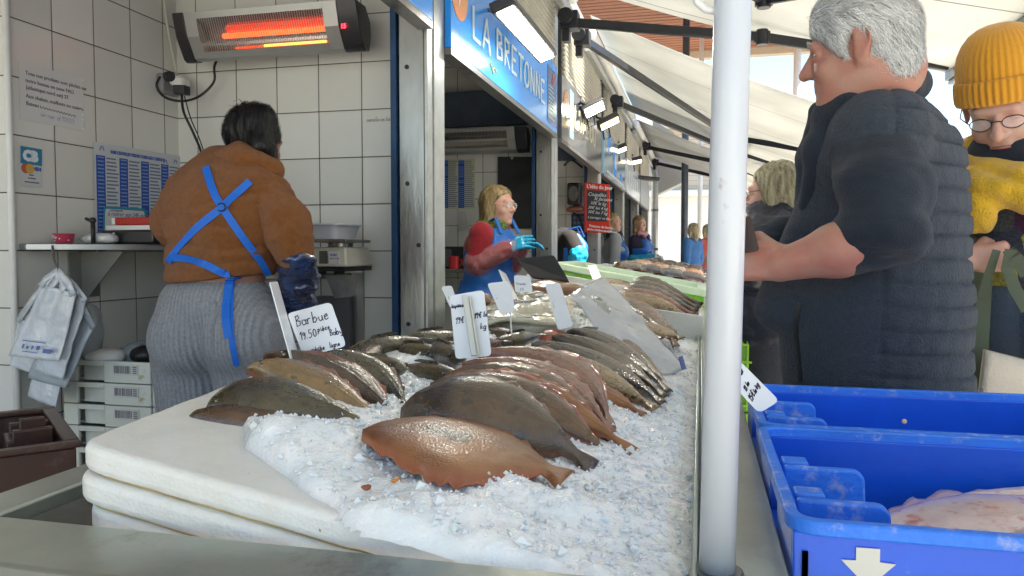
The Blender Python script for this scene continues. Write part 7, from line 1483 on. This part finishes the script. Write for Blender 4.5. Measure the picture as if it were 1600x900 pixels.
# infrared heaters
def heater(x0, x1, yf, zt_, label, glow=0, H=.19, grp='wall heaters in the stalls'):
    t = thing('wall_heater', label, 'heater', ((x0 + x1) / 2, yf + .1, zt_ - .1), grp); dy = .085 * H / .19
    # profile in (y, z): front face leans back towards the bottom
    prof = [(0, .005), (.012, .0), (.09, -.0), (.135, -.05), (.140, -.10), (.125, -.165), (dy + .012, -H), (dy - .004, -H + .008), (dy * .5 - .012, -H * .5)]
    def prism(m, a, b, g=0.0, sh=0.0):
        k = len(prof); cyy = sum(p[0] for p in prof) / k; czz = sum(p[1] for p in prof) / k
        vs = [(x, yf + cyy + (p[0] - cyy) * (1 + g), zt_ + czz + (p[1] - czz) * (1 + g)) for x in (a, b) for p in prof]
        m.add(vs, [tuple(range(k))[::-1], tuple(range(k, 2 * k))] + [(i, (i + 1) % k, k + (i + 1) % k, k + i) for i in range(k)]); return m
    w_ = .055
    M_hs = mat('heater_silver', (.42, .42, .40), .35, .55, var=.06, vscale=10)
    fr = [(w_ + .045, 'a'), ]
    lo, hi = x0 + w_ + .055, x1 - w_ * 1.6 - .06
    m = MB(); prism(m, x0 + w_, lo); prism(m, hi, x1 - w_ * 1.6)
    fp = lambda x, v, d=0: Vector((x, yf + (dy - .004) * v + d * .9 - (0 if v in (0, 1) else .012 * math.sin(v * math.pi)), zt_ - H * v + .005 - d * .35))
    for v0, v1 in ((0, .15), (.86, 1.0)):
        m.add([fp(lo, v0), fp(hi, v0), fp(hi, v1), fp(lo, v1), fp(lo, v0, .02), fp(hi, v0, .02), fp(hi, v1, .02), fp(lo, v1, .02)], [(0, 1, 2, 3), (4, 5, 6, 7), (0, 1, 5, 4), (3, 2, 6, 7)])
    m.add([(x, yf + p[0], zt_ + p[1]) for x in (lo, hi) for p in prof[1:7]], [(i, i + 1, i + 7, i + 6) for i in range(5)])
    m.build('housing', M_hs, t, bevel=0)
    for ca, cb in ((x0, x0 + w_ - .001), (x1 - w_ * 1.6 + .001, x1)): m = MB(); prism(m, ca, cb, .04); m.build('end_cap', mat('cap_black', (.02, .02, .024), .3, coat=.2), t, bevel=.004)
    # reflector trough, quartz tube with glowing stand-ins for its halo and reflection, wire grille
    m = MB(); m.add([fp(x, v, dd) for x in (lo, hi) for v, dd in ((.15, .0), (.22, .045), (.5, .06), (.78, .045), (.86, .0))], [(i, i + 1, i + 6, i + 5) for i in range(4)]); m.build('reflector', mat('reflector', (.5, .46, .42) if glow else (.32, .31, .29), .18, .95), t, smooth=True)
    if glow:
        e = mat('quartz_glow', (.6, .1, .03), .3, emit=(1.0, .10, .025), estr=.65); e2 = mat('quartz_halo', (.4, .05, .02), .3, emit=(1, .07, .03), estr=.18)
        m = MB(); m.tube([fp(lo + .10, .47, .03), fp(hi - .01, .47, .03)], .011, 12); m.build('quartz_tube', e, t, smooth=True)
        m = MB(); m.tube([fp(lo + .12, .30, .034), fp(hi - .01, .30, .034)], .013, 12); m.build('quartz_tube', e2, t, smooth=True)  # dim glowing tube put in as the soft halo around the lit one
        m = MB(); m.tube([fp(lo + .28, .77, .016), fp(hi - .01, .77, .016)], .0055, 8); m.build('glow_reflection', mat('reflection_yellow', (.8, .6, .2), .3, emit=(1, .62, .12), estr=.5), t, smooth=True)  # glowing strip imitating the element's yellow reflection in the trough
    else: m = MB(); m.tube([fp(lo, .45, .03), fp(hi, .45, .03)], .009, 12); m.build('quartz_tube', mat('quartz_off', (.5, .5, .48), .2), t, smooth=True)
    m = MB(); n = int((hi - lo) / .0105)
    for k in range(n): x = lo + (hi - lo) * (k + .5) / n; a, b = fp(x, .15, -.001), fp(x, .86, -.001); m.obox((a + b) / 2, b - a, (1, 0, 0), (b - a).cross(Vector((1, 0, 0))), (b - a).length / 2, .0009, .0009)
    m.build('wire_grille', M_hs, t)
    if glow:
        texts(t, [('15', Vector((x1 - .075, yf + .018, zt_ - .10)), (1, 0, 0), UZ, .024, 0, .0005)], mat('led_red', (.5, .0, .0), .3, emit=(1, .02, .04), estr=3), 'display_digits')
    m = MB(); m.box(x0 + .2, x0 + .23, yf + .13, yf + .24, zt_ - .09, zt_ - .06); m.box(x1 - .25, x1 - .22, yf + .13, yf + .24, zt_ - .09, zt_ - .06); m.build('wall_mount', M_dsteel, t)
    return t
hA = atY(268, 20, 2.80); hB = atY(556, 3, 2.80)
heater(hA.x, hB.x, 2.80, hA.z - .01, 'silver infrared heater glowing red-orange high on the tiles', 1, H=.172)
cable('power_cable', 'short black cable hooped at the right end of the glowing heater', [atY(557, 26, 2.86), atY(569, 45, 2.9), atY(571, 66, 2.9), atY(560, 71, 2.86)], .0055, M_black)
hA = atY(640, 205, 5.38); hB = atY(822, 198, 5.38)
heater(hA.x, hB.x, 5.38, hB.z, 'unlit silver heater over the seller in red sleeves', 0, H=.155)
# scale with tub on the side shelf
t = thing('side_shelf', 'steel shelf and wall bracket under the weighing scale', 'shelf', (-1.7, 2.9, 1.06)); zs = atY(530, 428, 2.8).z
m = MB(); m.box(-2.05, -1.455, 2.62, 3.04, zs - .02, zs); m.build('shelf_board', M_dsteel, t, bevel=.003)
P = [atY(508, 430, 2.66), atY(560, 430, 2.66), atY(554, 463, 2.66), atY(523, 466, 2.66)]; MB().plate(P, (0, 1, 0), .003).build('front_lip', mat('lip_steel', (.32, .32, .30), .35, .6, var=.3, vscale=12), t)
a, b = atY(552, 430, 3.03), atY(568, 560, 3.03); MB().box(a.x, b.x, 3.034, 3.047, .55, zs).build('wall_strip', M_steel, t); MB().box(atY(495, 460, 3.0).x, a.x - .004, 3.0, 3.04, .72, atY(520, 463, 3).z).build('dark_panel', mat('panel_dark', (.12, .12, .13), .5), t)
sc = thing('weighing_scale', 'cream shop scale with a display and price label under the white tub', 'scale', (-1.62, 2.8, zs))
a, b = atY(483, 386, 2.72), atY(538, 418, 2.72); m = MB(); m.hexa([(a.x, 2.70, zs + .03), (b.x + .02, 2.70, zs + .03), (b.x + .02, 2.95, zs + .03), (a.x, 2.95, zs + .03), (a.x + .01, 2.73, a.z), (b.x, 2.73, a.z), (b.x, 2.95, a.z), (a.x + .01, 2.95, a.z)]); m.build('base', mat('scale_cream', (.60, .58, .50), .4, coat=.2), sc, bevel=.008)
m = MB(); m.box(a.x + .01, b.x + .01, 2.69, 2.95, zs + .012, zs + .029); 
for x in (a.x + .04, b.x - .03): m.tube([(x, 2.74, zs + .001), (x, 2.74, zs + .011)], .02, 12)
m.build('feet', M_black, sc)
q = lambda px, py: atY(px, py, 2.705); m = MB(); m.plate([q(499, 392), q(511, 392), q(512, 412), q(499, 412)], (0, 1, 0), .004); dsp = m.build('display', mat('display_grey', (.10, .11, .10), .2), sc); m = MB(); m.plate([q(514, 393), q(530, 393), q(531, 412), q(515, 412)], (0, 1, 0), .004); lb = m.build('label', M_paper, sc)
texts(lb, [('PESÉE', q(516, 400) + Vector((0, -.003, 0)), (1, 0, 0), UZ, .012), ('MAX 15 KG', q(516, 405) + Vector((0, -.003, 0)), (1, 0, 0), UZ, .008)], M_pblue, 'letters')
m = MB(); xm = (a.x + b.x) / 2; m.box(xm - .10, xm + .09, 2.70, 2.93, a.z + .018, a.z + .03); m.tube([(xm, 2.84, a.z), (xm, 2.84, a.z + .018)], .05, 16); m.build('weighing_plate', M_steel, sc, bevel=.002)
c1 = atY(546, 386, 2.98); m = MB(); m.box(c1.x - .02, c1.x + .02, 2.955, 2.975, zs + .03, a.z + .05); m.build('rear_post', mat('scale_cream', (.6, .58, .5), .4), sc, bevel=.004)
zc_ = a.z + .0315; t = thing('plastic_tub', 'white rectangular plastic tub resting on the scale', 'tub', (xm, 2.82, zc_)); xl, xr = atY(455, 380, 2.75).x, atY(538, 378, 2.75).x; m = MB(); hh = atY(500, 350, 2.75).z - zc_
def rr4(x0, x1, y0, y1, z, r_, n=4):
    P = []
    for cx, cy, a0 in ((x1 - r_, y1 - r_, 0), (x0 + r_, y1 - r_, 90), (x0 + r_, y0 + r_, 180), (x1 - r_, y0 + r_, 270)):
        for i in range(n + 1): q_ = R(a0 + 90 * i / n); P.append((cx + r_ * math.cos(q_), cy + r_ * math.sin(q_), z))
    return P
rings = [rr4(xl + .015, xr - .02, 2.71, 2.90, zc_, .02), rr4(xl - .005, xr, 2.69, 2.92, zc_ + hh, .025), rr4(xl - .015, xr + .012, 2.68, 2.93, zc_ + hh, .03), rr4(xl - .015, xr + .012, 2.68, 2.93, zc_ + hh - .006, .03), rr4(xl - .002, xr - .003, 2.693, 2.917, zc_ + hh - .004, .025), rr4(xl + .018, xr - .023, 2.713, 2.897, zc_ + .004, .02)]
k = len(rings[0]); vs = [p for r_ in rings for p in r_]
m.add([p for r_ in (rings[5], rings[1]) for p in r_], [(i, (i + 1) % k, k + (i + 1) % k, k + i) for i in range(k)] + [tuple(range(k))]); m.add([p for r_ in (rings[0], rings[4], rings[3], rings[2], rings[1]) for p in r_], [(q_ * k + i, q_ * k + (i + 1) % k, (q_ + 1) * k + (i + 1) % k, (q_ + 1) * k + i) for q_ in range(4) for i in range(k)] + [tuple(range(k))[::-1]])
m.build('tub_wall', mat('tub_white', (.68, .70, .76), .3, coat=.2), t, smooth=False)
# carrier bags hanging from the shelf
M_bagw = mat('bag_white', (.60, .65, .72), .14, var=.12, vscale=5, coat=.8, bump=1.0, bscale=24, spec=.7); M_bagt = mat('bag_clear', (.42, .48, .54), .14, var=.1, vscale=6, coat=.8, bump=1.0, bscale=22, alpha=.72)
hk = thing('hook', 'bent steel hook under the shelf end holding the carrier bags', 'hook', atY(82, 392, 2.14)); MB().tube([atY(82, 384, 2.2), atY(84, 405, 2.18), atY(90, 420, 2.16), atY(104, 430, 2.14)], .004, 8).build('wire', M_steel, hk, smooth=True)
BG = 'carrier bags hanging from the shelf hook'
def hbag(c, Y, label, m_, seed, amp=.012, hand=None, print_=False):
    P = [atY(x, y, Y + dy) for x, y, dy in c]; t = thing('carrier_bag', label, 'carrier bag', sum(P, Vector()) / 4, BG)
    V, F = sheet(P, 22, 22, amp, seed, 8, fold=lambda U: .006 * np.sin(U[:, 0] * 14 + seed) * (1 - U[:, 1])); o = link_mesh('film', V, F, m_, t, True); s = o.modifiers.new('s', 'SOLIDIFY'); s.thickness = .004
    a, b = P[0], P[1]; top = atY(92, 428, Y + .02); m = MB()
    for q, e in ((a, -1), (b, 1)): m.ribbon([q + (P[3] - P[0]) * .03, q.lerp(top, .5) + Vector((e * .012, -.004, 0)), top + Vector((e * .004, -.004, .01)), q.lerp(top, .55) + Vector((-e * .02, .004, -.004)), q.lerp(b if q is a else a, .3)], .011, (0, -1, .2), .002)
    m.build('handles', m_, t, smooth=True)
    if print_:
        n0 = (P[1] - P[0]).cross(P[3] - P[0]).normalized(); n0 = -n0 if n0.y > 0 else n0; bl = lambda u, v: (P[0] * (1 - u) + P[1] * u) * (1 - v) + (P[3] * (1 - u) + P[2] * u) * v + n0 * .014
        m = MB(); R4 = lambda u0, u1, v0, v1: [bl(u0, v0), bl(u1, v0), bl(u1, v1), bl(u0, v1)]
        for r_ in ((.22, .72, .745, .757), (.30, .62, .895, .905), (.35, .40, .82, .86), (.46, .49, .81, .86), (.56, .63, .80, .86), (.71, .88, .83, .89), (.26, .30, .80, .86)): m.plate(R4(*r_), n0, .0006)
        m.build('blue_print', mat('bag_print', (.10, .17, .45), .4), t)
    return t
hbag([(112, 478, .0), (138, 470, .03), (106, 606, 0), (60, 596, -.02)], 2.14, 'carrier bag hanging rearmost on the hook, its corner lowest but one', M_bagt, 2)
hbag([(118, 462, .0), (149, 505, .03), (106, 640, .02), (66, 628, -.02)][0:0] or [(70, 520, .0), (110, 530, .0), (88, 637, 0), (42, 619, 0)], 2.13, 'carrier bag whose plain white end hangs lowest on the hook', M_bagw, 3, .006)
hbag([(105, 452, .0), (148, 508, .0), (104, 606, 0), (42, 590, 0)], 2.10, 'carrier bag fanned out to the right on the hook', M_bagt, 4)
hbag([(28, 500, .0), (72, 505, .0), (56, 586, 0), (14, 572, 0)], 2.12, 'small blue-tinged carrier bag peeking out at the left of the hanging bunch', M_bagw, 5, .01)
hbag([(92, 448, .0), (134, 466, .0), (100, 594, 0), (50, 580, 0)], 2.08, 'carrier bag second from the front of the hanging bunch', M_bagw, 6)
hbag([(64, 444, .0), (116, 458, .0), (91, 565, 0), (13, 556, 0)], 2.04, 'carrier bag hanging foremost with small blue printed marks', M_bagw, 7, .007, print_=True)
m = MB(); rr = random.Random(9)
parcel('bag_roll', atY(136, 522, 2.3), (.045, .05, .105), 'rolled grey translucent bags standing behind the hanging bunch', M_bagt, 'bag roll', 12)
# white crates stacked on the floor
def wcrate(z, label):
    x0, x1, y0, y1 = -2.165, -1.795, 2.22, 2.66; h = .074; t = thing('fish_crate', label, 'crate', ((x0 + x1) / 2, y0, z), 'white plastic crates stacked on the floor'); m = MB()
    xs_, xe = x0 + .06, x0 + .17   # recessed hand grip
    m.box(x0, xs_, y0, y0 + .012, z, z + h); m.box(xe, x1 - .012, y0, y0 + .012, z, z + h); m.box(xs_ + .0005, xe - .0005, y0, y0 + .012, z + h - .018, z + h); m.box(xs_, xe, y0 + .03, y0 + .035, z, z + h - .019)
    m.box(x0, x1 - .012, y1 - .012, y1, z, z + h); m.box(x0, x0 + .012, y0 + .013, y1 - .013, z, z + h); m.box(x1 - .0115, x1, y0 + .006, y1, z, z + h); m.box(x0 + .013, x1 - .013, y0 + .036, y1 - .013, z, z + .008)
    m.build('walls', mat('crate_white', (.62, .64, .58), .5, var=.08, vscale=6, dirt=(.36, .27, .13), dscale=12, damt=.40), t, bevel=.003)
    m = MB(); a = x0 + .21; m.box(a, a + .10, y0 - .003, y0 - .0005, z + .028, z + .064); lb = m.build('label_panel', mat('crate_label', (.55, .56, .54), .5), t); m = MB(); rr = random.Random(int(z * 100))
    x = a + .006
    while x < a + .074: w_ = rr.uniform(.0015, .004); m.box(x, x + w_, y0 - .0042, y0 - .0032, z + .034, z + .060); x += w_ + rr.uniform(.0015, .004)
    for q_ in range(4): m.box(a + .08, a + .095, y0 - .0042, y0 - .0032, z + .034 + .007 * q_, z + .038 + .007 * q_)
    m.build('barcode', mat('barcode_ink', (.16, .15, .15), .5), lb); return t
ztop = atY(170, 563, 2.22).z; names_ = ('topmost white crate of the floor stack, holding crumpled film', 'second white crate from the top, with a barcode panel', 'third white crate from the top, rusty around its grip', 'fourth white crate from the top of the floor stack', 'fifth white crate from the top of the floor stack', 'sixth white crate from the top of the floor stack', 'seventh white crate from the top of the floor stack', 'eighth white crate from the top of the floor stack', 'ninth white crate from the top of the floor stack', 'tenth white crate from the top of the floor stack')
for k, nm in enumerate(names_):
    z = ztop - .077 * (k + 1)
    if z > 0: wcrate(z, nm)
parcel('plastic_film', (-2.02, 2.42, ztop - .01), (.08, .09, .05), 'crumpled pale blue plastic film in the topmost white crate', mat('film_blue', (.36, .45, .52), .2, bump=1, bscale=30, coat=.5), 'plastic film', 21)
parcel('rubber_glove', (-1.93, 2.36, ztop + .005), (.055, .07, .035), 'black rubber glove lying in the topmost white crate', M_black, 'glove', 22)
parcel('rag', (-1.85, 2.42, ztop + .02), (.05, .07, .04), 'dark cloth rag at the right end of the topmost white crate', mat('rag_dark', (.06, .06, .065), .9), 'rag', 23)
parcel('plastic_cover', (-2.06, 2.30, ztop + .0), (.065, .06, .02), 'white plastic edge sticking out of the topmost white crate', M_white, 'plastic cover', 24)
# brown crate at the counter end
M_brown = mat('crate_brown', (.055, .026, .02), .4, var=.2, vscale=6, coat=.1, dirt=(.12, .08, .07), dscale=8, damt=.42)
p0, p1, p2 = atZ(-60, 712, .80), atZ(119, 689, .80), atZ(106, 656, .80); t = thing('fish_crate', 'dark brown plastic crate with a notched corner beside the foam trays', 'crate', p1)
e1 = (p1 - p0).normalized(); e2 = (p2 - p1); e2 = (e2 - e1 * e2.dot(e1)).normalized(); Lx, Ly = .58, .40
B_ = lambda u, v, z: p1 - e1 * u + e2 * v + UZ * z
def bbx(m, u0, u1, v0, v1, z0, z1): return m.hexa([B_(u1, v0, z0), B_(u0, v0, z0), B_(u0, v1, z0), B_(u1, v1, z0), B_(u1, v0, z1), B_(u0, v0, z1), B_(u0, v1, z1), B_(u1, v1, z1)])
m = MB(); bbx(m, 0, Lx, 0, .012, -.30, -.012); bbx(m, 0, Lx, Ly - .012, Ly, -.30, -.012); bbx(m, 0, .012, .013, Ly - .013, -.30, -.012); bbx(m, Lx - .012, Lx, .013, Ly - .013, -.30, -.012); bbx(m, .013, Lx - .013, .013, Ly - .013, -.30, -.29); m.build('walls', M_brown, t, bevel=.003)
m = MB(); bbx(m, -.008, Lx, -.008, .018, -.0115, 0); bbx(m, -.008, Lx, Ly - .018, Ly + .008, -.0115, 0); bbx(m, -.008, .018, .019, Ly - .019, -.0115, 0); bbx(m, Lx - .018, Lx, .019, Ly - .019, -.0115, 0); m.build('rim', M_brown, t, bevel=.003)
m = MB(); bbx(m, .02, .09, .16, .18, -.1, .0); bbx(m, .02, .09, .24, .26, -.1, .0); bbx(m, .085, .1, .16, .26, -.1, -.02); bbx(m, .03, .075, .20, .215, -.1, .015); m.build('stacking_post', M_brown, t, bevel=.003)
text(t, 'CP', B_(.425, -.0135, -.10), e1, UZ, .045, mat('brown_print', (.55, .55, .6), .5), bold=.001)
t = thing('crate_stand', 'steel stand under the dark brown crate', 'stand', p1 - UZ * .8)
m = MB(); bbx(m, 0, Lx, 0, Ly, -.345, -.302); m.build('stand_top', M_galv, t)
for u in (.03, Lx - .03):
    for v in (.03, Ly - .03): m = MB(); m.tube([B_(u, v, -.8), B_(u, v, -.346)], .015, 8); m.build('leg', M_galv, t)
# ------------------------------------------------------------------ second and third stall fittings
yb = PY[1] - .003
chart('species_poster', [atY(690, 248, yb - .004), atY(742, 248, yb - .004), atY(742, 326, yb - .004), atY(690, 326, yb - .004)], (0, -1, 0), 'yellowing blue and white fish chart behind the seller in red sleeves', 2, 24, None, seed=5, yellow=True)
P = [atY(778, 245, yb - .01), atY(845, 245, yb - .01), atY(845, 357, yb - .01), atY(778, 357, yb - .01)]; t = thing('notice_board', 'plain black board on the tiles behind the blonde seller', 'board', P[0]); MB().plate(P, (0, 1, 0), .012).build('board_face', mat('board_black', (.03, .032, .035), .6, var=.15), t)
m = MB()
for px in (800, 836): m.disc(atY(px, 247, yb - .017), (0, 1, 0), .010, .004, 10)
m.build('fixing', M_galv, t); t2 = MB().plate([atY(714, 329, yb - .02), atY(728, 331, yb - .05), atY(734, 358, yb - .08), atY(716, 361, yb - .02)], (.2, 1, 0), .003).build('paper', M_paper, None, loc=P[0] - Vector((.4, 0, 0))); tag(t2, 'loose white papers hanging below the yellowing fish chart', 'papers')
t2 = MB().plate([atY(690, 352, yb - .3), atY(704, 354, yb - .3), atY(696, 368, yb - .3), atY(690, 366, yb - .3)], (.2, 1, 0), .003).build('paper', M_paper, None, loc=atY(697, 360, 5.3)); tag(t2, 'grey sheet poking out by the steel post', 'paper')
za = atY(700, 420, 5.2).z; t = thing('side_shelf', 'dark shelf in the second stall carrying the red mug', 'shelf', (-1.9, 5.3, za)); MB().box(-2.2, -1.55, 5.0, 5.6, za - .02, za).build('shelf_board', M_dsteel, t); MB().box(-2.3, -2.19, 5.1, 5.5, za - .15, za - .021).build('bracket', M_dsteel, t)
t = thing('oven_box', 'black appliance on the shelf behind the red mug', 'appliance', (-1.9, 5.45, za)); m = MB(); m.box(-2.1, -1.6, 5.3, 5.6, za, za + .16); m.build('case', M_black, t, bevel=.01); MB().box(-2.05, -1.75, 5.292, 5.2985, za + .02, za + .14).build('glass', mat('dark_glass', (.08, .09, .1), .1), t)
c = atY(709, 412, 5.15); c.z = za; t = thing('mug', 'glossy red mug on the shelf behind the red-sleeved seller', 'mug', c); m = MB(); m.tube([c, c + UZ * .09], [.034, .036], 18); mg = m.build('mug_wall', mat('mug_red', (.5, .02, .02), .2, coat=.6), t, smooth=False); MB().tube([c + Vector((.034, 0, .07)), c + Vector((.06, 0, .06)), c + Vector((.06, 0, .03)), c + Vector((.034, 0, .02))], .005, 8).build('handle', MATS['mug_red'], t, smooth=True)
parcel('tea_towel', (-1.35, 5.0, 1.0), (.03, .03, .05), 'white cloth hanging behind the elbow of the red-sleeved seller', M_paper, 'towel', 31)
m_ = MATS['case_black']; yb3 = PY[2] - .003
t = thing('loudspeaker', 'black loudspeaker box hanging in the third stall', 'speaker', atY(897, 302, 7.9)); a, b = atY(887, 286, 7.9), atY(907, 320, 7.9); m = MB(); m.box(a.x, b.x, 7.85, 8.0, b.z, a.z); m.build('case', m_, t, bevel=.02); m = MB(); m.disc(((a.x + b.x) / 2, 7.847, (a.z + b.z) / 2), (0, 1, 0), .05, .004, 20, .08); m.build('grille', M_dsteel, t)
P = [atY(893, 334, yb3), atY(916, 334, yb3), atY(916, 361, yb3), atY(893, 361, yb3)]; t = thing('picture_panel', 'dark blue panel with small pictures in the third stall', 'panel', P[0]); MB().plate(P, (0, 1, 0), .02).build('panel_face', mat('panel_navy', (.03, .05, .10), .4), t); m = MB()
for k in range(3):
    for j in range(3): q_ = P[0] + (P[1] - P[0]) * (.12 + .28 * k) + (P[3] - P[0]) * (.12 + .29 * j); m.box(q_.x, q_.x + .035, yb3 - .014, yb3 - .011, q_.z - .04, q_.z)
m.build('pictures', mat('print_greyblue', (.14, .19, .32), .5), t)
parcel('red_packet', atY(898, 327, 7.95), (.09, .05, .035), 'reddish brown packets above the dark blue picture panel', mat('packet', (.28, .11, .07), .5), 'packets', 33)
cable('power_cable', 'black cable curving beneath the loudspeaker in the third stall', [atY(897, 320, 7.9), atY(893, 330, 7.95), atY(905, 340, 8.0), atY(914, 372, 8.0), atY(908, 392, 8.0), atY(896, 398, 8.0)], .008, M_black)
cable('power_cable', 'dark cable sagging under the ceiling of the third stall', [atY(882, 258, 7.6), atY(893, 250, 7.9), atY(910, 262, 8.0)], .01, M_black)
# red slate menu board
c = [atY(914, 285, 7.62), atY(952, 288, 7.55), atY(953, 364, 7.55), atY(914, 363, 7.62)]; n0 = (c[1] - c[0]).cross(c[3] - c[0]).normalized(); n0 = n0 if n0.y < 0 else -n0
t = thing('menu_board', 'red-framed slate menu board with white chalk writing hanging on a post', 'menu board', sum(c, Vector()) / 4); MB().plate(rcard(c, .012), n0, .014).build('frame', mat('menu_red', (.75, .045, .025), .4), t)
bl = lambda u, v, d=.0: (c[0] * (1 - u) + c[1] * u) * (1 - v) + (c[3] * (1 - u) + c[2] * u) * v + n0 * (.0075 + d)
MB().plate([bl(.09, .145, .001), bl(.91, .145, .001), bl(.91, .77, .001), bl(.09, .77, .001)], n0, .002).build('slate', mat('slate', (.05, .055, .06), .7, var=.3, vscale=30), t)
ux, uy = c[1] - c[0], c[0] - c[3]; M_chalk = mat('chalk', (.8, .8, .78), .7)
texts(t, [("L'idée du jour", bl(.09, .105, .0015), ux, uy, .052, 0, .0015, .95)], M_chalk, 'heading')
texts(t, [('Coquilles', bl(.13, .26, .003), ux, uy, .052, .4), ('St Jacques', bl(.38, .34, .003), ux, uy, .048, .4), ('10€ le kg', bl(.22, .43, .003), ux, uy, .045, .4), ('30€ les 4 kg', bl(.13, .52, .003), ux, uy, .042, .4), ('50€ les 7 kg', bl(.13, .61, .003), ux, uy, .042, .4), ('à partager et fête', bl(.12, .71, .003), ux, uy, .036, .4)], M_chalk, 'chalk_writing')
texts(t, [('Poissons du bassin,', bl(.19, .885, .0015), ux, uy, .034, 0, .001), ('pêche côtière quotidienne', bl(.10, .95, .0015), ux, uy, .030, 0, .001)], M_chalk, 'footer')
# ------------------------------------------------------------------ lamps on the row
def lamp(px0, px1, X, length_axis, label, col, strength, power, w_=.07, tilt=0, grp='lamps fixed along the stall fronts'):
    a, b = atX(*px0, X), atX(*px1, X); d = (b - a); L = d.length; d.normalize(); nrm = Vector((.55, -.35, -1)).normalized() if tilt == 0 else Vector(tilt).normalized(); nrm = (nrm - d * nrm.dot(d)).normalized(); s = d.cross(nrm); c = (a + b) / 2
    t = thing('flood_lamp', label, 'lamp', c, grp); m = MB(); m.obox(c - nrm * .028, d, s, nrm, L / 2 + .03, w_ + .018, .024); m.build('housing', mat('lamp_housing', (.05, .05, .055), .4), t, bevel=.008)
    m = MB(); m.obox(c + nrm * .0005, d, s, nrm, L / 2, w_, .003); m.build('lit_panel', mat('lamp_glow%.2f' % strength + str(col[2]), col, .3, emit=col, estr=strength), t)
    m = MB(); e = c - nrm * .05; m.tube([e, e + Vector((-.10, 0, .08)), Vector((-1.01, e.y, e.z + .1))], .01, 8); m.build('bracket', M_dsteel, t)
    return t
lamp((790, 18), (855, 92), -.80, None, 'long bright white floodlight above the LA BRETONNE sign', (1, .98, .90), 16, 0, .036, tilt=(.35, -.55, -1))
def small_lamp(px, Y, label, col, st, d, n_, hw=.10, hh=.05):
    c = atY(*px, Y); d = Vector(d).normalized(); n_ = Vector(n_); n_ = (n_ - d * n_.dot(d)).normalized(); s = d.cross(n_); t = thing('flood_lamp', label, 'lamp', c, 'lamps fixed along the stall fronts')
    m = MB(); m.obox(c - n_ * .035, d, s, n_, hw + .02, hh + .02, .033); m.build('housing', mat('lamp_housing', (.05, .05, .055), .4), t, bevel=.01); m = MB(); m.obox(c + n_ * .001, d, s, n_, hw, hh, .003); m.build('lit_panel', mat('lamp_sm%s%s' % (st, col[2]), col, .3, emit=col, estr=st), t)
    m = MB(); m.tube([c - n_ * .06, c + Vector((-.12, 0, .06)), Vector((-1.0, c.y + .05, c.z + .12))], .012, 8); m.tube([c - n_ * .05, c + Vector((.0, .05, -.12)), c + Vector((-.06, .06, -.14)), c + Vector((-.08, .03, .02))], .008, 6); m.build('bracket', M_black, t); return t
small_lamp((929, 171), 6.5, 'tilted work lamp with a greenish white light under the slats', (.92, 1, .72), 2.6, (.85, .3, .45), (.3, -1, -.6), .085, .038)
small_lamp((953, 193), 7.3, 'work lamp with a warm yellow light just past the greenish one', (1, .78, .42), 2.8, (.85, .3, .45), (.2, -.8, -.9), .09, .03)
small_lamp((968, 236), 9.6, 'small work lamp with a white light over the pale blue sign', (1, .93, .8), 2.2, (.85, .3, .35), (.2, -.8, -.9), .09, .026)
small_lamp((991, 254), 11.6, 'small work lamp with a warm light near the far white sign', (1, .8, .5), 2.4, (.85, .3, .2), (.2, -.8, -.9), .11, .03)
def dark_flood(px, Y, label):
    c = atY(*px, Y); t = thing('flood_lamp', label, 'lamp', c, 'lamps fixed along the stall fronts'); m = MB(); m.obox(c, (1, .3, -.1), (0, 1, 0), (.1, 0, 1), .30, .12, .03); m.build('housing', mat('lamp_housing', (.05, .05, .055), .4), t, bevel=.02); m = MB(); m.tube([c, c + Vector((-.25, 0, .1)), c + Vector((-.3, 0, .02))], .02, 8); m.build('bracket', M_black, t)
dark_flood((1003, 278), 12.8, 'unlit grey floodlight jutting out at the end of the row')
t = thing('ventilation_hood', 'pale grey angular hood at the end of the stall fronts', 'hood', atY(1030, 250, 16.5)); m = MB(); m.hexa([(-1.0, 16.2, 2.3), (-.35, 16.2, 2.6), (-.35, 16.6, 2.6), (-1.0, 16.6, 2.3), (-1.0, 16.2, 3.9), (-.55, 16.2, 3.6), (-.55, 16.6, 3.6), (-1.0, 16.6, 3.9)]); m.build('hood_panel', mat('hood_grey', (.45, .46, .46), .5), t, bevel=.02)
# bits on the ice and counter
for k, (px, py, lb, c_) in enumerate(((571, 770, 'small brown scrap of fish lying on the ice', (.25, .08, .03)), (617, 760, 'tiny orange scrap on the ice nearest the orange-brown fish', (.7, .25, .03)), (1413, 664, None, None))):
    if lb:
        q_ = atS(px, py, .012); o = blob('fish_scrap', [('e', q_ + Vector((0, 0, .006)), Vector((.005, .003, .003)), rot(0, 0, 30 * k)), ('e', q_ + Vector((.003, .001, .006)), Vector((.003, .003, .003)), None)], .0012, mat('scrap%d' % k, c_, .3), None, k=.002, vdisp=lambda V, N: fbm(V, 300, 2) * .002); tag(o, lb, 'fish scrap')
o = blob('shell_bit', [('e', atY(1413, 662, 1.128) + Vector((0, 0, .003)), Vector((.0035, .0025, .0035)), None)], .0009, mat('shell', (.6, .4, .3), .4), None, k=.002); tag(o, 'tiny pink shell fragment on the blue crate rim', 'shell')
